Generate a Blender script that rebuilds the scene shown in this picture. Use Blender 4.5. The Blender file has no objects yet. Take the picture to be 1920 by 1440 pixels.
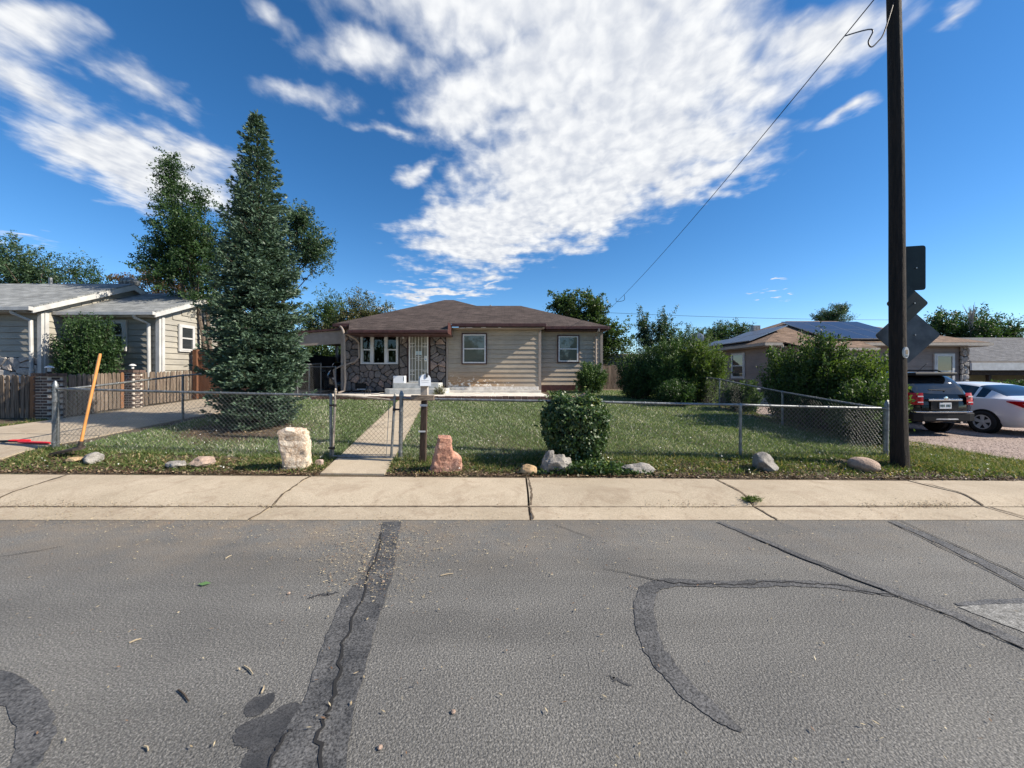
import bpy, math, random
import numpy as np
from mathutils import Vector, Matrix

R = math.radians
random.seed(7)
RNG = np.random.default_rng(11)
scene = bpy.context.scene
col = scene.collection

# ------------------------------------------------------------------ camera
FPX, HORIZON, CAMZ = 721.0, 700.0, 1.6          # focal length and horizon in photo pixels, eye height
cam_d = bpy.data.cameras.new("camera")
cam_d.sensor_width = 36.0
cam_d.lens = FPX / 1920 * 36.0
cam_d.shift_y = (HORIZON - 720) / 1920
cam_d.clip_start = 0.05
cam_d.clip_end = 3000
cam = bpy.data.objects.new("camera", cam_d)
cam.location = (0, 0, CAMZ)
cam.rotation_euler = (R(90), 0, 0)
col.objects.link(cam)
scene.camera = cam

# ------------------------------------------------------------------ light
SUN = Vector((0.79, -0.12, 0.61)).normalized()
sun_el = math.asin(SUN.z)
sun_az = math.atan2(SUN.x, SUN.y)
sd = bpy.data.lights.new("sun", 'SUN')
sd.energy = 5.0
sd.angle = R(0.55)
sd.color = (1.0, 0.90, 0.76)
so = bpy.data.objects.new("sun", sd)
so.rotation_euler = SUN.to_track_quat('Z', 'Y').to_euler()
so.location = SUN * 60
col.objects.link(so)
scene.view_settings.view_transform = 'Standard'
scene.view_settings.look = 'None'
scene.view_settings.gamma = 1
scene.view_settings.exposure = 0.86
scene.cycles.use_denoising = True
scene.cycles.max_bounces = 6
scene.cycles.transparent_max_bounces = 12
scene.cycles.sample_clamp_indirect = 6

# ------------------------------------------------------------------ sky with clouds (world directions only)
def make_world():
    w = bpy.data.worlds.new("World")
    scene.world = w
    w.use_nodes = True
    nt = w.node_tree
    for n in list(nt.nodes): nt.nodes.remove(n)
    N, L = nt.nodes.new, nt.links.new
    def math_(op, a, b=None, c=None, clamp=False):
        n = N('ShaderNodeMath'); n.operation = op; n.use_clamp = clamp
        for i, x in enumerate((a, b, c)):
            if x is None: continue
            if isinstance(x, (int, float)): n.inputs[i].default_value = x
            else: L(x, n.inputs[i])
        return n.outputs[0]
    def mrange(v, a, b, c, d):
        n = N('ShaderNodeMapRange'); n.interpolation_type = 'SMOOTHSTEP'
        L(v, n.inputs[0])
        for i, x in enumerate((a, b, c, d)): n.inputs[1 + i].default_value = x
        return n.outputs[0]
    def comb(x, y, z=0.0):
        n = N('ShaderNodeCombineXYZ')
        for i, v in enumerate((x, y, z)):
            if isinstance(v, (int, float)): n.inputs[i].default_value = v
            else: L(v, n.inputs[i])
        return n.outputs[0]
    tc = N('ShaderNodeTexCoord')
    sep = N('ShaderNodeSeparateXYZ'); L(tc.outputs['Generated'], sep.inputs[0])
    x, y, z = sep.outputs
    sky = N('ShaderNodeTexSky'); sky.sky_type = 'NISHITA'; sky.sun_disc = False
    sky.sun_elevation = sun_el; sky.sun_rotation = sun_az
    sky.altitude = 1600; sky.air_density = 1.0; sky.dust_density = 0.25; sky.ozone_density = 3.0
    hsv = N('ShaderNodeHueSaturation'); hsv.inputs['Saturation'].default_value = 1.27
    hsv.inputs['Value'].default_value = 1.2
    L(sky.outputs[0], hsv.inputs['Color'])
    # cloud layer coordinates: direction projected on a plane high above
    zc = math_('MAXIMUM', z, 0.035)
    q = comb(math_('DIVIDE', x, zc), math_('DIVIDE', y, zc))
    # where the banks of cloud lie in the sky (azimuth and elevation ratios)
    yc = math_('MAXIMUM', y, 0.05)
    p = comb(math_('DIVIDE', x, yc), math_('DIVIDE', z, yc))
    nw = N('ShaderNodeTexNoise'); nw.inputs['Scale'].default_value = 2.6; nw.inputs['Detail'].default_value = 5
    L(q, nw.inputs['Vector'])
    vs = N('ShaderNodeVectorMath'); vs.operation = 'SUBTRACT'; L(nw.outputs['Color'], vs.inputs[0]); vs.inputs[1].default_value = (.5, .5, .5)
    vm = N('ShaderNodeVectorMath'); vm.operation = 'MULTIPLY_ADD'; L(vs.outputs[0], vm.inputs[0]); vm.inputs[1].default_value = (.30, .22, 0); L(p, vm.inputs[2])
    pw = vm.outputs[0]
    blobs = [  # centre x, centre y, half width, half height (photo pixels), tilt degrees, strength
        (1060, -60, 500, 200, 0, 1.25), (1150, 120, 390, 185, 8, 1.35), (1130, 280, 340, 160, 18, 1.45), (925, 425, 200, 92, 14, 1.45),
        (1050, 380, 270, 105, 18, 1.3), (1350, 265, 200, 62, 14, .9),
        (1520, 70, 210, 70, 20, .8), (700, 90, 140, 60, -10, .7), (880, 200, 150, 120, -20, .8), (1290, 330, 240, 45, 10, .8),
        (240, 300, 250, 95, -20, 1.2), (350, 290, 130, 45, -15, .7), (40, 40, 170, 60, -20, .75), (90, 150, 190, 55, -28, .7),
        (270, 165, 140, 30, -25, .45), (580, 165, 140, 36, -8, .45), (500, 15, 90, 25, -25, .5), (770, 312, 60, 30, 10, .6),
        (730, 235, 90, 20, -20, .4), (820, 552, 120, 22, 4, .85), (1600, 218, 60, 24, 18, .55), (1450, 547, 24, 6, 0, .6), (30, 450, 80, 14, -5, .5),
        (1790, 25, 60, 16, 18, .45), (900, 527, 60, 12, 8, .5), (1120, 210, 1, 1, 0, .01)]
    acc = None
    for (bx, by, rx, ry, rot, s) in blobs:
        m = N('ShaderNodeMapping'); m.vector_type = 'TEXTURE'
        m.inputs['Location'].default_value = ((bx - 960) / FPX, (HORIZON - by) / FPX, 0)
        m.inputs['Rotation'].default_value = (0, 0, R(rot))
        m.inputs['Scale'].default_value = (rx / FPX, ry / FPX, 1)
        L(pw, m.inputs['Vector'])
        ln = N('ShaderNodeVectorMath'); ln.operation = 'LENGTH'; L(m.outputs[0], ln.inputs[0])
        v = math_('MULTIPLY', math_('SUBTRACT', 1.0, ln.outputs['Value']), s)
        acc = v if acc is None else math_('SMOOTH_MAX', acc, v, 0.12)
    front = mrange(y, 0.12, 0.3, 0, 1)
    acc = math_('MULTIPLY', math_('MAXIMUM', acc, -0.6), front)
    # behind the camera the same kind of broken cloud goes on
    nb = N('ShaderNodeTexNoise'); nb.inputs['Scale'].default_value = 0.8; nb.inputs['Detail'].default_value = 3; L(q, nb.inputs['Vector'])
    back = math_('MULTIPLY', math_('SUBTRACT', math_('MULTIPLY', nb.outputs[0], 2.4), 1.25), math_('SUBTRACT', 1.0, front))
    acc = math_('ADD', acc, back)
    stretch = N('ShaderNodeMapping'); stretch.inputs['Rotation'].default_value = (0, 0, R(15)); stretch.inputs['Scale'].default_value = (1.25, .9, 1); L(q, stretch.inputs['Vector'])
    n1 = N('ShaderNodeTexNoise'); n1.inputs['Scale'].default_value = 3.2; n1.inputs['Detail'].default_value = 9; n1.inputs['Roughness'].default_value = .56; L(stretch.outputs[0], n1.inputs['Vector'])
    n2 = N('ShaderNodeTexNoise'); n2.inputs['Scale'].default_value = 13; n2.inputs['Detail'].default_value = 5; n2.inputs['Distortion'].default_value = .3; L(stretch.outputs[0], n2.inputs['Vector'])
    dens = math_('ADD', math_('MULTIPLY', acc, 1.15), math_('MULTIPLY_ADD', n1.outputs[0], 1.15, -0.6))
    dens = math_('ADD', dens, math_('MULTIPLY_ADD', n2.outputs[0], .44, -.22))
    cover = mrange(dens, -0.06, 0.74, 0, 1)
    cover = math_('MULTIPLY', cover, mrange(z, 0.0, 0.08, 0, 1))
    shade = mrange(math_('ADD', math_('MULTIPLY', n2.outputs[0], .6), math_('MULTIPLY', n1.outputs[0], .5)), .35, .75, 0, 1)
    cc = N('ShaderNodeMix'); cc.data_type = 'RGBA'
    L(shade, cc.inputs[0]); cc.inputs[6].default_value = (4.6, 4.9, 5.5, 1); cc.inputs[7].default_value = (7.0, 7.1, 7.2, 1)
    mx = N('ShaderNodeMix'); mx.data_type = 'RGBA'
    L(cover, mx.inputs[0]); L(hsv.outputs[0], mx.inputs[6]); L(cc.outputs[2], mx.inputs[7])
    bg = N('ShaderNodeBackground'); bg.inputs['Strength'].default_value = 0.078
    L(mx.outputs[2], bg.inputs['Color'])
    out = N('ShaderNodeOutputWorld'); L(bg.outputs[0], out.inputs['Surface'])
    w.cycles.sampling_method = 'MANUAL'; w.cycles.sample_map_resolution = 1024
make_world()

# ------------------------------------------------------------------ terrain heights
def clamp(v, a, b): return max(a, min(b, v))
def sstep(a, b, v):
    t = clamp((v - a) / (b - a), 0, 1)
    return t * t * (3 - 2 * t)
def walk_edge(x): return .118 - .0075 * clamp(x, -14, 14)
def lawn(x, y):
    k = clamp(1 - (y - 6.4) / 9.6, 0, 1)
    side = (.16 * clamp((-2.4 - x) / 5.2, 0, 1.3)) if x < 0 else .03 * clamp(x / 3.8, 0, 1)
    base = .17 + side * k + .066 * (min(max(y, 6.4), 16) - 6.4)
    if x > 6.4:
        zr = -.03 + .035 * max(0, min(y, 19) - 12.5) - .008 * clamp(y - 6.4, 0, 5)
        base = base + (zr - base) * sstep(6.5, 8.6, x)
    if y < 6.4:
        t = sstep(5.45, 6.4, y)
        e = walk_edge(x) + .004
        base = e + (base - e) * t
    return base
def gz(x, y):
    if y < 4.1: return -.06
    if y < 5.46: return -.08 + .0 * y
    return lawn(x, y)
def P(px, py, Y):
    return Vector(((px - 960) / FPX * Y, Y, CAMZ - (py - HORIZON) / FPX * Y))
def G(px, py, z=0.0):                                  # pixel to a point at height z
    Y = (CAMZ - z) * FPX / (py - HORIZON)
    return Vector(((px - 960) / FPX * Y, Y, z))

# ------------------------------------------------------------------ mesh helpers
ORIG = {}
def wpos(o): return ORIG.get(o, Vector((0, 0, 0)))
class MB:
    def __init__(s, M=None):
        s.v, s.f, s.uv, s.M = [], [], {}, M
    def add(s, vs, fs):
        b = len(s.v)
        for p in vs:
            p = Vector(p)
            s.v.append(s.M @ p if s.M else p)
        s.f += [tuple(i + b for i in f) for f in fs]
        return b
    def box(s, x0, x1, y0, y1, z0, z1):
        s.add([(x0, y0, z0), (x1, y0, z0), (x1, y1, z0), (x0, y1, z0), (x0, y0, z1), (x1, y0, z1), (x1, y1, z1), (x0, y1, z1)],
              [(0, 3, 2, 1), (4, 5, 6, 7), (0, 1, 5, 4), (1, 2, 6, 5), (2, 3, 7, 6), (3, 0, 4, 7)])
        return s
    def prism(s, pts, axis, a0, a1):
        """extrude a 2-d outline; axis 'y': pts are (x,z); 'z': (x,y); 'x': (y,z)"""
        def mk(p, a):
            return {'y': (p[0], a, p[1]), 'z': (p[0], p[1], a), 'x': (a, p[0], p[1])}[axis]
        n = len(pts)
        s.add([mk(p, a0) for p in pts] + [mk(p, a1) for p in pts],
              [tuple(range(n - 1, -1, -1)), tuple(range(n, 2 * n))] + [(i, (i + 1) % n, n + (i + 1) % n, n + i) for i in range(n)])
        return s
    def tube(s, pts, r, n=8, caps=True):
        pts = [Vector(p) for p in pts]
        rs = r if isinstance(r, (list, tuple)) else [r] * len(pts)
        rings = []; vs = []
        prev = None
        for i, p in enumerate(pts):
            d = (pts[min(i + 1, len(pts) - 1)] - pts[max(i - 1, 0)])
            if d.length < 1e-9: d = Vector((0, 0, 1))
            d.normalize()
            if prev is None:
                u = d.orthogonal().normalized()
            else:
                u = (prev - d * prev.dot(d))
                u = u.normalized() if u.length > 1e-6 else d.orthogonal().normalized()
            prev = u
            w = d.cross(u)
            rings.append(len(vs))
            for k in range(n):
                a = 2 * math.pi * k / n
                vs.append(p + (u * math.cos(a) + w * math.sin(a)) * rs[i])
        fs = []
        for i in range(len(pts) - 1):
            for k in range(n):
                a, b = rings[i] + k, rings[i] + (k + 1) % n
                fs.append((a, b, b + n, a + n))
        if caps:
            fs.append(tuple(range(n - 1, -1, -1))); fs.append(tuple(rings[-1] + k for k in range(n)))
        s.add(vs, fs)
        return s
    def lathe(s, prof, c=(0, 0, 0), n=16, axis='z'):
        vs = []; fs = []
        for (r, h) in prof:
            for k in range(n):
                a = 2 * math.pi * k / n
                q = {'z': (r * math.cos(a), r * math.sin(a), h), 'y': (r * math.cos(a), h, r * math.sin(a)), 'x': (h, r * math.cos(a), r * math.sin(a))}[axis]
                vs.append((q[0] + c[0], q[1] + c[1], q[2] + c[2]))
        for i in range(len(prof) - 1):
            for k in range(n):
                a, b = i * n + k, i * n + (k + 1) % n
                fs.append((a, b, b + n, a + n))
        fs.append(tuple(range(n - 1, -1, -1))); fs.append(tuple((len(prof) - 1) * n + k for k in range(n)))
        s.add(vs, fs)
        return s
    def build(s, name, mat, parent=None, smooth=False, local=False, bevel=0, fixn=True):
        o = Vector((0, 0, 0)) if (local or parent is None) else wpos(parent)
        me = bpy.data.meshes.new(name)
        me.from_pydata([tuple(p - o) for p in s.v], [], s.f)
        if fixn:
            import bmesh
            bm = bmesh.new(); bm.from_mesh(me); bmesh.ops.recalc_face_normals(bm, faces=bm.faces); bm.to_mesh(me); bm.free()
        return link(name, me, mat, parent, smooth, o, bevel)
def link(name, me, mat, parent=None, smooth=False, origin=None, bevel=0):
    if mat is not None and not me.materials: me.materials.append(mat)
    ob = bpy.data.objects.new(name, me)
    col.objects.link(ob)
    if parent is not None:
        ob.parent = parent
    ORIG[ob] = Vector(origin) if origin is not None else wpos(parent)
    if smooth:
        me.polygons.foreach_set('use_smooth', [True] * len(me.polygons))
        if smooth == 'auto':
            try: me.set_sharp_from_angle(angle=R(38))
            except Exception: pass
    if bevel:
        m = ob.modifiers.new('bevel', 'BEVEL'); m.width = bevel; m.segments = 2; m.limit_method = 'ANGLE'
    return ob
def tag(o, label=None, cat=None, group=None, kind=None):
    if label: o['label'] = label
    if cat: o['category'] = cat
    if group: o['group'] = group
    if kind: o['kind'] = kind
    return o
def thing(name, loc, label, cat, group=None, rz=0.0):
    o = bpy.data.objects.new(name, None)
    o.empty_display_size = .2
    o.location = loc; o.rotation_euler = (0, 0, rz)
    col.objects.link(o); ORIG[o] = Vector(loc)
    return tag(o, label, cat, group)
def piece(name, me, mat, parent, loc, rot=(0, 0, 0), scale=(1, 1, 1)):
    ob = bpy.data.objects.new(name, me)
    if mat is not None and not me.materials: me.materials.append(mat)
    ob.location = Vector(loc) - wpos(parent); ob.rotation_euler = rot; ob.scale = scale
    col.objects.link(ob); ob.parent = parent
    return ob
def np_mesh(name, V, F, mat, parent=None, rnd=None, smooth=False):
    """V (n,3), F (m,k) with one k"""
    V = np.asarray(V, dtype=np.float32); F = np.asarray(F, dtype=np.int32)
    o = wpos(parent) if parent is not None else Vector((0, 0, 0))
    V = V - np.array(o, dtype=np.float32)
    me = bpy.data.meshes.new(name)
    k = F.shape[1]
    me.vertices.add(len(V)); me.vertices.foreach_set('co', V.ravel())
    me.loops.add(F.size); me.loops.foreach_set('vertex_index', F.ravel())
    me.polygons.add(len(F)); me.polygons.foreach_set('loop_start', np.arange(0, F.size, k, dtype=np.int32))
    try: me.polygons.foreach_set('loop_total', np.full(len(F), k, dtype=np.int32))
    except Exception: pass
    if rnd is not None:
        a = me.attributes.new('rnd', 'FLOAT', 'FACE'); a.data.foreach_set('value', np.asarray(rnd, dtype=np.float32))
    me.update(calc_edges=True); me.validate()
    return link(name, me, mat, parent, smooth, o)
def wire_segments(P0, P1, r, n=3):
    P0 = np.asarray(P0, float); P1 = np.asarray(P1, float)
    d = P1 - P0; L = np.linalg.norm(d, axis=1, keepdims=True); d = d / np.maximum(L, 1e-9)
    ref = np.where(np.abs(d[:, 1:2]) < .8, np.array([[0, 1.0, 0]]), np.array([[1.0, 0, 0]]))
    u = np.cross(d, ref); u /= np.linalg.norm(u, axis=1, keepdims=True); w = np.cross(d, u)
    V = []
    for base in (P0, P1):
        for k in range(n):
            a = 2 * math.pi * k / n
            V.append(base + (u * math.cos(a) + w * math.sin(a)) * r)
    V = np.stack(V, 1)                                   # m, 2n, 3
    m = len(P0)
    F = np.array([[k, (k + 1) % n, n + (k + 1) % n, n + k] for k in range(n)])
    F = (np.arange(m)[:, None, None] * 2 * n + F[None]).reshape(-1, 4)
    return V.reshape(-1, 3), F
def leaf_cards(C, D, Nn, length, width):
    """rhombus leaves at C pointing along D, in the plane whose normal is Nn"""
    D = D / np.linalg.norm(D, axis=1, keepdims=True)
    S = np.cross(D, Nn); S /= np.maximum(np.linalg.norm(S, axis=1, keepdims=True), 1e-6)
    l = np.asarray(length).reshape(-1, 1); w = np.asarray(width).reshape(-1, 1)
    V = np.stack([C, C + D * l * .45 + S * w * .5, C + D * l, C + D * l * .45 - S * w * .5], 1)
    F = np.arange(len(C) * 4).reshape(-1, 4)
    return V.reshape(-1, 3), F
def rand_unit(n):
    v = RNG.normal(size=(n, 3)); return v / np.linalg.norm(v, axis=1, keepdims=True)

# ------------------------------------------------------------------ materials
def nodes_for(name):
    m = bpy.data.materials.new(name); m.use_nodes = True
    nt = m.node_tree
    b = nt.nodes['Principled BSDF']
    return m, nt, b
def ramp(nt, fac, stops):
    r = nt.nodes.new('ShaderNodeValToRGB'); nt.links.new(fac, r.inputs[0])
    e = r.color_ramp.elements
    while len(e) < len(stops): e.new(.5)
    for i, (p, c) in enumerate(stops):
        e[i].position = p; e[i].color = (*c, 1) if len(c) == 3 else c
    return r.outputs[0]
def noise(nt, vec, scale, detail=4, rough=.55, dist=0):
    n = nt.nodes.new('ShaderNodeTexNoise')
    n.inputs['Scale'].default_value = scale; n.inputs['Detail'].default_value = detail
    n.inputs['Roughness'].default_value = rough; n.inputs['Distortion'].default_value = dist
    if vec is not None: nt.links.new(vec, n.inputs['Vector'])
    return n.outputs[0]
def mixc(nt, fac, a, b, mode='MIX'):
    n = nt.nodes.new('ShaderNodeMix'); n.data_type = 'RGBA'; n.blend_type = mode
    for i, x in ((0, fac), (6, a), (7, b)):
        if isinstance(x, (int, float)): n.inputs[i].default_value = x
        elif isinstance(x, tuple): n.inputs[i].default_value = (*x, 1) if len(x) == 3 else x
        else: nt.links.new(x, n.inputs[i])
    return n.outputs[2]
def mth(nt, op, a, b=0.0, clamp_=False):
    n = nt.nodes.new('ShaderNodeMath'); n.operation = op; n.use_clamp = clamp_
    for i, x in enumerate((a, b)):
        if isinstance(x, (int, float)): n.inputs[i].default_value = x
        else: nt.links.new(x, n.inputs[i])
    return n.outputs[0]
def wcoord(nt, scale=None):
    g = nt.nodes.new('ShaderNodeNewGeometry')
    if scale is None: return g.outputs['Position']
    m = nt.nodes.new('ShaderNodeMapping'); m.inputs['Scale'].default_value = scale
    nt.links.new(g.outputs['Position'], m.inputs['Vector'])
    return m.outputs[0]
def bump(nt, b, h, strength=.3, dist=.01):
    n = nt.nodes.new('ShaderNodeBump'); n.inputs['Strength'].default_value = strength; n.inputs['Distance'].default_value = dist
    nt.links.new(h, n.inputs['Height']); nt.links.new(n.outputs[0], b.inputs['Normal'])
def objrand(nt):
    return nt.nodes.new('ShaderNodeObjectInfo').outputs['Random']
def surf(name, c1, c2, scale=6, rough=.8, bscale=None, bstr=.2, bdist=.004, metal=0, spec=.4, stretch=None, vary=0.0, detail=5, fine=None, lo=.35, hi=.65):
    """two-tone noise surface with fine relief and per-object variation"""
    m, nt, b = nodes_for(name)
    v = wcoord(nt, stretch)
    f = noise(nt, v, scale, detail)
    c = ramp(nt, f, [(lo, c1), (hi, c2)])
    if fine:
        f2 = noise(nt, v, fine[0], 2)
        c = mixc(nt, 1.0, c, ramp(nt, f2, [(.3, (fine[1],) * 3), (.7, (fine[2],) * 3)]), 'MULTIPLY')
    if vary:
        rr = ramp(nt, objrand(nt), [(0, (1 - vary,) * 3), (1, (1 + vary,) * 3)])
        c = mixc(nt, 1.0, c, rr, 'MULTIPLY')
    nt.links.new(c, b.inputs['Base Color'])
    b.inputs['Roughness'].default_value = rough; b.inputs['Metallic'].default_value = metal
    b.inputs['Specular IOR Level'].default_value = spec
    if bscale:
        bump(nt, b, noise(nt, v, bscale, 4), bstr, bdist)
    return m
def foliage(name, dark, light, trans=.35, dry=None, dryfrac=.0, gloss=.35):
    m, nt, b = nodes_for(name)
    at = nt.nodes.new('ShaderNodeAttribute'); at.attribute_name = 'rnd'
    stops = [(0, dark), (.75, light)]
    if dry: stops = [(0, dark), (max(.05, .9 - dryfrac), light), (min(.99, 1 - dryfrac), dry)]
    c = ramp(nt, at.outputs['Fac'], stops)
    nt.links.new(c, b.inputs['Base Color']); b.inputs['Roughness'].default_value = .5; b.inputs['Specular IOR Level'].default_value = gloss
    t = nt.nodes.new('ShaderNodeBsdfTranslucent'); nt.links.new(mixc(nt, 1.0, c, (1.3, 1.35, .7), 'MULTIPLY'), t.inputs[0])
    mx = nt.nodes.new('ShaderNodeMixShader'); mx.inputs[0].default_value = trans
    nt.links.new(b.outputs[0], mx.inputs[1]); nt.links.new(t.outputs[0], mx.inputs[2])
    nt.links.new(mx.outputs[0], nt.nodes['Material Output'].inputs[0])
    return m
def plain(name, c, rough=.5, metal=0, spec=.5, coat=0):
    m, nt, b = nodes_for(name)
    b.inputs['Base Color'].default_value = (*c, 1); b.inputs['Roughness'].default_value = rough
    b.inputs['Metallic'].default_value = metal; b.inputs['Specular IOR Level'].default_value = spec
    b.inputs['Coat Weight'].default_value = coat; b.inputs['Coat Roughness'].default_value = .04
    return m
M = {}
def asphalt():
    m, nt, b = nodes_for('asphalt')
    v = wcoord(nt)
    vor = nt.nodes.new('ShaderNodeTexVoronoi'); vor.inputs['Scale'].default_value = 95; nt.links.new(v, vor.inputs['Vector'])
    c = ramp(nt, noise(nt, v, 92, 4, .8), [(.31, (.034, .035, .035)), (.5, (.118, .117, .113)), (.69, (.30, .295, .283))])
    big = ramp(nt, noise(nt, v, .9, 6, .6), [(.3, (.80, .80, .80)), (.7, (1.14, 1.13, 1.10))])
    c = mixc(nt, 1.0, c, big, 'MULTIPLY')
    c = mixc(nt, 1.0, c, ramp(nt, noise(nt, wcoord(nt, (.12, 1.1, 1)), 1.6, 5, .6), [(.35, (.84,) * 3), (.65, (1.10,) * 3)]), 'MULTIPLY')
    # brown dust washed along the gutter, fading into the road
    sp = nt.nodes.new('ShaderNodeSeparateXYZ'); nt.links.new(v, sp.inputs[0])
    g = nt.nodes.new('ShaderNodeMapRange'); nt.links.new(sp.outputs[1], g.inputs[0])
    for i, x in enumerate((2.9, 4.2, 0, 1)): g.inputs[1 + i].default_value = x
    d = mth(nt, 'MULTIPLY', g.outputs[0], ramp(nt, noise(nt, v, 2.2, 6, .7), [(.38, (0, 0, 0)), (.66, (1, 1, 1))]))
    xl = nt.nodes.new('ShaderNodeMapRange'); nt.links.new(sp.outputs[0], xl.inputs[0])
    for i, x in enumerate((1.0, -3.0, .35, .85)): xl.inputs[1 + i].default_value = x
    c = mixc(nt, mth(nt, 'MULTIPLY', d, xl.outputs[0]), c, (.22, .175, .125))
    oil = ramp(nt, noise(nt, v, 1.7, 5, .6, .8), [(.66, (0, 0, 0)), (.8, (1, 1, 1))])
    c = mixc(nt, mth(nt, 'MULTIPLY', oil, .35), c, (.04, .04, .042))
    nt.links.new(c, b.inputs['Base Color']); b.inputs['Roughness'].default_value = .82; b.inputs['Specular IOR Level'].default_value = .35
    bump(nt, b, mth(nt, 'ADD', vor.outputs['Distance'], noise(nt, v, 160, 2)), .6, .007)
    return m
M['asphalt'] = asphalt()
M['tar'] = surf('tar_seal', (.038, .039, .041), (.075, .075, .075), 5, .62, 90, .7, .006, fine=(95, .35, 2.1))
M['tar_old'] = surf('weathered_tar', (.045, .046, .048), (.076, .076, .077), 4, .7, 85, .8, .007, fine=(85, .35, 2.0))
M['crack'] = plain('crack_shadow_fill', (.012, .012, .013), .9)
M['stain'] = surf('oil_stain', (.03, .031, .033), (.055, .055, .056), 8, .6, 140, .5, .003, fine=(150, .5, 1.6))
M['pale_asphalt'] = surf('bare_aggregate', (.11, .11, .105), (.24, .24, .23), 30, .85, 90, .8, .006, fine=(130, .4, 1.6))
M['concrete_old'] = surf('weathered_concrete', (.43, .345, .24), (.53, .435, .31), 2.2, .85, 90, .35, .003, fine=(60, .72, 1.18), vary=.06)
def concrete(name, c1, c2):
    m, nt, b = nodes_for(name)
    v = wcoord(nt)
    c = ramp(nt, noise(nt, v, 1.3, 7, .6), [(.3, c1), (.7, c2)])
    c = mixc(nt, 1.0, c, ramp(nt, noise(nt, v, 75, 3, .6), [(.3, (.74,) * 3), (.7, (1.16,) * 3)]), 'MULTIPLY')
    pits = ramp(nt, noise(nt, v, 38, 2, .5), [(.70, (0, 0, 0)), (.76, (1, 1, 1))])
    c = mixc(nt, mth(nt, 'MULTIPLY', pits, .55), c, (.10, .08, .06))
    dirt = ramp(nt, noise(nt, v, 2.6, 8, .72, .6), [(.50, (0, 0, 0)), (.70, (1, 1, 1))])
    c = mixc(nt, mth(nt, 'MULTIPLY', dirt, .6), c, (.21, .155, .105))
    c = mixc(nt, 1.0, c, ramp(nt, objrand(nt), [(0, (.94,) * 3), (1, (1.05,) * 3)]), 'MULTIPLY')
    nt.links.new(c, b.inputs['Base Color']); b.inputs['Roughness'].default_value = .88; b.inputs['Specular IOR Level'].default_value = .3
    bump(nt, b, noise(nt, v, 90, 4), .4, .004)
    return m
M['concrete'] = concrete('weathered_concrete', (.34, .285, .21), (.44, .375, .285))
M['drive'] = concrete('driveway_concrete', (.32, .268, .205), (.41, .35, .27))
M['concrete_joint'] = surf('joint_dirt', (.06, .045, .032), (.15, .115, .078), 20, .95)
M['concrete_pale'] = surf('painted_patio_concrete', (.50, .47, .42), (.66, .63, .57), 3, .75, 60, .2, .002, fine=(40, .9, 1.06))
M['concrete_grey'] = surf('grey_step_concrete', (.36, .37, .36), (.5, .51, .5), 5, .8, 60, .25, .003, fine=(50, .85, 1.1))
M['drive_old'] = surf('driveway_concrete', (.36, .295, .22), (.47, .39, .29), 1.6, .85, 90, .35, .003, fine=(50, .75, 1.15), vary=.08)
def soil():
    m, nt, b = nodes_for('lawn_soil')
    v = wcoord(nt)
    c = ramp(nt, noise(nt, v, 3.5, 7, .65), [(.3, (.045, .03, .02)), (.5, (.10, .072, .045)), (.72, (.06, .07, .03))])
    c = mixc(nt, 1.0, c, ramp(nt, noise(nt, v, 70, 3), [(.3, (.55,) * 3), (.7, (1.3,) * 3)]), 'MULTIPLY')
    nt.links.new(c, b.inputs['Base Color']); b.inputs['Roughness'].default_value = .95
    bump(nt, b, noise(nt, v, 45, 5), .8, .02)
    return m
M['soil'] = soil()
M['gravel'] = surf('pink_gravel', (.20, .15, .13), (.40, .32, .28), 45, .9, 55, 1.0, .02, fine=(22, .55, 1.35), detail=3)
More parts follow.
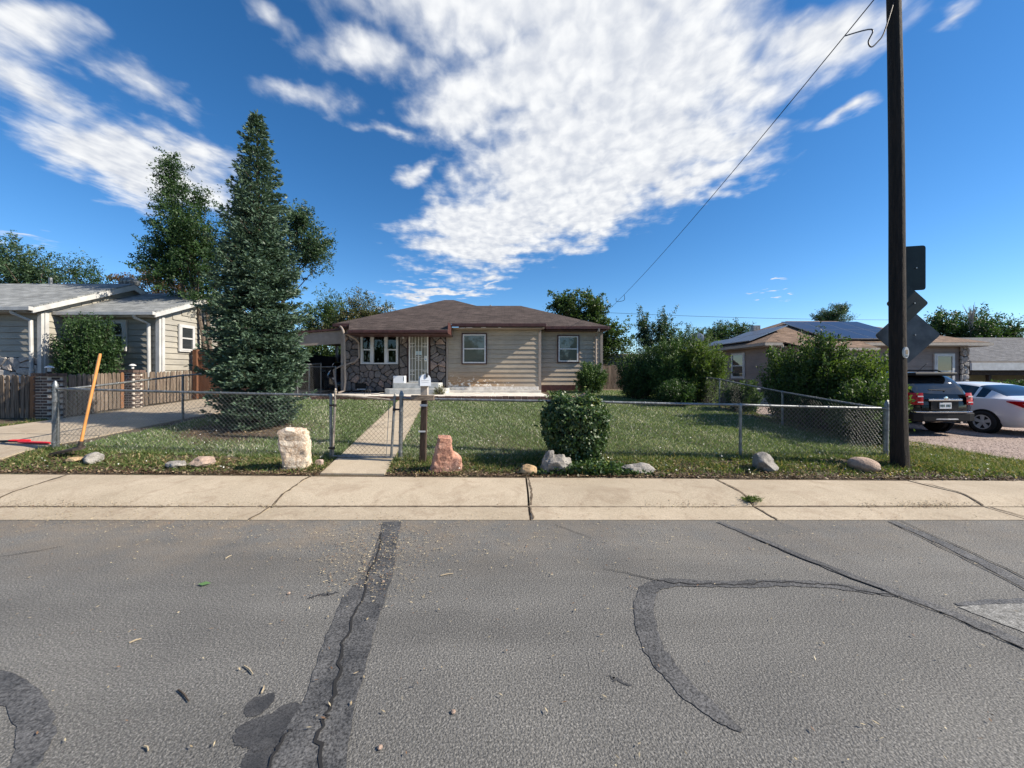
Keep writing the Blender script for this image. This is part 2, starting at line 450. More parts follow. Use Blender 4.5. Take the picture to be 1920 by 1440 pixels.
def siding(name, c1, c2, stain=False):
    m, nt, b = nodes_for(name)
    v = wcoord(nt)
    streak = noise(nt, wcoord(nt, (1.2, 1.2, 7)), 2.5, 6, .6)
    c = ramp(nt, streak, [(.3, c1), (.7, c2)])
    c = mixc(nt, 1.0, c, ramp(nt, noise(nt, v, 1.1, 4), [(.35, (.86, .86, .88)), (.65, (1.06, 1.05, 1.03))]), 'MULTIPLY')
    c = mixc(nt, 1.0, c, ramp(nt, objrand(nt), [(0, (.93,) * 3), (1, (1.05,) * 3)]), 'MULTIPLY')
    if stain:   # rust-brown water staining and peeling paint low on the boards beside the steps
        sp = nt.nodes.new('ShaderNodeSeparateXYZ'); nt.links.new(v, sp.inputs[0])
        zr = nt.nodes.new('ShaderNodeMapRange'); nt.links.new(sp.outputs[2], zr.inputs[0])
        for i, x in enumerate((1.85, 1.22, 0, 1)): zr.inputs[1 + i].default_value = x
        xr = nt.nodes.new('ShaderNodeMapRange'); nt.links.new(sp.outputs[0], xr.inputs[0])
        for i, x in enumerate((.9, -1.3, 0, 1)): xr.inputs[1 + i].default_value = x
        f = mth(nt, 'MULTIPLY', zr.outputs[0], xr.outputs[0])
        f = mth(nt, 'MULTIPLY', f, mth(nt, 'ADD', noise(nt, wcoord(nt, (1, 1, 2)), 3, 5), .45), True)
        c = mixc(nt, f, c, (.33, .2, .10))
        z2 = nt.nodes.new('ShaderNodeMapRange'); nt.links.new(sp.outputs[2], z2.inputs[0])
        for i, x in enumerate((1.62, 1.15, 0, 1)): z2.inputs[1 + i].default_value = x
        pk = mth(nt, 'MULTIPLY', z2.outputs[0], xr.outputs[0])
        pe = ramp(nt, mth(nt, 'ADD', mth(nt, 'MULTIPLY', pk, .12), noise(nt, wcoord(nt, (1, 1, 1.6)), 6, 8, .7)), [(.63, (0, 0, 0)), (.66, (1, 1, 1))])
        c = mixc(nt, mth(nt, 'MULTIPLY', pe, mth(nt, 'MULTIPLY', pk, 2.2, True)), c, (.78, .72, .62))
    nt.links.new(c, b.inputs['Base Color']); b.inputs['Roughness'].default_value = .65
    bump(nt, b, noise(nt, wcoord(nt, (2, 2, 30)), 8, 3), .15, .003)
    return m
M['siding'] = siding('beige_siding', (.36, .30, .23), (.46, .39, .305))
M['siding_stained'] = siding('stained_beige_siding', (.37, .31, .235), (.47, .40, .31), True)
M['siding_grey'] = siding('grey_beige_siding', (.27, .255, .215), (.34, .325, .28))  # own grey-beige, darkened in the colour to stand in for tree shade
M['siding_mauve'] = siding('mauve_brown_siding', (.20, .16, .142), (.26, .212, .186))
M['maroon'] = surf('maroon_trim', (.045, .018, .017), (.085, .035, .03), 8, .5, vary=.05)
M['white'] = surf('white_paint', (.52, .52, .51), (.64, .64, .63), 4, .5)
M['dirty_white'] = surf('flaking_white_paint', (.5, .46, .4), (.78, .75, .7), 9, .6, 30, .2, .003)
M['taupe'] = surf('taupe_trim', (.27, .225, .19), (.34, .285, .24), 5, .5)
M['cream'] = plain('cream_metal', (.76, .73, .66), .4)
M['trim_grey'] = surf('shade_dulled_white_trim', (.38, .38, .37), (.48, .48, .465), 4, .6)  # white paint with the left house's tree shade put into the colour
def shingle(name, cols, w=.32, h=.14):
    m, nt, b = nodes_for(name)
    uv = nt.nodes.new('ShaderNodeUVMap'); uv.uv_map = 'UVMap'
    br = nt.nodes.new('ShaderNodeTexBrick'); nt.links.new(uv.outputs[0], br.inputs['Vector'])
    br.inputs['Scale'].default_value = 1; br.inputs['Brick Width'].default_value = w; br.inputs['Row Height'].default_value = h
    br.inputs['Mortar Size'].default_value = .006; br.inputs['Mortar Smooth'].default_value = .3; br.offset = .37; br.squash = 1.0
    br.inputs['Color1'].default_value = (*cols[0], 1); br.inputs['Color2'].default_value = (*cols[1], 1); br.inputs['Mortar'].default_value = (*[c * .35 for c in cols[0]], 1)
    br.inputs['Bias'].default_value = 0
    sp = nt.nodes.new('ShaderNodeSeparateXYZ'); nt.links.new(uv.outputs[0], sp.inputs[0])
    c = mixc(nt, 1.0, br.outputs['Color'], ramp(nt, noise(nt, uv.outputs[0], 1.4, 6, .6), [(.3, (.8,) * 3), (.7, (1.18,) * 3)]), 'MULTIPLY')
    c = mixc(nt, 1.0, c, ramp(nt, noise(nt, uv.outputs[0], 90, 2), [(.3, (.72,) * 3), (.7, (1.25,) * 3)]), 'MULTIPLY')
    mp = nt.nodes.new('ShaderNodeMapping'); mp.inputs['Scale'].default_value = (2.2, 7.1, 1); nt.links.new(uv.outputs[0], mp.inputs['Vector'])
    c = mixc(nt, 1.0, c, ramp(nt, noise(nt, mp.outputs[0], 1.0, 1), [(.35, (.78,) * 3), (.65, (1.2,) * 3)]), 'MULTIPLY')
    nt.links.new(c, b.inputs['Base Color']); b.inputs['Roughness'].default_value = .9; b.inputs['Specular IOR Level'].default_value = .2
    row = mth(nt, 'FRACT', mth(nt, 'DIVIDE', sp.outputs[1], h))
    hgt = mth(nt, 'ADD', mth(nt, 'MULTIPLY', row, -1.0), mth(nt, 'MULTIPLY', br.outputs['Fac'], -.6))
    bump(nt, b, hgt, .8, .012)
    return m
M['roof_brown'] = shingle('brown_shingle', ((.052, .040, .036), (.080, .062, .056)))
M['roof_tan'] = shingle('tan_brown_shingle', ((.13, .088, .062), (.20, .138, .10)))
M['roof_grey'] = shingle('pale_grey_shingle', ((.19, .20, .20), (.26, .27, .268)))
M['roof_slate'] = shingle('slate_grey_shingle', ((.085, .088, .098), (.13, .134, .145)))
def stone_mat(name, stops, vary=.35):
    m, nt, b = nodes_for(name)
    v = wcoord(nt)
    c = ramp(nt, objrand(nt), stops)
    c = mixc(nt, 1.0, c, ramp(nt, noise(nt, v, 14, 7, .7), [(.25, (.45,) * 3), (.75, (1.5,) * 3)]), 'MULTIPLY')
    nt.links.new(c, b.inputs['Base Color']); b.inputs['Roughness'].default_value = .85
    bump(nt, b, noise(nt, v, 25, 7, .7), .7, .02)
    return m
M['stone'] = stone_mat('grey_brown_stone', [(0, (.10, .09, .085)), (.3, (.22, .19, .17)), (.55, (.14, .125, .12)), (.8, (.25, .2, .17)), (.93, (.33, .235, .19))])
M['stone_pale'] = stone_mat('pale_grey_stone', [(0, (.3, .28, .26)), (.5, (.42, .4, .38)), (1, (.36, .31, .27))])
M['mortar'] = surf('dark_mortar', (.03, .026, .024), (.06, .05, .045), 20, .95)
M['brick'] = stone_mat('dark_brown_brick', [(0, (.045, .032, .028)), (.6, (.075, .05, .042)), (1, (.115, .075, .06))])
M['brick_mortar'] = surf('pale_brick_mortar', (.42, .38, .33), (.55, .5, .44), 20, .95)
M['brick_pink'] = stone_mat('pink_edging_brick', [(0, (.42, .27, .21)), (1, (.52, .36, .28))])
M['brick_red'] = stone_mat('dark_red_edging_brick', [(0, (.09, .045, .036)), (1, (.16, .085, .068))])
def glass(name, base, rough=.02, wav=.0):
    m, nt, b = nodes_for(name)
    b.inputs['Base Color'].default_value = (*base, 1); b.inputs['Roughness'].default_value = rough
    b.inputs['Specular IOR Level'].default_value = .9; b.inputs['IOR'].default_value = 1.5
    if wav: bump(nt, b, noise(nt, wcoord(nt), 3, 2), wav, .02)
    return m
def clear_glass(name):
    m, nt, b = nodes_for(name)
    g = nt.nodes.new('ShaderNodeBsdfGlossy'); g.inputs['Roughness'].default_value = .01
    t = nt.nodes.new('ShaderNodeBsdfTransparent'); t.inputs[0].default_value = (.8, .84, .82, 1)
    fr = nt.nodes.new('ShaderNodeFresnel'); fr.inputs[0].default_value = 1.5
    mx = nt.nodes.new('ShaderNodeMixShader'); nt.links.new(fr.outputs[0], mx.inputs[0])
    nt.links.new(t.outputs[0], mx.inputs[1]); nt.links.new(g.outputs[0], mx.inputs[2])
    nt.links.new(mx.outputs[0], nt.nodes['Material Output'].inputs[0])
    return m
M['glass'] = clear_glass('clear_window_glass')
M['glass_blind'] = glass('glass_over_blind', (.11, .12, .10), .03, .05)
M['glass_dark'] = glass('dark_window_glass', (.025, .03, .032), .02, .04)
M['car_glass'] = glass('tinted_car_glass', (.012, .015, .018), .01)
M['interior'] = plain('dim_interior', (.04, .034, .028), .9)
M['lamp_cloth'] = plain('lamp_cloth', (.35, .3, .2), .8)
M['galv'] = surf('galvanised_steel', (.17, .18, .185), (.30, .315, .32), 14, .5, 60, .1, .001, metal=.75)
M['galv_dark'] = surf('weathered_galvanised_steel', (.15, .16, .165), (.3, .31, .315), 14, .5, 60, .1, .001, metal=.7)
M['wire'] = plain('galvanised_wire', (.19, .195, .195), .5, .6)
M['wire_dark'] = plain('weathered_gate_wire', (.07, .06, .05), .6, .3)
M['rust_pipe'] = surf('tan_weathered_pipe', (.24, .2, .155), (.38, .33, .27), 18, .6, metal=.3)
M['pole'] = surf('creosoted_pole_wood', (.006, .0042, .0033), (.026, .0175, .0125), 7, .85, 22, 1.0, .02, stretch=(6, 6, .45))
M['picket'] = surf('weathered_grey_wood', (.085, .063, .046), (.20, .158, .122), 6, .9, 14, .6, .006, stretch=(5, 5, .5), vary=.28)
M['picket_red'] = surf('reddish_new_wood', (.16, .075, .035), (.26, .13, .065), 6, .85, 14, .5, .005, stretch=(5, 5, .5), vary=.15)
M['cedar'] = surf('red_cedar_boards', (.10, .042, .022), (.21, .095, .05), 5, .85, 14, .5, .005, stretch=(5, 5, .4), vary=.2)
M['old_wood'] = surf('old_split_wood', (.11, .085, .062), (.30, .23, .17), 9, .9, 20, .8, .01, stretch=(1, 4, 5))
M['post_wood'] = surf('dark_post_wood', (.03, .02, .014), (.075, .05, .036), 8, .9, 20, .6, .008, stretch=(5, 5, .6))
M['handle'] = surf('varnished_handle', (.48, .20, .055), (.62, .29, .09), 5, .4, stretch=(5, 5, .6))
M['iron'] = surf('dark_iron', (.035, .03, .028), (.08, .062, .05), 22, .6, 60, .3, .003, metal=.5)
M['red_rubber'] = plain('red_grip', (.62, .02, .03), .35)
M['sign_back'] = surf('bare_aluminium', (.08, .083, .087), (.13, .134, .138), 6, .5, metal=.6)
M['sign_face'] = plain('yellow_sign_face', (.7, .45, .02), .4)
M['green_back'] = surf('dark_green_sign_back', (.008, .013, .011), (.016, .024, .02), 6, .5)
M['bark'] = surf('grey_brown_bark', (.06, .045, .034), (.16, .125, .095), 12, .9, 30, .8, .01, stretch=(4, 4, .8))
M['bark_dark'] = surf('dark_bark', (.03, .022, .016), (.08, .06, .045), 12, .9, 30, .8, .01)
M['black'] = plain('black_plastic', (.009, .009, .010), .45, 0, .2)
M['tyre'] = surf('tyre_rubber', (.012, .012, .012), (.022, .022, .022), 20, .8)
M['chrome'] = plain('chrome', (.75, .75, .76), .12, 1)
M['alloy'] = plain('alloy_rim', (.55, .56, .57), .35, .3)
M['paint_black'] = plain('black_car_paint', (.004, .005, .007), .12, 0, .2, .35)
M['paint_white'] = plain('white_car_paint', (.80, .79, .77), .3, 0, .5, 1.0)
M['paint_navy'] = plain('dark_navy_car_paint', (.008, .012, .02), .25, 0, .5, 1.0)
M['tail_red'] = plain('red_tail_lens', (.36, .004, .008), .2, 0, .25, .1)
M['tail_clear'] = plain('clear_tail_lens', (.7, .68, .68), .15, 0, .6, .5)
M['plate'] = plain('licence_plate', (.62, .65, .66), .4)
M['ink'] = plain('dark_green_ink', (.03, .07, .05), .5)
def solar():
    m, nt, b = nodes_for('solar_cells')
    b.inputs['Base Color'].default_value = (.014, .02, .045, 1); b.inputs['Roughness'].default_value = .3; b.inputs['Specular IOR Level'].default_value = .35
    return m
M['solar'] = solar()
M['solar_frame'] = plain('solar_frame', (.30, .33, .38), .35, .7)

# ================================================================== SETTING
def sheet(name, pts, mat, z, parent=None, thick=.0):
    mb = MB()
    mb.add([(p[0], p[1], z) for p in pts], [tuple(range(len(pts)))])
    o = mb.build(name, mat, parent)
    me = o.data
    if me.polygons and me.polygons[0].normal.z < 0: me.flip_normals()
    return o
def ground_sheet():
    ys = [-80, -20, 0, 3, 4.0, 4.12, 5.44, 5.46] + list(np.arange(5.55, 6.6, .12)) + list(np.arange(6.7, 17, .3)) + [18, 20, 23, 28, 36, 50, 80, 140, 300, 900]
    xs = [-900, -300, -120, -60, -35, -25, -20, -17] + list(np.arange(-15, 15.1, .35)) + [17, 20, 25, 35, 60, 120, 300, 900]
    V = []; F = []
    for y in ys:
        for x in xs:
            z = gz(x, y)
            if 5.5 < y < 17 and abs(x) < 15: z += .012 * math.sin(x * 3.1 + y * 1.7) * math.sin(y * 2.3 - x) 
            V.append((x, y, z))
    nx = len(xs)
    for j in range(len(ys) - 1):
        for i in range(nx - 1):
            a = j * nx + i
            F.append((a, a + 1, a + 1 + nx, a + nx))
    o = np_mesh('ground', V, F, M['soil'], smooth=True)
    tag(o, kind='structure')
ground_sheet()

road = MB()
xs = list(np.linspace(-120, 120, 61)); 
for i in range(60):
    road.add([(xs[i], -14, 0), (xs[i + 1], -14, 0), (xs[i + 1], 4.18, 0), (xs[i], 4.18, 0)], [(0, 1, 2, 3)])
road = road.build('road', M['asphalt'])
tag(road, kind='structure')

def jitter(pts, amp, n=4):
    """finer, wavering version of a polyline"""
    out = []
    for i in range(len(pts) - 1):
        a, b = Vector(pts[i]), Vector(pts[i + 1])
        for k in range(n):
            t = k / n
            out.append(a.lerp(b, t) + Vector((random.uniform(-amp, amp), random.uniform(-amp, amp), 0)))
    out.append(Vector(pts[-1]))
    return out
def strip(name, left, right, mat, z, amp=.008):
    """closed band between two edges given in photo pixels on the road plane"""
    Lp = jitter([G(*p) for p in left], amp); Rp = jitter([G(*p) for p in right], amp)
    n = min(len(Lp), len(Rp))
    mb = MB()
    mb.add([(p.x, p.y, z) for p in Lp[:n]] + [(p.x, p.y, z) for p in Rp[:n]], [(i, i + 1, n + i + 1, n + i) for i in range(n - 1)])
    o = mb.build(name, mat, road)
    return o
def ribbon(name, path, widths, mat, z, amp=.01, n=5, wj=.35, ground=False):
    pts = [G(*p) for p in path] if not ground else [Vector(p) for p in path]
    ws = []
    for i in range(len(pts) - 1):
        for k in range(n): ws.append(widths[i] + (widths[i + 1] - widths[i]) * k / n)
    ws.append(widths[-1])
    pts = jitter(pts, amp, n)
    V = []
    for i, p in enumerate(pts):
        d = (pts[min(i + 1, len(pts) - 1)] - pts[max(i - 1, 0)]); d.z = 0; d.normalize()
        s = Vector((-d.y, d.x, 0)) * ws[i] * .5
        a, b = 1 + random.uniform(-wj, wj), 1 + random.uniform(-wj, wj)
        V.append((p.x + s.x * a, p.y + s.y * a, z)); V.append((p.x - s.x * b, p.y - s.y * b, z))
    mb = MB(); mb.add(V, [(2 * i, 2 * i + 1, 2 * i + 3, 2 * i + 2) for i in range(len(pts) - 1)])
    return mb.build(name, mat, road)
# tar seal bands and cracks lying on the asphalt
strip('tar_band', [(718, 979), (705, 1030), (690, 1066), (645, 1118), (618, 1180), (598, 1230), (575, 1300), (535, 1375), (500, 1440), (470, 1500)],
      [(752, 978), (744, 1030), (740, 1066), (724, 1118), (705, 1180), (690, 1230), (672, 1300), (660, 1375), (650, 1440), (640, 1500)], M['tar'], .004)
ribbon('road_crack', [(716, 1000), (712, 1030), (692, 1075), (676, 1130), (655, 1180), (640, 1215), (634, 1270), (618, 1330), (598, 1375), (600, 1440), (596, 1500)], [.012] * 5 + [.016] * 6, M['crack'], .008, .012)
ribbon('road_crack', [(545, 1370), (530, 1390), (515, 1420), (490, 1470)], [.005, .012, .012, .012], M['crack'], .008, .01)
ribbon('tar_band', [(1236, 1094), (1215, 1106), (1207, 1140), (1212, 1180), (1228, 1222), (1258, 1262), (1300, 1305), (1350, 1345), (1392, 1372)], [.10, .13, .13, .13, .125, .12, .11, .08, .02], M['tar_old'], .004, .005, 5, .1)
ribbon('tar_band', [(1228, 1100), (1262, 1091), (1330, 1095), (1400, 1096), (1480, 1093), (1560, 1098), (1610, 1106), (1660, 1114), (1700, 1118)], [.12, .11, .09, .10, .09, .10, .08, .06, .03], M['tar_old'], .0045, .008, 5, .2)
ribbon('road_crack', [(1130, 1068), (1180, 1075), (1225, 1088), (1262, 1094), (1330, 1096), (1390, 1098), (1440, 1091), (1500, 1094), (1560, 1097), (1640, 1113), (1690, 1119)], [.004, .007] + [.010] * 8 + [.006], M['crack'], .008, .014)
ribbon('tar_band', [(1346, 979), (1405, 1003), (1500, 1043), (1610, 1086), (1700, 1119), (1790, 1153), (1870, 1188), (1960, 1226)], [.05, .07, .09, .085, .085, .09, .11, .12], M['tar_old'], .006, .006, 5, .15)
ribbon('road_crack', [(1395, 1001), (1480, 1038), (1600, 1086), (1690, 1121), (1780, 1156), (1860, 1192), (1950, 1232)], [.010] * 7, M['crack'], .009, .012)
ribbon('tar_band', [(1672, 978), (1730, 1002), (1800, 1034), (1870, 1070), (1940, 1108)], [.09, .10, .10, .10, .10], M['tar_old'], .004, .006, 5, .12)
ribbon('road_crack', [(1690, 978), (1800, 1026), (1950, 1098)], [.010, .012, .012], M['crack'], .008, .01)
ribbon('road_crack', [(1670, 980), (1760, 1024), (1860, 1074), (1950, 1122)], [.010, .012, .012, .012], M['crack'], .0082, .012)
ribbon('tar_band', [(1795, 1135), (1840, 1131), (1900, 1128), (1980, 1124)], [.03, .05, .06, .06], M['tar'], .005, .008)
strip('worn_patch', [(1800, 1140), (1850, 1133), (1905, 1132), (1990, 1130)], [(1800, 1141), (1850, 1160), (1905, 1180), (1990, 1215)], M['pale_asphalt'], .0042, .009)
ribbon('tar_band', [(-60, 1258), (0, 1280), (42, 1310), (66, 1348), (66, 1392), (46, 1440), (14, 1490)], [.10, .105, .11, .11, .11, .105, .10], M['tar_old'], .004, .005, 5, .1)
ribbon('road_crack', [(1040, 985), (1070, 995), (1110, 1010)], [.006, .006, .003], M['crack'], .008, .012)
ribbon('road_crack', [(0, 1045), (60, 1036), (120, 1025)], [.004, .008, .003], M['crack'], .008, .012)
def blob_stain(cx, cy, rx, ry, seed):
    rr = random.Random(seed)
    c = G(cx, cy); a = G(cx + rx, cy); b = G(cx, cy + ry)
    ax, by = abs(a.x - c.x), abs(b.y - c.y)
    n = 90
    ph = [rr.uniform(0, 6.28) for _ in range(8)]
    pts = []
    for k in range(n):
        t = 2 * math.pi * k / n
        s = 1 + sum(math.sin((j + 2) * t + ph[j]) * .28 / (j * .7 + 1) for j in range(8)) * .42 + rr.uniform(-.05, .05)
        pts.append((c.x + ax * s * math.cos(t), c.y + by * s * math.sin(t)))
    sheet('oil_stain', pts, M['stain'], .0016 + .0004 * (seed % 5), road)
blob_stain(512, 1368, 56, 46, 3); blob_stain(500, 1425, 48, 44, 5); blob_stain(486, 1322, 26, 20, 6); blob_stain(548, 1333, 30, 14, 9)
ribbon('oil_stain', [(577, 1124), (592, 1117), (612, 1114), (634, 1112)], [.008, .022, .03, .012], M['stain'], .003, .012, 6, .6)
ribbon('oil_stain', [(1140, 1268), (1160, 1277), (1185, 1284)], [.006, .022, .008], M['stain'], .003, .01, 7, .6)

# gutter pan, rolled kerb and sidewalk, cast in slabs with open joints
gutter = tag(thing('gutter', (0, 4.38, 0), None, None), kind='structure')
sidewalk = tag(thing('sidewalk', (0, 5.0, .1), None, None), kind='structure')
joints = [-15.4, -12.4, -9.3, -6.28, -2.86, .20, 2.88, 5.62, 8.6, 11.6, 14.7]
for i in range(len(joints) - 1):
    a, b = joints[i] + .012, joints[i + 1] - .012
    n = 8
    # sidewalk slab with rolled front
    prof = [(4.577, -.02), (4.579, .0115), (4.66, .045), (4.73, .078), (4.80, .097), (4.86, .104), (5.16, .111), (5.50, .118), (5.50, -.05), (4.585, -.05)]
    mb = MB(); rows = []
    sh = random.uniform(-.004, .004)
    for k in range(n + 1):
        x = a + (b - a) * k / n
        t = []
        for (y, z) in prof:
            w = sstep(4.6, 5.5, y) if z > -.04 else 0
            skew = .0
            t.append((x + skew, y, z + (walk_edge(x) - .118) * w + (sh if z > 0 else 0)))
        rows.append(t)
    m = len(prof)
    mb.add([p for t in rows for p in t], [(k * m + j, k * m + (j + 1) % m, (k + 1) * m + (j + 1) % m, (k + 1) * m + j) for k in range(n) for j in range(m)]
           + [tuple(range(m)), tuple(n * m + j for j in range(m))])
    mb.build('slab', M['concrete'], sidewalk, smooth='auto')
    g = MB()
    for k in range(n):
        x0, x1 = a + (b - a) * k / n, a + (b - a) * (k + 1) / n
        g.add([(x0, 4.185, .006), (x1, 4.185, .006), (x1, 4.575, .010), (x0, 4.575, .010), (x0, 4.185, -.05), (x1, 4.185, -.05), (x1, 4.575, -.05), (x0, 4.575, -.05)],
              [(0, 1, 2, 3), (0, 4, 5, 1), (3, 2, 6, 7)] + ([(0, 3, 7, 4)] if k == 0 else []) + ([(1, 5, 6, 2)] if k == n - 1 else []))
    g.build('slab', M['concrete'], gutter)
bed = MB().box(-16, 16, 4.18, 5.5, -.045, -.004)
bed.build('joint_bed', M['concrete_joint'], sidewalk)
# wandering cracks that follow the joints over the walk
def walk_top(x, y):
    z = np.interp(y, [4.58, 4.59, 4.66, 4.73, 4.80, 4.86, 5.16, 5.50], [.012, .014, .045, .078, .097, .104, .111, .118])
    return z + (walk_edge(x) - .118) * sstep(4.6, 5.5, y) + .006
for jx in joints[2:-2]:
    rr_ = random.Random(int(jx * 100))
    ys_ = list(np.linspace(4.60, 5.495, 16)); V = []; off = rr_.uniform(-.02, .02)
    for y_ in ys_:
        off += rr_.uniform(-.014, .014); w_ = rr_.uniform(.007, .017)
        V += [(jx + off - w_, y_, walk_top(jx, y_)), (jx + off + w_, y_, walk_top(jx, y_))]
    mb = MB(); mb.add(V, [(2 * k, 2 * k + 1, 2 * k + 3, 2 * k + 2) for k in range(len(ys_) - 1)]); mb.build('joint_crack', M['concrete_joint'], sidewalk)
    V = []
    for y_ in np.linspace(4.19, 4.575, 7):
        off += rr_.uniform(-.01, .01); w_ = rr_.uniform(.006, .013)
        V += [(jx + off - w_, y_, .0145), (jx + off + w_, y_, .0145)]
    mb = MB(); mb.add(V, [(2 * k, 2 * k + 1, 2 * k + 3, 2 * k + 2) for k in range(6)]); mb.build('joint_crack', M['concrete_joint'], gutter)
# dirt packed along the kerb joint and in patches
for (x0, x1, w) in [(-7.5, -2.9, .035), (-2.9, .3, .02), (.3, 2.6, .022), (2.6, 7.5, .02)]:
    n = 40
    mb = MB(); V = []
    for k in range(n + 1):
        x = x0 + (x1 - x0) * k / n
        V += [(x, 4.574 - w * random.uniform(.0, .8) ** 2, .0135), (x, 4.597 + w * .25 * random.uniform(0, 1), .0185)]
    mb.add(V, [(2 * k, 2 * k + 2, 2 * k + 3, 2 * k + 1) for k in range(n)])
    mb.build('gutter_dirt', M['concrete_joint'], gutter)

# ---- driveway on the left, in slabs that follow the rise
driveway = tag(thing('driveway', (-9.4, 10, lawn(-9.4, 10)), None, None), kind='structure')
def ground_slab(name, poly_fn, y0, y1, x0, x1, mat, parent, lift=.02, ny=6, nx=4, down=.12):
    """slab whose top follows the terrain; poly_fn(y) shifts x"""
    mb = MB(); V = []
    for j in range(ny + 1):
        y = y0 + (y1 - y0) * j / ny
        for i in range(nx + 1):
            x = x0 + (x1 - x0) * i / nx + poly_fn(y)
            V.append((x, y, max(lawn(x, y), lawn(x, y)) + lift))
    n1 = (nx + 1) * (ny + 1)
    V2 = [(p[0], p[1], p[2] - down) for p in V]
    F = [(j * (nx + 1) + i, j * (nx + 1) + i + 1, (j + 1) * (nx + 1) + i + 1, (j + 1) * (nx + 1) + i) for j in range(ny) for i in range(nx)]
    rim = [i for i in range(nx + 1)] + [j * (nx + 1) + nx for j in range(1, ny + 1)] + [ny * (nx + 1) + i for i in range(nx - 1, -1, -1)] + [j * (nx + 1) for j in range(ny - 1, 0, -1)]
    F += [(rim[k], rim[(k + 1) % len(rim)], n1 + rim[(k + 1) % len(rim)], n1 + rim[k]) for k in range(len(rim))]
    mb.add(V + V2, F)
    return mb.build(name, mat, parent)
ysd = [5.515, 7.35, 9.1, 11.0, 13.2, 15.6, 18.2, 21, 24]
for j in range(len(ysd) - 1):
    for (xa, xb) in ((-10.75, -9.32), (-9.3, -7.9)):
        ground_slab('slab', lambda y: 0, ysd[j] + .01, ysd[j + 1] - .01, xa, xb, M['drive'], driveway, .025 + random.uniform(-.004, .004))
# ---- path from the gate to the patio, slightly oblique
path = tag(thing('path', (-2.9, 9, lawn(-2.9, 9)), None, None), kind='structure')
WP = lambda y: -2.29 - .152 * (y - 5.5)
yp = [5.515, 6.42, 7.62, 8.8, 10.0, 11.2, 12.35, 13.33]
for j in range(len(yp) - 1):
    ground_slab('slab', WP, yp[j] + .008, yp[j + 1] - .008, -.46, .46, M['concrete'], path, .022, 4, 3)
# ---- gravel drive on the right
gd = MB(); V = []
ny, nx = 30, 20
for j in range(ny + 1):
    y = 5.9 + 12 * j / ny
    for i in range(nx + 1):
        edge = 9.35 + .25 * math.sin(y * 1.3) + .12 * math.sin(y * 4.1) + (0 if y > 6.6 else (6.6 - y) * 1.2)
        x = edge + (17.5 - edge) * i / nx
        V.append((x, y, lawn(x, y) + .012 + .006 * math.sin(x * 5 + y * 3)))
gd.add(V, [(j * (nx + 1) + i, j * (nx + 1) + i + 1, (j + 1) * (nx + 1) + i + 1, (j + 1) * (nx + 1) + i) for j in range(ny) for i in range(nx)])
gdo = gd.build('gravel_drive', M['gravel'], smooth=True); tag(gdo, kind='structure')

# ---- patio slab in front of the house
patio = tag(thing('patio', (-3, 14.5, .8), None, None), kind='structure')
PZ = .80
for (x0, x1) in ((-7.0, -4.9), (-4.88, -2.72), (-2.70, -.72), (-.70, 1.36)):
    mb = MB()
    mb.prism([(x0, 13.42), (x1, 13.42), (x1 if x1 < 1 else 1.20, 15.96), (x0, 15.96)], 'z', PZ - .2, PZ + random.uniform(-.003, .003))
    mb.build('slab', M['concrete_pale'], patio, bevel=.01)
bk = MB().box(-.105, .105, -.045, .045, -.06, .06)
bmesh_brick = None
def shared(name, mb):
    me = bpy.data.meshes.new(name); me.from_pydata([tuple(p) for p in mb.v], [], mb.f)
    import bmesh
    bm = bmesh.new(); bm.from_mesh(me); bmesh.ops.recalc_face_normals(bm, faces=bm.faces); bm.to_mesh(me); bm.free()
    return me
edge_me = shared('edging_brick', bk)
edge_me2 = shared('edging_brick_pink', bk)
x = -7.0
while x < 1.5:
    piece('brick', edge_me, M['brick_red'], patio, (x + .11, 13.36, PZ - .055 + random.uniform(-.008, .008)), (0, 0, random.uniform(-.03, .03)))
    x += .222
# curved pink brick border right of the patio
cpts = [Vector((1.5, 13.42)), Vector((1.95, 13.6)), Vector((2.35, 13.95)), Vector((2.65, 14.4)), Vector((2.85, 14.9)), Vector((2.92, 15.4))]
for i in range(len(cpts) - 1):
    a, b = cpts[i], cpts[i + 1]
    nb = 2
    for k in range(nb):
        p = a.lerp(b, (k + .5) / nb); ang = math.atan2((b - a).y, (b - a).x)
        piece('brick', edge_me2, M['brick_pink'], patio, (p.x, p.y, lawn(p.x, p.y) + .05), (0, 0, ang), (1.1, 1, 1))

# ================================================================== MAIN HOUSE
def roof(name, polys, mat, parent, thick=.09):
    V, F, U = [], [], []
    for poly in polys:
        P_ = [Vector(p) for p in poly]
        n = Vector((0, 0, 0))
        for i in range(len(P_)):
            n += (P_[i] - P_[0]).cross(P_[(i + 1) % len(P_)] - P_[0])
        n.normalize()
        if n.z < 0: P_.reverse(); n = -n
        h = Vector((0, 0, 1)).cross(n)
        h = h.normalized() if h.length > 1e-4 else Vector((1, 0, 0))
        up = n.cross(h)
        b = len(V); k = len(P_)
        V += P_ + [p - Vector((0, 0, thick)) for p in P_]
        F += [tuple(range(b, b + k)), tuple(range(b + 2 * k - 1, b + k - 1, -1))] + [(b + i, b + k + i, b + k + (i + 1) % k, b + (i + 1) % k) for i in range(k)]
        U += [(p.dot(h), p.dot(up)) for p in P_] * 2
    o = wpos(parent)
    me = bpy.data.meshes.new(name)
    me.from_pydata([tuple(p - o) for p in V], [], F)
    uv = me.uv_layers.new(name='UVMap')
    for l in me.loops: uv.data[l.index].uv = U[l.vertex_index]
    return link(name, me, mat, parent, False, o)
BOARD = {}
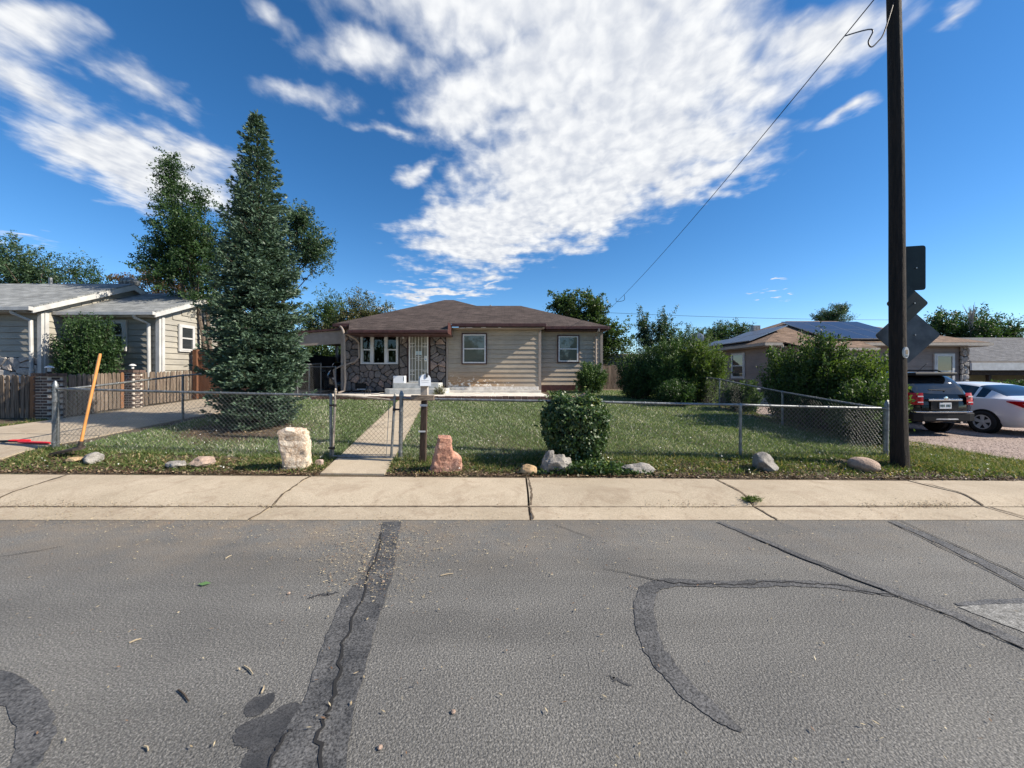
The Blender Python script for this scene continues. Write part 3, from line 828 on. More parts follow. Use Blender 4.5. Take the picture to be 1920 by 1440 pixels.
def board_mesh(h, t=.038):
    if (h, t) not in BOARD:
        mb = MB()
        sec = [(0, 0.012), (-t, 0), (-t * .95, .005), (-.010, h - .014), (0, h - .014)]
        mb.add([(0, y, z) for y, z in sec] + [(1, y, z) for y, z in sec],
               [(4, 3, 2, 1, 0), (5, 6, 7, 8, 9)] + [(i, (i + 1) % 5, 5 + (i + 1) % 5, 5 + i) for i in range(5)])
        BOARD[(h, t)] = mb
    return BOARD[(h, t)]
BM_CACHE = {}
def boards(parent, p0, p1, z0, z1, h, mat, clip=None, t=.038):
    """lap siding from p0 to p1 (outward side is to the right of p0->p1); clip(z) gives (start, end) distances"""
    p0, p1 = Vector((*p0, 0)), Vector((*p1, 0))
    d = p1 - p0; L = d.length; d.normalize(); ang = math.atan2(d.y, d.x)
    key = (h, t, mat.name)
    if key not in BM_CACHE: BM_CACHE[key] = shared('siding_board', board_mesh(h, t))
    z = z0
    while z < z1 - .02:
        a, b = (0, L) if clip is None else clip(z + h * .5)
        if b - a > .08:
            q = p0 + d * a
            piece('siding_board', BM_CACHE[key], mat, parent, (q.x, q.y, z), (0, 0, ang), (b - a, 1, min(1, (z1 - z) / h)))
        z += h
def frame_matrix(p0, p1, z):
    """local x along the wall, local y outward, local z up"""
    d = Vector((p1[0] - p0[0], p1[1] - p0[1], 0)).normalized()
    n = Vector((d.y, -d.x, 0))
    return Matrix(((d.x, n.x, 0, p0[0]), (d.y, n.y, 0, p0[1]), (0, 0, 1, z), (0, 0, 0, 1)))
def window(parent, p0, p1, z0, z1, mat_frame, mat_glass, trim=None, trim_w=.06, split=True, fw=.055, out=.03, mats2=None):
    """double-hung window: frame, meeting rail, two panes, optional outer trim"""
    w = math.hypot(p1[0] - p0[0], p1[1] - p0[1]); h = z1 - z0
    Mx = frame_matrix(p0, p1, z0)
    f = MB(Mx)
    f.box(0, fw, out - .03, out + .04, 0, h); f.box(w - fw, w, out - .03, out + .04, 0, h)
    f.box(fw, w - fw, out - .03, out + .038, 0, fw); f.box(fw, w - fw, out - .03, out + .038, h - fw, h)
    wd = f.build('window', mat_frame, parent)
    if split:
        MB(Mx).box(fw, w - fw, out - .02, out + .03, h * .5 - .025, h * .5 + .025).build('meeting_rail', mat_frame, wd)
        MB(Mx).box(fw, w - fw, out - .03, out + .012, h * .5 + .025, h - fw).build('pane', mat_glass, wd)
        MB(Mx).box(fw, w - fw, out - .03, out + .002, fw, h * .5 - .025).build('pane', mats2 or mat_glass, wd)
    else:
        MB(Mx).box(fw, w - fw, out - .03, out + .005, fw, h - fw).build('pane', mat_glass, wd)
    if trim:
        t = MB(Mx)
        tw = trim_w
        t.box(-tw, -.002, 0, out + .03, -tw, h + tw); t.box(w + .002, w + tw, 0, out + .03, -tw, h + tw)
        t.box(-.002, w + .002, 0, out + .028, -tw, -.002); t.box(-.002, w + .002, 0, out + .028, h + .002, h + tw)
        t.build('trim', trim, wd)
    return wd
def downspout(parent, pts, mat, r=.038):
    mb = MB(); mb.tube(pts, r, 8)
    return mb.build('downspout', mat, parent, smooth='auto')
def clip_poly(poly, a, b, c):
    """keep a*x+b*y<=c"""
    out = []
    for i in range(len(poly)):
        p, q = poly[i], poly[(i + 1) % len(poly)]
        dp, dq = a * p[0] + b * p[1] - c, a * q[0] + b * q[1] - c
        if dp <= 0: out.append(p)
        if (dp < 0 < dq) or (dq < 0 < dp):
            t = dp / (dp - dq); out.append((p[0] + (q[0] - p[0]) * t, p[1] + (q[1] - p[1]) * t))
    return out
def voronoi_cells(x0, x1, z0, z1, size, rr, aspect=1.0):
    nx, nz = max(1, round((x1 - x0) / (size * aspect))), max(1, round((z1 - z0) / size))
    S = []
    for i in range(nx):
        for j in range(nz):
            if rr.random() < .07: continue
            S.append((x0 + (i + .5 + (.25 if j % 2 else -.25) + rr.uniform(-.62, .62)) * (x1 - x0) / nx, z0 + (j + .5 + rr.uniform(-.62, .62)) * (z1 - z0) / nz))
            if rr.random() < .25:      # wedge a small stone against a big one
                S.append((S[-1][0] + rr.uniform(-.4, .4) * size, S[-1][1] + rr.uniform(-.4, .4) * size))
    S = [s for k, s in enumerate(S) if all(math.hypot(s[0] - q[0], (s[1] - q[1]) * 1.15) > size * .34 for q in S[:k])]
    cells = []
    for s in S:
        poly = [(x0, z0), (x1, z0), (x1, z1), (x0, z1)]
        for t in S:
            if t is s: continue
            if abs(t[0] - s[0]) > size * 4 or abs(t[1] - s[1]) > size * 4: continue
            a, b = t[0] - s[0], t[1] - s[1]
            poly = clip_poly(poly, a, b, (t[0]**2 + t[1]**2 - s[0]**2 - s[1]**2) / 2)
            if len(poly) < 3: break
        if len(poly) >= 3: cells.append(poly)
    return cells
def stones(parent, p0, p1, regions, mat, size, gap, depth, seed, wallz=0.0):
    """irregular stone veneer; every stone its own piece. regions: (u0,u1,z0,z1) along the wall"""
    rr = random.Random(seed)
    Mx = frame_matrix(p0, p1, wallz)
    for (u0, u1, z0, z1) in regions:
        for poly in voronoi_cells(u0, u1, z0, z1, size, rr, 1.15):
            cx = sum(p[0] for p in poly) / len(poly); cz = sum(p[1] for p in poly) / len(poly)
            R0 = min(math.hypot(p[0] - cx, p[1] - cz) for p in poly)
            if R0 < gap * 1.5: continue
            # shrink for the joint, then cut corners
            q = []
            for p in poly:
                d = math.hypot(p[0] - cx, p[1] - cz); s = max(.3, 1 - gap / d * 1.15)
                q.append((cx + (p[0] - cx) * s, cz + (p[1] - cz) * s))
            ch = []
            for i in range(len(q)):
                a, b = q[i], q[(i + 1) % len(q)]
                e = .2 + rr.uniform(-.06, .06)
                ch.append((a[0] + (b[0] - a[0]) * e, a[1] + (b[1] - a[1]) * e)); ch.append((a[0] + (b[0] - a[0]) * (1 - e), a[1] + (b[1] - a[1]) * (1 - e)))
            n = len(ch); dd = depth * rr.uniform(.65, 1.3)
            tx, tz = rr.uniform(-.15, .15), rr.uniform(-.15, .15)
            V = [(p[0], -.01, p[1]) for p in ch]
            for (s, o) in ((.985, .62), (.82, .92)):
                V += [(cx + (p[0] - cx) * s, dd * o * rr.uniform(.8, 1.15) + (p[0] - cx) * tx + (p[1] - cz) * tz, cz + (p[1] - cz) * s) for p in ch]
            V.append((cx + rr.uniform(-.03, .03), dd * rr.uniform(.9, 1.15), cz + rr.uniform(-.03, .03)))
            F = []
            for r_ in (0, 1):
                F += [(r_ * n + i, r_ * n + (i + 1) % n, (r_ + 1) * n + (i + 1) % n, (r_ + 1) * n + i) for i in range(n)]
            F += [(2 * n + i, 2 * n + (i + 1) % n, 3 * n) for i in range(n)]
            mb = MB(Mx); mb.add(V, F)
            mb.build('stone', mat, parent)

house = thing('bungalow', (-1.6, 16, .8), 'low beige bungalow with brown hip roof, stone veneer and white security door', 'house')
def main_house():
    H = house
    WZ = 3.50                                            # wall top
    # ---- shell
    w = MB()
    # stone section front wall with an opening for the picture window (X -6.28..-4.73, Z 1.98..3.18)
    w.box(-7.0, -6.28, 16.02, 16.2, .6, WZ); w.box(-4.73, -2.7, 16.02, 16.2, .6, WZ)
    w.box(-6.28, -4.73, 16.02, 16.2, .6, 1.98); w.box(-6.28, -4.73, 16.02, 16.2, 3.18, WZ)
    w.box(-7.0, -6.85, 16.2, 23.8, .6, WZ)
    w.build('stone_backing_wall', M['mortar'], H)
    w = MB(); w.box(-2.7, 1.18, 16.02, 16.2, .6, WZ); w.box(1.03, 1.18, 16.2, 16.62, .6, WZ)
    w.box(1.18, 3.87, 16.62, 16.8, .6, WZ); w.box(3.72, 3.87, 16.8, 22.8, .6, WZ); w.box(-7.0, 3.87, 23.8, 24.0, .6, WZ)
    w.build('wall', M['siding'], H)
    # ---- dim room behind the picture window
    r = MB(); r.add([(-6.84, 16.21, .9), (-4.0, 16.21, .9), (-4.0, 19.6, .9), (-6.84, 19.6, .9), (-6.84, 16.21, 3.45), (-4.0, 16.21, 3.45), (-4.0, 19.6, 3.45), (-6.84, 19.6, 3.45)],
                    [(0, 1, 2, 3), (7, 6, 5, 4), (2, 6, 7, 3), (1, 5, 6, 2), (0, 3, 7, 4)])
    r.build('room', M['interior'], H, fixn=False)
    # ---- stone veneer
    stones(H, (-7.0, 16.02), (-2.7, 16.02), [(.02, .66, .0, 2.65), (.66, 2.30, .0, 1.12), (2.33, 2.66, .0, 2.65), (3.60, 4.24, .0, 2.65)], M['stone'], .235, .011, .075, 5, wallz=.85)
    stones(H, (-7.0, 23.8), (-7.0, 16.0), [(.1, 7.75, .0, 2.6)], M['stone'], .42, .02, .06, 8, wallz=.85)
    # ---- siding
    h = .193
    boards(H, (-2.66, 16.02), (1.14, 16.02), 1.06, WZ, h, M['siding_stained'])
    boards(H, (1.20, 16.62), (3.84, 16.62), 1.10, WZ, h, M['siding'])
    boards(H, (1.18, 16.04), (1.18, 16.6), 1.06, WZ, h, M['siding'])
    boards(H, (3.87, 16.66), (3.87, 22.8), 1.10, WZ, h, M['siding'])
    MB().box(1.105, 1.215, 15.97, 16.08, .8, WZ).build('corner_trim', M['taupe'], H)
    MB().box(3.81, 3.915, 16.57, 16.68, .85, WZ).build('corner_trim', M['taupe'], H)
    MB().box(-2.73, -2.665, 15.975, 16.03, .85, WZ).build('corner_trim', M['taupe'], H)
    MB().box(1.2, 3.86, 16.585, 16.61, .6, 1.098).build('foundation', M['maroon'], H)
    # white peeling skirting ledge above the patio
    MB().box(-2.66, 1.10, 15.93, 16.015, .9, 1.05).build('skirting', M['dirty_white'], H, bevel=.01)
    MB().box(-2.66, 1.2, 15.86, 16.0, .72, .90).build('footing', M['concrete_pale'], H, bevel=.01)
    # ---- roof
    e, Y0, Yp, pk = 3.62, 15.5, 19.6, 5.34
    xl, xr, xm = -7.12, 1.34, -3.18
    A, B = (xl, Y0, e), (xr, Y0, e)
    R1 = (xm - .25, Yp, pk); R2 = (xm + .2, Yp, pk)
    rf = roof('roof', [[A, B, R2, R1], [A, R1, (xm - .25, 24.6, pk), (xl, 24.6, e)], [B, (xr, 24.6, e), (xm + .2, 24.6, pk), R2], [R1, R2, (xm + .2, 24.6, pk), (xm - .25, 24.6, pk)]], M['roof_brown'], H, .05)
    er, Yr = 3.585, 16.1
    roof('roof', [[(-1.0, Yr, er), (3.98, Yr, er), (.45, 19.7, 5.06), (-3, 19.7, 5.06), (-3, 18.4, 4.54)], [(3.98, Yr, er), (3.98, 23.3, er), (.45, 19.7, 5.06)], [(.45, 19.7, 5.06), (3.98, 23.3, er), (-3, 23.3, er), (-3, 19.7, 5.06)]], M['roof_brown'], H, .05)
    # lower overhang that runs on over the stone front
    sl = (pk - e) / (Yp - Y0)
    t = .86
    roof('porch_roof', [[(-6.22, Y0 - t, e - t * sl), (-2.44, Y0 - t, e - t * sl), (-2.44, Y0 + .3, e + .3 * sl + .012), (-6.22 - .45, Y0 + .3, e + .3 * sl + .012)]], M['roof_brown'], H, .05)
    MB().prism([(-2.452, Y0 - t + .03), (-2.438, Y0 - t + .03), (-2.438, Y0 + .1), (-2.452, Y0 + .1)], 'z', e - t * sl - .14, e - .07).build('gable_return', M['maroon'], H)
    MB().box(-6.4, -2.46, Y0 - t + .05, 16.0, e - t * sl - .15, e - t * sl - .125).build('soffit', M['maroon'], H)
    MB().box(-6.24, -2.43, Y0 - t - .07, Y0 - t + .05, e - t * sl - .12, e - t * sl - .025).build('gutter', M['maroon'], H, bevel=.012)
    MB().box(-7.2, -6.26, Y0 - .10, Y0 + .02, e - .145, e - .03).build('gutter', M['maroon'], H, bevel=.012)
    MB().box(xl - .10, xl + .02, Y0 + .03, 24.6, e - .145, e - .03).build('gutter', M['maroon'], H, bevel=.012)
    MB().box(-2.42, xr + .04, Y0 - .10, Y0 + .02, e - .145, e - .025).build('gutter', M['maroon'], H, bevel=.012)
    MB().box(xr + .05, 4.02, Yr - .10, Yr + .02, er - .145, er - .025).build('gutter', M['maroon'], H, bevel=.012)
    MB().box(4.0, 4.1, Yr - .09, 23.3, er - .145, er - .03).build('gutter', M['maroon'], H, bevel=.012)
    MB().box(-2.43, xr - .02, Y0 + .04, 16.0, e - .19, e - .165).build('soffit', M['taupe'], H)
    MB().box(xr + .06, 3.96, Yr + .04, 16.6, er - .19, er - .165).build('soffit', M['maroon'], H)
    MB().box(xl + .05, -6.6, Y0 + .04, 24.4, e - .19, e - .165).build('soffit', M['maroon'], H)
    MB().box(xr - .03, xr + .0, Y0 + .04, 16.5, e - .18, e - .06).build('fascia', M['maroon'], H)
    # flaked paint on the fascia under the middle gutter
    for (a, b_, z) in ((-1.85, -1.6, .165), (-1.25, -1.05, .16), (-.55, -.45, .165), (-2.1, -1.9, .18)):
        MB().box(a, b_, Y0 - .016, Y0 + .022, e - z - .022, e - z).build('flaked_paint', M['dirty_white'], H)
    # ---- windows
    f = MB(); zz0, zz1, xa, xb = 1.98, 3.18, -6.28, -4.73
    yo = 15.93
    f.box(xa, xa + .07, yo, 16.1, zz0, zz1); f.box(xb - .07, xb, yo, 16.1, zz0, zz1)
    f.box(xa + .07, xb - .07, yo, 16.1, zz0, zz0 + .06); f.box(xa + .07, xb - .07, yo, 16.1, zz1 - .06, zz1)
    pw = f.build('picture_window', M['white'], H)
    m1, m2 = xa + .47, xb - .50
    MB().box(m1 - .065, m1 + .065, yo + .01, 16.09, zz0 + .06, zz1 - .06).build('mullion', M['white'], pw)
    MB().box(m2 - .065, m2 + .065, yo + .01, 16.09, zz0 + .06, zz1 - .06).build('mullion', M['white'], pw)
    zm = (zz0 + zz1) / 2
    for (a, b_) in ((xa + .07, m1 - .065), (m2 + .065, xb - .07)):
        MB().box(a, b_, yo + .02, 16.08, zm - .025, zm + .025).build('meeting_rail', M['white'], pw)
        MB().box(a, b_, 16.0, 16.006, zz0 + .06, zm - .025).build('pane', M['glass'], pw)
        MB().box(a, b_, 16.0, 16.006, zm + .025, zz1 - .06).build('pane', M['glass'], pw)
        s = MB(); s.box(a, a + .03, 15.985, 16.03, zz0 + .06, zm - .025); s.box(b_ - .03, b_, 15.985, 16.03, zz0 + .06, zm - .025)
        s.box(a + .03, b_ - .03, 15.985, 16.03, zz0 + .06, zz0 + .09); s.build('sash', M['white'], pw)
    MB().box(m1 + .065, m2 - .065, 16.0, 16.006, zz0 + .06, zz1 - .06).build('pane', M['glass'], pw)
    window(H, (-2.04, 16.0), (-1.09, 16.0), 2.02, 3.22, M['white'], M['glass_blind'], M['maroon'], .05)
    window(H, (2.0, 16.6), (2.85, 16.6), 2.1, 3.2, M['white'], M['glass_blind'], M['maroon'], .05)
    # ---- door in its dark surround
    MB().box(-4.36, -3.40, 15.985, 16.018, 1.22, 3.36).build('door_surround', M['maroon'], H)
    MB().box(-4.20, -3.52, 15.955, 15.984, 1.26, 3.16).build('entrance_door', plain('olive_grey_door', (.24, .23, .18), .5), H)
    d = MB(); dx0, dx1, dz0, dz1, yd = -4.26, -3.46, 1.235, 3.20, 15.86
    d.box(dx0, dx0 + .055, yd, yd + .05, dz0, dz1); d.box(dx1 - .055, dx1, yd, yd + .05, dz0, dz1)
    d.box(dx0 + .055, dx1 - .055, yd, yd + .05, dz0, dz0 + .06); d.box(dx0 + .055, dx1 - .055, yd, yd + .05, dz1 - .05, dz1)
    sdoor = d.build('security_door', M['cream'], H)
    for k in range(1, 6):
        x = dx0 + (dx1 - dx0) * k / 6
        MB().tube([(x, yd + .025, dz0 + .05), (x, yd + .025, dz1 - .04)], .012, 6).build('bar', M['cream'], sdoor)
    for (fx, fz) in ((1, .78), (5, .78), (3, .5), (1, .2), (5, .2)):
        x = dx0 + (dx1 - dx0) * fx / 6; z = dz0 + (dz1 - dz0) * fz
        s = MB()
        for sx in (-1, 1):
            for sz in (-1, 1):
                pts = []
                for k in range(13):
                    a = k / 12 * 1.5 * math.pi
                    rr = .05 * (1 - .45 * k / 12)
                    pts.append((x + sx * (.055 - rr * math.cos(a)), yd + .02, z + sz * (.03 + .055 * k / 12 * 1.1 + rr * math.sin(a) * .6)))
                s.tube(pts, .010, 5)
        for zz in (-.1, .1): s.lathe([(.0, -.02), (.02, -.008), (.02, .008), (.0, .02)], (x, yd + .02, z + zz), 8)
        s.build('scroll', M['cream'], sdoor)
    for fz in (.26, .5, .76):
        MB().box(dx0 + .05, dx1 - .05, yd + .034, yd + .04, dz0 + (dz1 - dz0) * fz - .006, dz0 + (dz1 - dz0) * fz + .006).build('crossbar', M['cream'], sdoor)
    MB().box(dx1 - .16, dx1 - .05, yd - .006, yd + .035, 2.1, 2.32).build('lock_plate', M['cream'], sdoor)
    MB().lathe([(.0, -.05), (.028, -.045), (.03, -.02), (.012, 0)], (dx1 - .1, yd, 2.16), 10, 'y').build('handle', M['chrome'], sdoor)
    MB().box(dx0 + .26, dx0 + .52, yd + .06, yd + .066, 2.36, 2.52).build('paper_notice', plain('pale_blue_paper', (.55, .66, .68), .8), sdoor)
    # ---- porch lamp, meter vent, gutters down
    p = MB(); p.lathe([(.0, 0), (.055, .002), (.05, .03), (.0, .035)], (-4.52, 15.9, 3.12), 10); p.tube([(-4.52, 15.93, 3.13), (-4.52, 15.86, 3.1)], .012, 6)
    p.lathe([(.02, 0), (.035, -.03), (.045, -.07), (.0, -.09)], (-4.50, 15.86, 3.12), 10); p.build('porch_light', M['white'], H, smooth='auto')
    v = MB(); v.box(-6.48, -6.05, 15.90, 16.0, .96, 1.18); v.build('crawlspace_vent', M['black'], H)
    MB().box(-6.40, -6.06, 15.86, 15.93, .93, .962).build('vent_sill', M['white'], H)
    ds = M['taupe']
    downspout(H, [(-6.92, 15.46, 3.5), (-6.78, 15.3, 3.42), (-6.46, 14.72, 3.24), (-6.44, 14.75, 3.1), (-6.50, 15.0, 1.3), (-6.56, 15.05, .92), (-6.75, 14.95, .84)], ds, .038)
    downspout(H, [(-6.44, 14.76, 3.15), (-6.30, 15.5, 2.98), (-6.32, 15.85, 2.85), (-6.32, 15.88, 2.25), (-6.5, 15.86, 2.08), (-7.1, 15.75, 1.86), (-7.28, 15.7, 1.74), (-7.08, 15.55, .85)], ds, .036)
    MB().box(-7.06, -6.96, 15.86, 15.96, .8, 3.46).build('corner_post', M['taupe'], H)
    downspout(H, [(3.62, 16.03, 3.47), (3.62, 16.03, 3.38), (3.60, 16.54, 3.2), (3.60, 16.54, 1.0)], ds, .045)
    # ---- roof furniture
    c = MB(); c.box(-.62, -.32, 21.3, 21.6, 4.3, 5.32); c.build('chimney', M['brick_red'], H)
    MB().tube([(-1.15, 20.6, 4.6), (-1.15, 20.6, 5.25)], .05, 10).build('vent_pipe', M['galv_dark'], H)
    # ---- carport roof on the left
    cp = MB(); cp.prism([(-10.3, 3.18), (-7.14, 3.42), (-7.14, 3.50), (-10.3, 3.26)], 'y', 16.1, 22.5); cp.build('carport_roof', M['maroon'], H)
    cb = MB(); cb.prism([(-10.3, 2.66), (-7.1, 2.86), (-7.1, 3.415), (-10.3, 3.175)], 'y', 16.2, 16.3); cb.build('carport_fascia', M['taupe'], H)
    MB().box(-10.2, -10.08, 16.3, 16.42, .6, 3.2).build('carport_post', M['taupe'], H)
    MB().box(-10.2, -10.08, 22.2, 22.32, .6, 3.2).build('carport_post', M['taupe'], H)
    M['carport_wall'] = plain('dark_carport_boards', (.035, .03, .027), .9)
    MB().box(-10.3, -7.0, 22.6, 22.75, .6, 2.72).build('carport_back_wall', plain('dark_shed_wall', (.03, .028, .027), .9), H)
    MB().box(-10.32, -10.22, 16.5, 22.6, .6, 2.55).build('carport_side_wall', M['carport_wall'], H)
main_house()

def steps():
    t = thing('front_steps', (-3.9, 15.2, PZ), 'two pale concrete front steps below the security door', 'steps')
    def pts_order(x0, x1, y0, y1, r):
        out = [(x0, y1)]
        for k in range(6): a = R(180 + 90 * k / 5); out.append((x0 + r + r * math.cos(a), y0 + r + r * math.sin(a)))
        for k in range(6): a = R(270 + 90 * k / 5); out.append((x1 - r + r * math.cos(a), y0 + r + r * math.sin(a)))
        out.append((x1, y1)); return out
    mb = MB(); mb.prism(pts_order(-4.95, -2.58, 14.75, 15.93, .25), 'z', PZ + .002, PZ + .2); mb.build('step', M['concrete_grey'], t, bevel=.012)
    mb = MB(); mb.prism(pts_order(-4.72, -2.86, 15.15, 15.925, .06), 'z', PZ + .203, PZ + .42); mb.build('step', M['concrete_grey'], t, bevel=.012)
steps()
def package():
    t = thing('package', (-4.5, 15.35, PZ + .42), 'white cardboard parcel left on the top step', 'parcel')
    mb = MB().box(-4.70, -4.26, 15.22, 15.48, PZ + .422, PZ + .70); mb.build('carton', plain('white_carton', (.72, .74, .78), .6), t, bevel=.004)
    MB().box(-4.30, -4.28, 15.216, 15.2195, PZ + .5, PZ + .66).build('label_strip', M['ink'], t)
    MB().box(-4.702, -4.258, 15.33, 15.37, PZ + .7, PZ + .7025).build('tape', plain('parcel_tape', (.55, .5, .42), .3), t)
package()
def lamp():
    st = thing('side_table', (-5.38, 17.3, .9), 'dark wooden side table under the lamp behind the picture window', 'table')
    MB().box(-5.75, -5.0, 17.05, 17.6, 1.66, 1.72).build('table_top', M['post_wood'], st)
    for (lx, ly) in ((-5.7, 17.1), (-5.05, 17.1), (-5.7, 17.55), (-5.05, 17.55)): MB().box(lx - .03, lx + .03, ly - .03, ly + .03, .9, 1.66).build('leg', M['post_wood'], st)
    t = thing('table_lamp', (-5.38, 17.3, 1.72), 'table lamp with drum shade behind the picture window', 'lamp')
    MB().lathe([(.06, 1.72), (.09, 1.78), (.085, 1.95), (.03, 2.05), (.02, 2.1)], (-5.38, 17.3, 0), 12).build('lamp_base', M['lamp_cloth'], t, smooth='auto')
    MB().lathe([(.27, 2.08), (.25, 2.36)], (-5.38, 17.3, 0), 20).build('lamp_shade', M['lamp_cloth'], t, smooth='auto')
lamp()

# ================================================================== NEIGHBOURING HOUSES
def left_house():
    H = thing('grey_siding_house', (-15, 14, .75), 'grey-beige lap sided house with pale grey gable roofs behind the picket fence', 'house')
    mat = M['siding_grey']; h = .19
    # main block: x -24..-14.4, y 11.8..17.2 ; ridge y 14.5
    e, rz, sl = 3.6, 4.98, (4.98 - 3.6) / (14.5 - 11.45)
    MB().box(-24, -14.43, 11.83, 17.2, .4, 3.5).build('wall', mat, H)
    g = MB(); g.prism([(11.83, 3.5), (17.2, 3.5), (14.5, rz - .13)], 'x', -14.6, -14.43); g.build('gable_wall', mat, H)
    boards(H, (-24, 11.83), (-14.44, 11.83), 2.1, 3.5, h, mat)
    MB().box(-24, -14.44, 11.79, 11.83, .5, 2.1).build('stone_backing', M['mortar'], H)
    stones(H, (-20, 11.79), (-14.46, 11.79), [(2.2, 5.5, .0, 1.0)], M['stone_pale'], .25, .012, .06, 21, wallz=1.1)
    def clipA(z):
        if z < 3.45: return (0, 5.36)
        t = (z - 3.3) / ((rz - .1) - 3.3)
        return (2.68 * t + .05, 5.36 - 2.68 * t)
    boards(H, (-14.43, 11.84), (-14.43, 17.2), .75, rz - .2, h, mat, clipA)
    roof('roof', [[(-24, 11.45, e), (-14.24, 11.45, e), (-14.24, 14.5, rz), (-24, 14.5, rz)], [(-24, 14.5, rz), (-14.24, 14.5, rz), (-14.24, 17.55, e), (-24, 17.55, e)]], M['roof_grey'], H, .05)
    for (ya, yb, za, zb) in ((11.43, 14.5, e, rz), (17.57, 14.5, e, rz)):
        r = MB(); r.prism([(ya, za - .05), (yb, zb - .05), (yb, zb - .24), (ya, za - .2)], 'x', -14.28, -14.235); r.build('rake_board', M['trim_grey'], H)
    MB().box(-24, -14.24, 11.33, 11.45, e - .14, e - .02).build('gutter', M['trim_grey'], H, bevel=.012)
    MB().box(-24, -14.5, 11.46, 11.8, e - .17, e - .145).build('soffit', M['trim_grey'], H)
    c = MB(); c.box(-14.50, -14.38, 11.745, 11.82, .6, 3.46); c.box(-14.425, -14.345, 11.82, 11.92, .6, 3.46); c.build('corner_trim', M['trim_grey'], H)
    downspout(H, [(-14.85, 11.4, 3.5), (-14.85, 11.42, 3.4), (-14.62, 11.68, 3.2), (-14.62, 11.7, 1.8), (-14.62, 11.66, 1.0)], M['trim_grey'], .05)
    # wing: x -14.4..-11.44, y 12.5..17.5 ; ridge y 15
    e2, rz2 = 3.56, 4.72
    MB().box(-14.38, -11.47, 12.53, 17.5, .4, 3.5).build('wall', mat, H)
    g = MB(); g.prism([(12.53, 3.5), (17.5, 3.5), (15.0, rz2 - .13)], 'x', -11.6, -11.47); g.build('gable_wall', mat, H)
    boards(H, (-14.34, 12.53), (-11.48, 12.53), .75, 3.48, h, mat)
    def clipB(z):
        if z < 3.4: return (0, 4.96)
        t = (z - 3.3) / ((rz2 - .1) - 3.3)
        return (2.48 * t + .04, 4.96 - 2.48 * t)
    boards(H, (-11.47, 12.54), (-11.47, 17.5), .95, rz2 - .2, h, mat, clipB)
    MB().box(-11.47, -11.44, 12.6, 17.5, .5, .95).build('foundation', M['concrete_grey'], H)
    roof('roof', [[(-14.4, 12.15, e2), (-11.25, 12.15, e2), (-11.25, 15.0, rz2), (-14.4, 15.0, rz2)], [(-14.4, 15.0, rz2), (-11.25, 15.0, rz2), (-11.25, 17.85, e2), (-14.4, 17.85, e2)]], M['roof_grey'], H, .05)
    for (ya, yb, za, zb) in ((12.13, 15.0, e2, rz2), (17.87, 15.0, e2, rz2)):
        r = MB(); r.prism([(ya, za - .05), (yb, zb - .05), (yb, zb - .22), (ya, za - .19)], 'x', -11.29, -11.245); r.build('rake_board', M['trim_grey'], H)
    MB().box(-14.4, -11.25, 12.04, 12.15, e2 - .13, e2 - .02).build('gutter', M['trim_grey'], H, bevel=.012)
    MB().box(-14.3, -11.5, 12.16, 12.5, e2 - .16, e2 - .135).build('soffit', M['trim_grey'], H)
    c = MB(); c.box(-11.54, -11.42, 12.45, 12.52, .7, 3.42); c.box(-11.465, -11.385, 12.52, 12.62, .7, 3.42); c.build('corner_trim', M['trim_grey'], H)
    downspout(H, [(-11.9, 12.1, 3.45), (-11.9, 12.12, 3.36), (-11.72, 12.4, 3.2), (-11.72, 12.42, 1.0)], M['trim_grey'], .05)
    window(H, (-13.55, 12.49), (-12.55, 12.49), 2.38, 3.27, M['trim_grey'], M['glass_dark'], M['trim_grey'], .06)
    window(H, (-11.43, 13.2), (-11.43, 13.75), 2.40, 3.24, M['trim_grey'], M['glass_dark'], M['trim_grey'], .05)
    # turbine vent on the ridge
    v = MB(); v.lathe([(.12, 4.6), (.12, 5.0), (.16, 5.02), (.26, 5.1), (.29, 5.2), (.26, 5.3), (.14, 5.37), (0.0, 5.39)], (-15.1, 15.2, 0), 18)
    vo = v.build('turbine_vent', M['galv_dark'], H, smooth='auto')
    for k in range(14):
        a = 2 * math.pi * k / 14
        MB().tube([(-15.1 + .27 * math.cos(a), 15.2 + .27 * math.sin(a), 5.08), (-15.1 + .30 * math.cos(a + .15), 15.2 + .30 * math.sin(a + .15), 5.2), (-15.1 + .26 * math.cos(a + .3), 15.2 + .26 * math.sin(a + .3), 5.31)], .012, 4).build('fin', M['galv'], vo)
    MB().tube([(-18.6, 15.5, 4.6), (-18.6, 15.5, 5.45)], .06, 8).build('vent_pipe', M['galv_dark'], H)
left_house()

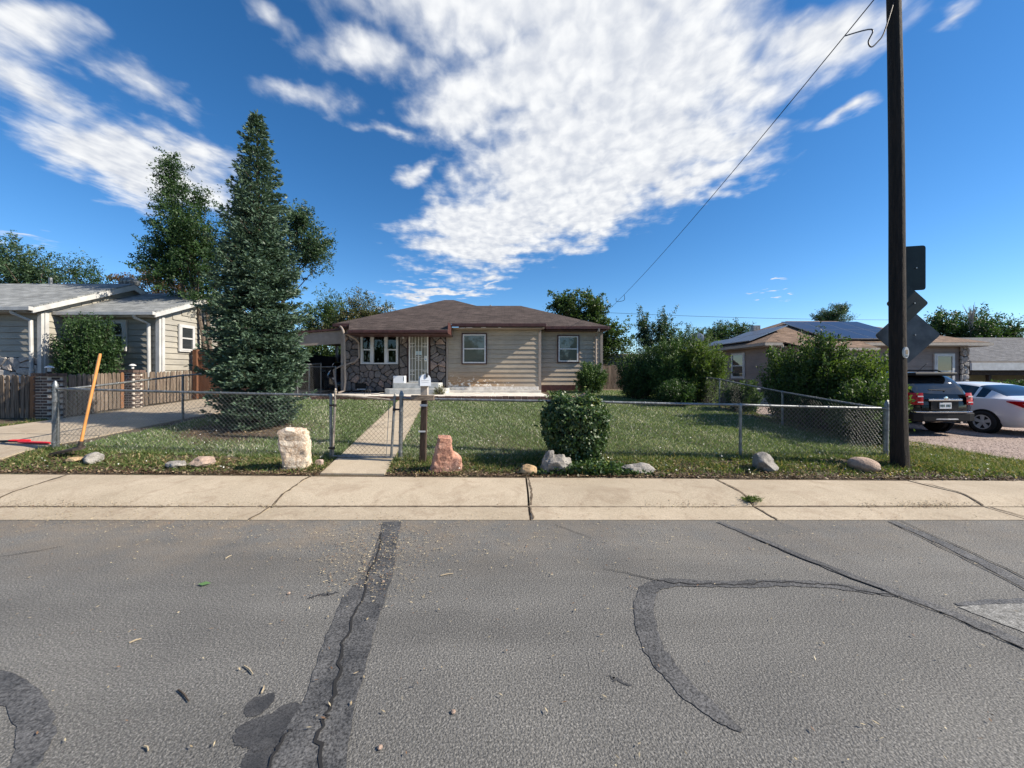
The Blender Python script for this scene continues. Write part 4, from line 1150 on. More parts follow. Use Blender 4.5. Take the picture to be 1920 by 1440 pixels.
def right_house():
    gz0 = .0
    H = thing('solar_roof_house', (16, 18, gz0), 'mauve-brown sided bungalow with solar panels on its tan hip roof', 'house')
    mat = M['siding_mauve']; h = .345
    e = 3.02; x0, x1, y0, y1 = 12.0, 21.3, 18.0, 25.0
    MB().box(x0 + .03, x1 - .03, y0 + .03, y1, -.1, 2.95).build('wall', mat, H)
    boards(H, (x0 + .03, y1), (x0 + .03, y0 + .04), .55, 2.93, h, mat)
    boards(H, (x0 + .6, y0 + .03), (x1 - .32, y0 + .03), .55 + .0, 2.93, h, mat)
    MB().box(x0 - .0, x0 + .03, y0 + .03, y1, -.1, .55).build('foundation', M['concrete_grey'], H)
    # stone corners and base of the front
    MB().box(x0 + .01, x0 + 1.5, y0 - .04, y0 + .02, -.1, 2.93).build('stone_backing', M['mortar'], H)
    stones(H, (x0, y0 - .04), (x0 + 1.5, y0 - .04), [(.02, 1.48, .0, 2.9)], M['stone_pale'], .26, .016, .06, 31, wallz=.0)
    MB().box(x1 - .35, x1, y0 - .04, y0 + .02, -.1, 2.93).build('stone_backing', M['mortar'], H)
    stones(H, (x1 - .38, y0 - .05), (x1, y0 - .05), [(.0, .38, .0, 2.9)], M['stone_pale'], .22, .016, .06, 33, wallz=.0)
    MB().box(17.2, x1 - .36, y0 - .03, y0 + .02, -.1, .82).build('stone_backing', M['mortar'], H)
    stones(H, (17.2, y0 - .03), (x1 - .38, y0 - .03), [(.0, 3.7, .0, .8)], M['stone_pale'], .22, .014, .05, 35, wallz=.0)
    MB().box(17.2, x1 - .3, y0 - .10, y0 + .02, .80, .86).build('stone_sill', M['concrete_grey'], H)
    # roof
    o = .42; a0, a1, b0, b1 = x0 - o, x1 + .55, y0 - o, y1 + o
    pk = 4.52; hy = (b0 + b1) / 2; dx = 3.75
    A, B, C, D = (a0, b0, e), (a1, b0, e), (a1, b1, e), (a0, b1, e)
    R1, R2 = (a0 + dx, hy, pk), (a1 - dx, hy, pk)
    roof('roof', [[A, B, R2, R1], [B, C, R2], [C, D, R1, R2], [D, A, R1]], M['roof_tan'], H, .06)
    sl = (pk - e) / (hy - b0)
    t = .75
    xa, xb = a0 + 1.35, a0 + 4.45
    roof('porch_roof', [[(xa, b0 - t, e - t * sl), (xb, b0 - t, e - t * sl), (xb, b0 + .3, e + .3 * sl + .012), (xa - .6, b0 + .3, e + .3 * sl + .012)]], M['roof_tan'], H, .05)
    gt = surf('tan_gutter', (.42, .36, .29), (.5, .43, .35), 4, .5)
    MB().box(xa, xb, b0 - t - .1, b0 - t, e - t * sl - .13, e - t * sl - .02).build('gutter', gt, H)
    MB().box(xb + .02, a1 + .06, b0 - .1, b0, e - .15, e - .02).build('gutter', gt, H)
    MB().box(a0 - .06, xa - .62, b0 - .1, b0, e - .15, e - .02).build('gutter', gt, H)
    MB().box(a0 - .1, a0, b0, b1, e - .15, e - .02).build('gutter', M['taupe'], H)
    MB().box(a0 + .02, a1 - .02, b0 + .02, b1 - .02, e - .19, e - .165).build('soffit', M['taupe'], H)
    MB().box(xa - .5, xb, b0 - t + .02, b0 + .01, e - t * sl - .15, e - t * sl - .13).build('soffit', M['taupe'], H)
    downspout(H, [(a0 + .75, b0 - .05, e - .1), (a0 + .75, b0 - .05, e - .25), (x0 + .4, y0 - .12, e - .5), (x0 + .4, y0 - .12, .1)], gt, .05)
    downspout(H, [(xb - .1, b0 - t - .05, e - t * sl - .1), (xb - .1, b0 - t - .05, e - t * sl - .25), (xb + .1, b0 - .1, 2.3), (xb + .12, y0 - .12, 2.1), (xb + .12, y0 - .12, .1)], gt, .05)
    # windows
    window(H, (x0, 20.9), (x0, 19.85), 1.38, 2.62, M['white'], M['glass_dark'], M['white'], .05, mats2=glass('green_grey_glass', (.03, .045, .042), .03))
    window(H, (x0, 24.6), (x0, 23.4), 1.7, 2.6, M['white'], M['glass_dark'], M['white'], .05)
    window(H, (13.9, y0), (15.2, y0), 1.0, 2.55, M['white'], M['glass_blind'], M['white'], .06, split=False)
    window(H, (16.3, y0), (17.0, y0), 1.15, 2.45, M['white'], M['glass_blind'], M['white'], .06)
    window(H, (19.8, y0), (20.6, y0), .95, 2.45, M['white'], M['glass_blind'], M['white'], .07)
    # solar arrays
    def panel_on(xu, xv, origin, ux, uy, lift, w, hgt, nm='solar_panel'):
        n = ux.cross(uy).normalized()
        if n.z < 0: n = -n
        P0 = origin + ux * xu + uy * xv + n * lift
        def slab(i, d0, d1):
            q = [P0 + ux * i + uy * i, P0 + ux * (w - i) + uy * i, P0 + ux * (w - i) + uy * (hgt - i), P0 + ux * i + uy * (hgt - i)]
            return [p + n * d0 for p in q] + [p + n * d1 for p in q]
        F = [(0, 3, 2, 1), (4, 5, 6, 7), (0, 1, 5, 4), (1, 2, 6, 5), (2, 3, 7, 6), (3, 0, 4, 7)]
        m = MB(); m.add(slab(0, 0, .04), F); po = m.build(nm, M['solar_frame'], H)
        m = MB(); m.add(slab(.022, .035, .044), F); m.build('cells', M['solar'], po)
    fr_u, fr_v = Vector((1, 0, 0)), Vector((0, hy - b0, pk - e)).normalized()
    org = Vector((a0, b0, e))
    for c in range(4):
        for r_ in range(2):
            panel_on(3.0 + c * 1.03, .18 + r_ * 1.68, org, fr_u, fr_v, .09, 1.01, 1.66)
    lf_u, lf_v = Vector((0, -1, 0)), Vector((dx, 0, pk - e)).normalized()
    org2 = Vector((a0, hy + 3.0, e))
    for c in range(3):
        for r_ in range(2):
            if c == 0 and r_ == 1: continue
            panel_on(.4 + c * 1.68 + (0 if r_ == 0 else -.0), .25 + r_ * 1.04, org2, lf_u, lf_v, .09, 1.66, 1.01)
    # satellite dish, vents
    d = MB(); Mx = Matrix.Translation((11.65, 24.2, 3.75)) @ Matrix.Rotation(R(-62), 4, 'X') @ Matrix.Rotation(R(25), 4, 'Y')
    d.M = Mx; d.lathe([(.0, .0), (.18, .02), (.32, .07), (.40, .13), (.39, .135), (.31, .085), (.0, .02)], (0, 0, 0), 20)
    do = d.build('satellite_dish', M['white'], H, smooth='auto')
    MB().tube([(11.65, 24.25, 3.7), (11.7, 24.4, 3.4), (11.75, 24.4, 3.08)], .03, 6).build('dish_mast', M['galv_dark'], do)
    MB().tube([(11.75, 23.2 + 2.0, 3.05), (11.75, 23.2 + 2.0, 3.62)], .05, 8).build('vent_pipe', M['galv'], H)
    MB().box(14.2, 14.6, 22.6, 22.9, 4.1, 4.42).build('roof_vent', M['galv_dark'], H)
right_house()

def far_right_house():
    H = thing('slate_roof_house', (31, 25, 0), 'house with slate grey roof and open carport beyond the white sedan', 'house')
    e = 2.30
    roof('roof', [[(26.3, 22, e), (44, 22, e), (44, 28, 4.2), (30.2, 28, 4.2)], [(26.3, 22, e), (30.2, 28, 4.2), (26.3, 32, e)]], M['roof_slate'], H, .08)
    MB().box(26.2, 44, 21.9, 22.0, e - .52, e - .1).build('fascia', M['white'], H)
    MB().box(26.2, 44, 21.93, 22.02, e - .1, e - .0).build('gutter', M['taupe'], H)
    MB().box(26.3, 44, 22.05, 30, e - .8, e - .54).build('beam', M['post_wood'], H)
    MB().box(26.3, 44, 25.5, 25.7, -.2, 2.6).build('wall', surf('pale_tan_stucco', (.42, .37, .25), (.5, .45, .32), 3, .8), H)
    for x in (27.4, 30.8, 34): MB().box(x, x + .16, 22.1, 22.26, -.2, e - .7).build('post', M['post_wood'], H)
far_right_house()
def far_house():
    H = thing('far_bungalow', (7.2, 31, .9), 'distant small house with red-brown roof seen between bungalow and shrubs', 'house')
    MB().box(5.6, 11, 31, 36, .5, 1.75).build('wall', M['taupe'], H)
    roof('roof', [[(5.2, 30.6, 1.75), (11.4, 30.6, 1.75), (11.4, 33.5, 3.3), (5.2, 33.5, 3.3)], [(5.2, 33.5, 3.3), (11.4, 33.5, 3.3), (11.4, 36.4, 1.75), (5.2, 36.4, 1.75)]], M['roof_brown'], H)
    MB().box(7.5, 8.4, 30.96, 30.995, 1.05, 1.6).build('window', M['glass_dark'], H)
far_house()
def back_fence():
    t = thing('back_fence', (6, 17.5, .85), 'weathered board fence in the gap behind the junipers', 'fence')
    me = shared('fence_board', MB().box(0, .135, -.012, .012, 0, 1.2))
    x = 4.0
    while x < 11.6:
        piece('board', me, M['picket'], t, (x, 19.5, lawn(x, 16.5) - .02 + random.uniform(-.02, .02)))
        x += .15
    MB().box(4, 11.7, 19.512, 19.55, 1.1, 1.19).build('rail', M['picket'], t); MB().box(4, 11.7, 19.512, 19.55, 1.6, 1.69).build('rail', M['picket'], t)
back_fence()

# ================================================================== PICKET FENCE, BRICK PILLARS, CEDAR FENCE
PXF = -11.05
def picket_run(label, p0, p1, n, hgt, redends, rails=True):
    p0, p1 = Vector(p0), Vector(p1)
    mid = (p0 + p1) * .5
    t = thing('picket_fence', (mid.x, mid.y, lawn(mid.x, mid.y)), label, 'fence')
    d = (p1 - p0).normalized(); ang = math.atan2(d.y, d.x)
    w = .088
    prof = [(0, 0), (w, 0), (w, hgt - .05), (w * .85, hgt - .018), (w * .5, hgt), (w * .15, hgt - .018), (0, hgt - .05)]
    me = shared('picket_board', MB().prism(prof, 'y', -.011, .011)); mer = shared('picket_board_red', MB().prism(prof, 'y', -.011, .011))
    L = (p1 - p0).length
    for k in range(n):
        s = (k + .12) * L / n
        p = p0 + d * s
        red = k in redends
        piece('picket', mer if red else me, M['picket_red' if red else 'picket'], t, (p.x, p.y, lawn(p.x, p.y) + .03 + random.uniform(-.012, .012)), (random.uniform(-.02, .02), random.uniform(-.012, .012), ang), (random.uniform(.94, 1.06), 1, random.uniform(.985, 1.01)))
    nn = Vector((-d.y, d.x, 0))
    for z in (.3, .82):
        a = p0 + nn * .035; b = p1 + nn * .035
        az, bz = lawn(p0.x, p0.y) + z, lawn(p1.x, p1.y) + z
        s = nn * .018
        m = MB(); m.add([(a.x - s.x, a.y - s.y, az - .04), (b.x - s.x, b.y - s.y, bz - .04), (b.x + s.x, b.y + s.y, bz - .04), (a.x + s.x, a.y + s.y, az - .04),
                         (a.x - s.x, a.y - s.y, az + .04), (b.x - s.x, b.y - s.y, bz + .04), (b.x + s.x, b.y + s.y, bz + .04), (a.x + s.x, a.y + s.y, az + .04)],
                        [(0, 3, 2, 1), (4, 5, 6, 7), (0, 1, 5, 4), (1, 2, 6, 5), (2, 3, 7, 6), (3, 0, 4, 7)])
        m.build('rail', M['picket'], t)
picket_run('weathered picket fence left of the first brick pillar, facing the street', (-14.6, 9.25, 0), (PXF - .26, 9.2, 0), 28, 1.03, {26, 27})
picket_run('weathered picket fence running back between the two brick pillars', (PXF, 9.45, 0), (PXF - .1, 11.05, 0), 14, 1.02, {13})
picket_run('weathered picket fence from the second brick pillar to the cedar gate', (PXF - .1, 11.55, 0), (PXF - .12, 13.4, 0), 15, 1.0, set())
brick_me = shared('pillar_brick', MB().box(-.094, .094, -.045, .045, -.0255, .0255))
def pillar(x, y, label):
    z0 = lawn(x, y) - .02
    t = thing('brick_pillar', (x, y, z0), label, 'pillar', 'brick pillars along the driveway')
    MB().box(x - .148, x + .148, y - .148, y + .148, z0, z0 + 1.04).build('mortar_core', M['brick_mortar'], t)
    for c in range(15):
        z = z0 + .04 + c * .068
        off = .05 if c % 2 else -.05
        for s in (-1, 1):
            for k in (-1, 1):
                piece('brick', brick_me, M['brick'], t, (x + k * .082 + (.03 if c % 2 else -.03), y + s * .113, z), (0, 0, 0), (.76 - (.3 if (k > 0) == bool(c % 2) else -.02) * .0, 1, 1))
                piece('brick', brick_me, M['brick'], t, (x + s * .114, y + k * .082 + (.0 if c % 2 else .0), z), (0, 0, math.pi / 2), (.8, 1, 1)) if c % 2 else (piece('brick', brick_me, M['brick'], t, (x + s * .114, y, z), (0, 0, math.pi / 2), (.86, 1, 1)) if k > 0 else None)
    for i in range(6):
        for j in range(2):
            piece('cap_brick', brick_me, M['brick'], t, (x - .175 + i * .07, y - .1 + j * .2, z0 + 1.085), (0, 0, R(90)), (1.0, .68, 1.5))
    l = thing('pillar_lamp', (x, y, z0 + 1.13), 'small white lantern on top of the ' + ('near' if y < 10 else 'far') + ' brick pillar', 'lamp')
    m = MB(); m.lathe([(.035, 0), (.05, .01), (.05, .025), (.03, .03)], (x, y, z0 + 1.128), 10); m.build('base', M['black'], l)
    MB().lathe([(.032, .03), (.038, .12)], (x, y, z0 + 1.128), 10).build('lens', plain('frosted_lens', (.5, .5, .48), .3), l)
    MB().lathe([(.085, .12), (.08, .14), (.03, .17), (.0, .175)], (x, y, z0 + 1.128), 12).build('cap', M['white'], l)
pillar(PXF - .02, 9.2, 'dark brick pillar with lantern at the corner of the picket fence')
pillar(PXF - .1, 11.3, 'dark brick pillar with lantern midway along the driveway fence')
def cedar_fence():
    t = thing('cedar_fence', (-10.3, 13.7, lawn(-10.3, 13.7)), 'tall red cedar board fence closing the gap beside the grey house', 'fence')
    me = shared('cedar_board', MB().box(0, .135, -.011, .011, 0, 1.62))
    z = lawn(-10.5, 13.7)
    MB().box(-11.30, -11.16, 13.6, 13.74, z, z + 1.75).build('post', M['cedar'], t)
    x = -11.14
    while x < -8.7:
        piece('board', me, M['cedar'], t, (x, 13.7, z + .02 + random.uniform(-.01, .01)), (0, 0, 0), (1, 1, 1)); x += .142
    MB().box(-11.14, -8.7, 13.66, 13.685, z + 1.64, z + 1.70).build('cap_rail', M['cedar'], t)
    MB().box(-11.14, -8.7, 13.655, 13.687, z + 1.38, z + 1.47).build('rail', M['cedar'], t)
    MB().box(-8.72, -8.6, 13.62, 13.74, z, z + 1.75).build('post', M['cedar'], t)
cedar_fence()

# ================================================================== CHAIN-LINK FENCES
def link_fabric(p0, p1, z0fn, z1fn, pitch=.0375, r=.0016):
    """zig-zag woven wires between two ground points; z0fn/z1fn give bottom and top height"""
    p0, p1 = np.array(p0, float), np.array(p1, float)
    L = np.linalg.norm(p1 - p0); d = (p1 - p0) / L; nrm = np.array([-d[1], d[0]])
    A, B = [], []
    nw = int(L / pitch)
    for k in range(nw):
        s0, s1 = k * pitch, (k + 1) * pitch
        zb, zt = z0fn(s0 / L), z1fn(s0 / L)
        ns = max(1, int(round((zt - zb) / pitch)))
        zs = np.linspace(zb, zt, ns + 1)
        pts = []
        for j in range(ns + 1):
            s = s0 if ((j + k) % 2 == 0) else s1
            o = .003 * (1 if (j + k) % 2 else -1)
            q = p0 + d * s + nrm * (o + .012 * math.sin(s * 1.7 + zs[j] * 5) * .6)
            pts.append((q[0], q[1], zs[j]))
        A += pts[:-1]; B += pts[1:]
    return wire_segments(A, B, r)
def fence_run(label, posts, rail_h, ends=(), name='chain_link_fence', mat=None, post_r=.024, fabric=True, lean=0.0, group=None):
    """posts: list of (x,y,topz or None)"""
    mid = posts[len(posts) // 2]
    t = thing(name, (mid[0], mid[1], lawn(mid[0], mid[1])), label, 'fence', group)
    tops = []
    for i, (x, y, zt) in enumerate(posts):
        zb = lawn(x, y)
        zt = zt if zt is not None else zb + rail_h
        tops.append((x, y, zt))
        r = .033 if i in ends else post_r
        m = MB()
        if i in ends:
            m.tube([(x + lean, y, zb - .1), (x, y, zt + .03)], r, 10)
            m.lathe([(r + .006, 0), (r + .006, .04), (r * .8, .06), (r * .75, .075), (r * .4, .1), (.0, .108)], (x, y, zt + .03), 12)
            po = m.build('post', mat or M['galv'], t, smooth='auto')
            for bz in (.12, .45, .8):
                b = MB(); b.lathe([(r + .005, -.012), (r + .007, 0), (r + .005, .012)], (x + lean * (1 - bz / 1.05), y, zb + bz), 12); b.build('tension_band', M['galv_dark'], po)
        else:
            m.tube([(x, y, zb - .1), (x, y, zt - .02)], r, 8)
            m.lathe([(r + .004, 0), (r + .006, .02), (.012, .06), (0, .062)], (x, y, zt - .03), 10)
            m.build('post', mat or M['galv'], t, smooth='auto')
    # top rail, gently kinked where the sections join
    pts = []
    for i in range(len(tops) - 1):
        a, b = Vector(tops[i]), Vector(tops[i + 1])
        for k in range(4):
            pts.append(a.lerp(b, k / 4) + Vector((0, 0, -.006 * math.sin(k / 4 * math.pi))))
    pts.append(Vector(tops[-1]))
    MB().tube(pts, .0205, 10).build('top_rail', mat or M['galv'], t, smooth='auto')
    if fabric:
        Vs, Fs, b = [], [], 0
        for i in range(len(tops) - 1):
            a, c = tops[i], tops[i + 1]
            z0 = lambda s: lawn(a[0] + (c[0] - a[0]) * s, a[1] + (c[1] - a[1]) * s) + .015
            z1 = lambda s: a[2] + (c[2] - a[2]) * s + .02
            off = -.026 if abs(c[0] - a[0]) > abs(c[1] - a[1]) else 0
            offx = 0 if off else .026 * (1 if a[0] < 0 else -1)
            V, F = link_fabric((a[0] + offx, a[1] + off), (c[0] + offx, c[1] + off), z0, z1)
            Vs.append(V); Fs.append(F + b); b += len(V)
        o = np_mesh('wire_mesh', np.concatenate(Vs), np.concatenate(Fs), M['wire'], t)
        tag(o, kind='stuff')
    # wire ties over the rail
    tm = MB()
    for i in range(len(tops) - 1):
        a, b = Vector(tops[i]), Vector(tops[i + 1])
        nt_ = max(2, int((b - a).length / .45))
        d = (b - a).normalized()
        for k in range(1, nt_):
            p = a.lerp(b, k / nt_)
            tm.lathe([(.024, -.004), (.026, 0), (.024, .004)], (p.x, p.y, p.z), 8, 'x' if abs(d.x) > abs(d.y) else 'y')
    o = tm.build('wire_ties', M['galv_dark'], t); tag(o, kind='stuff')
    return t
FY = 6.4
rail_z = lambda x: 1.165 - .0236 * (x + .0)
fence_run('long chain-link fence in front of the spruce, left of the gate', [(-7.60, FY, rail_z(-7.6)), (-3.015, FY, 1.235)], 1.05, ends=(0, 2), lean=-.02)
fence_run('long chain-link fence right of the gate, past the ivy bush to the utility pole', [(-1.84, FY, 1.185), (1.15, FY, rail_z(1.15) - .005), (3.80, FY, rail_z(3.8)), (6.24, FY, rail_z(6.24))], 1.0, ends=(0, 3), lean=-.02)
fence_run('chain-link fence running back along the concrete driveway', [(-7.62, FY + .05, 1.32), (-7.62, 8.9, 1.55), (-7.65, 11.4, 1.72), (-7.7, 13.8, 1.9), (-7.75, 15.6, 2.0)], 1.02, ends=())
fence_run('chain-link fence running back along the right hedge', [(6.26, FY + .05, 1.0), (6.26, 8.9, 1.17), (6.26, 11.6, 1.42), (6.2, 14.4, 1.62), (6.1, 17.2, 1.75)], .95, ends=())
fence_run('short chain-link fence panel across the carport mouth', [(-8.28, 15.7, 1.87), (-7.2, 15.7, 1.87)], 1.0, ends=(0,))

def gate():
    x0, x1, y = -2.93, -1.945, FY - .02
    t = thing('chain_link_gate', (-2.4, y, lawn(-2.4, y)), 'narrow rusty chain-link gate across the concrete path', 'gate')
    zb0, zt0, zb1, zt1 = .225, 1.25, .205, 1.19
    xb0, xb1 = -2.975, -2.005
    MB().tube([(xb0, y, zb0 - .03), (x0, y, zt0 + .03)], .0205, 10).build('hinge_stile', M['rust_pipe'], t, smooth='auto')
    MB().tube([(xb1, y, zb1 - .03), (x1, y, zt1 + .01)], .0215, 10).build('latch_stile', M['galv_dark'], t, smooth='auto')
    for (xx, zz, m) in ((x0, zt0 + .03, 'rust_pipe'), (x1, zt1 + .01, 'galv_dark')):
        MB().lathe([(.026, 0), (.026, .025), (.012, .035), (.018, .05), (.012, .068), (0, .075)], (xx, y, zz), 10).build('finial', M[m], t, smooth='auto')
    MB().tube([(xb0, y, zb0), ((xb0 + xb1) / 2, y, (zb0 + zb1) / 2 - .008), (xb1, y, zb1)], .0205, 10).build('bottom_rail', M['galv'], t, smooth='auto')
    MB().tube([(x0, y, zt0 - .01), ((x0 + x1) / 2, y, (zt0 + zt1) / 2 - .02), (x1, y, zt1 - .035)], .0185, 10).build('top_rail', M['rust_pipe'], t, smooth='auto')
    V, F = link_fabric((-2.90, y - .022), (-2.07, y - .022), lambda s: .23 - .02 * s, lambda s: 1.22 - .04 * s, .0385, .0021)
    tag(np_mesh('wire_mesh', V, F, M['wire_dark'], t), kind='stuff')
    MB().tube([(-2.08, y - .02, .22), (-2.03, y - .02, 1.14)], .006, 6).build('tension_bar', M['galv_dark'], t)
    # curls of loose wire above the top rail
    w = MB()
    pts = [(-2.72, 1.27), (-2.66, 1.30), (-2.68, 1.27), (-2.6, 1.26), (-2.5, 1.29), (-2.42, 1.325), (-2.44, 1.26)]
    w.tube([(a, y, b) for a, b in pts], .003, 4)
    w.tube([(a, y + .01, b) for a, b in [(-2.46, 1.24), (-2.43, 1.30), (-2.40, 1.335), (-2.38, 1.25), (-2.35, 1.30), (-2.37, 1.34), (-2.34, 1.25), (-2.25, 1.25), (-2.2, 1.24)]], .0035, 4)
    w.build('wire_curl', M['wire_dark'], t)
    for (xx, z, dx) in ((-2.94, 1.07, -.09), (-2.965, .36, -.08), (-1.955, 1.0, .10)):
        m = MB(); m.box(min(xx, xx + dx), max(xx, xx + dx), y - .012, y + .012, z - .015, z + .015); m.lathe([(.026, -.02), (.028, 0), (.026, .02)], (xx, y, z), 10)
        m.build('hinge' if dx < 0 else 'latch', M['iron'], t)
gate()

# ================================================================== MAILBOX
def mailbox():
    x, y = -1.40, 6.15
    zb = lawn(x, y)
    t = thing('mailbox', (x, y, zb), 'white curb mailbox on a dark wooden post beside the gate', 'mailbox')
    m = MB(); m.add([(x - .03 - .05, y - .045, zb - .1), (x - .03 + .05, y - .045, zb - .1), (x - .03 + .05, y + .045, zb - .1), (x - .03 - .05, y + .045, zb - .1),
                     (x - .045, y - .045, 1.16), (x + .045, y - .045, 1.16), (x + .045, y + .045, 1.16), (x - .045, y + .045, 1.16)],
                    [(0, 3, 2, 1), (4, 5, 6, 7), (0, 1, 5, 4), (1, 2, 6, 5), (2, 3, 7, 6), (3, 0, 4, 7)])
    m.build('post', M['post_wood'], t, bevel=.006)
    MB().box(x - .19, x + .17, y - .10, y - .055, 1.17, 1.255).build('arm_board', M['old_wood'], t, bevel=.004)
    MB().box(x - .05, x + .055, y - .05, y + .05, 1.164, 1.40).build('support_block', surf('grey_wood_block', (.33, .29, .25), (.45, .4, .35), 9, .9), t)
    b0, w, zc = 1.40, .078, 1.50
    Mz = Matrix.Translation((x, y, 0)) @ Matrix.Rotation(R(17), 4, 'Z') @ Matrix.Translation((-x, -y, 0))
    prof = [(x - w, b0), (x + w, b0), (x + w, zc)] + [(x + w * math.cos(a), zc + w * math.sin(a)) for a in np.linspace(0, math.pi, 14)[1:-1]] + [(x - w, zc)]
    MB(Mz).prism(prof, 'y', y - .19, y + .27).build('box', M['white'], t, smooth='auto')
    prof2 = [(x + (p - x) * 1.05, b0 + .004 + (q - b0) * 1.02) for p, q in prof]
    do = MB(Mz).prism(prof2, 'y', y - .205, y - .192).build('door', plain('pale_blue_white_enamel', (.62, .66, .72), .4), t, smooth='auto')
    for zz in (1.49, 1.465): MB(Mz).box(x - .055, x + .055, y - .2085, y - .2055, zz, zz + .006).build('rib', M['white'], do)
    MB(Mz).box(x + .012, x + .034, y - .225, y - .2055, 1.54, 1.60).build('catch', M['black'], do)
    MB().box(x - .06, x + .055, y - .056, y - .0475, 1.075, 1.112).build('reflector_band', M['white'], t)
    MB().box(x - .085, x + .025, y - .0535, y - .047, .665, .69).build('reflector_band', M['white'], t)
mailbox()

# ================================================================== ROCKS
def rock(name, label, c, size, seed, mat, shape=None, n=3, rough=.16, rot=(0, 0, 0), cuts=5):
    """faceted boulder: a subdivided ball cut by random planes; c is the base centre"""
    import bmesh
    rr = random.Random(seed)
    bm = bmesh.new(); bmesh.ops.create_icosphere(bm, subdivisions=4, radius=1)
    planes = shape or []
    for _ in range(cuts):
        d = Vector((rr.gauss(0, 1), rr.gauss(0, 1), rr.gauss(0, .8))).normalized(); planes.append((d, rr.uniform(.55, .85)))
    from mathutils import noise as mn
    for v in bm.verts:
        p = v.co.copy()
        for d, k in planes:
            q = p.dot(d)
            if q > k: p -= d * (q - k)
        p += p.normalized() * (mn.fractal(p * 2.2 + Vector((seed, 0, 0)), 1, 2, 5) * rough)
        v.co = p
    zmin = min(v.co.z for v in bm.verts)
    E = Matrix.Rotation(rot[2], 3, 'Z') @ Matrix.Rotation(rot[1], 3, 'Y') @ Matrix.Rotation(rot[0], 3, 'X')
    for v in bm.verts:
        p = Vector((v.co.x * size[0], v.co.y * size[1], (v.co.z) * size[2]))
        v.co = E @ p
    zmin = min(v.co.z for v in bm.verts); sink = (max(v.co.z for v in bm.verts) - zmin) * .12
    for v in bm.verts: v.co.z += -zmin - sink
    me = bpy.data.meshes.new(name); bm.to_mesh(me); bm.free()
    o = link(name, me, mat, None, 'auto', (0, 0, 0)); o.location = (c[0], c[1], lawn(c[0], c[1]))
    tag(o, label, 'rock')
    return o
def rockmat(name, a, b, c, vein=None):
    m, nt, bs = nodes_for(name)
    tcn = nt.nodes.new('ShaderNodeTexCoord'); v = tcn.outputs['Object']
    cc = ramp(nt, noise(nt, v, 5, 8, .65), [(.3, a), (.5, b), (.7, c)])
    if vein:
        cc = mixc(nt, ramp(nt, noise(nt, v, 3.2, 8, .7, 1.2), [(.47, (0, 0, 0)), (.5, (1, 1, 1)), (.53, (0, 0, 0))]), cc, vein)
    cc = mixc(nt, 1.0, cc, ramp(nt, noise(nt, v, 60, 3), [(.3, (.8,) * 3), (.7, (1.15,) * 3)]), 'MULTIPLY')
    nt.links.new(cc, bs.inputs['Base Color']); bs.inputs['Roughness'].default_value = .9
    bump(nt, bs, noise(nt, v, 9, 8, .7), .9, .05)
    return m
RM_white = rockmat('cream_quartz_rock', (.5, .4, .3), (.66, .56, .45), (.74, .68, .58), (.42, .28, .18))
RM_red = rockmat('red_sandstone', (.40, .19, .13), (.52, .28, .20), (.60, .38, .30), (.24, .11, .08))
RM_grey = rockmat('pale_granite', (.16, .15, .14), (.28, .265, .245), (.38, .365, .34))
RM_tan = rockmat('tan_sandstone', (.3, .2, .1), (.45, .31, .17), (.5, .38, .25))
RM_brown = rockmat('pinkish_brown_granite', (.25, .18, .14), (.36, .265, .21), (.44, .34, .28))
up, dn = Vector((0, 0, 1)), Vector((0, 0, -1))
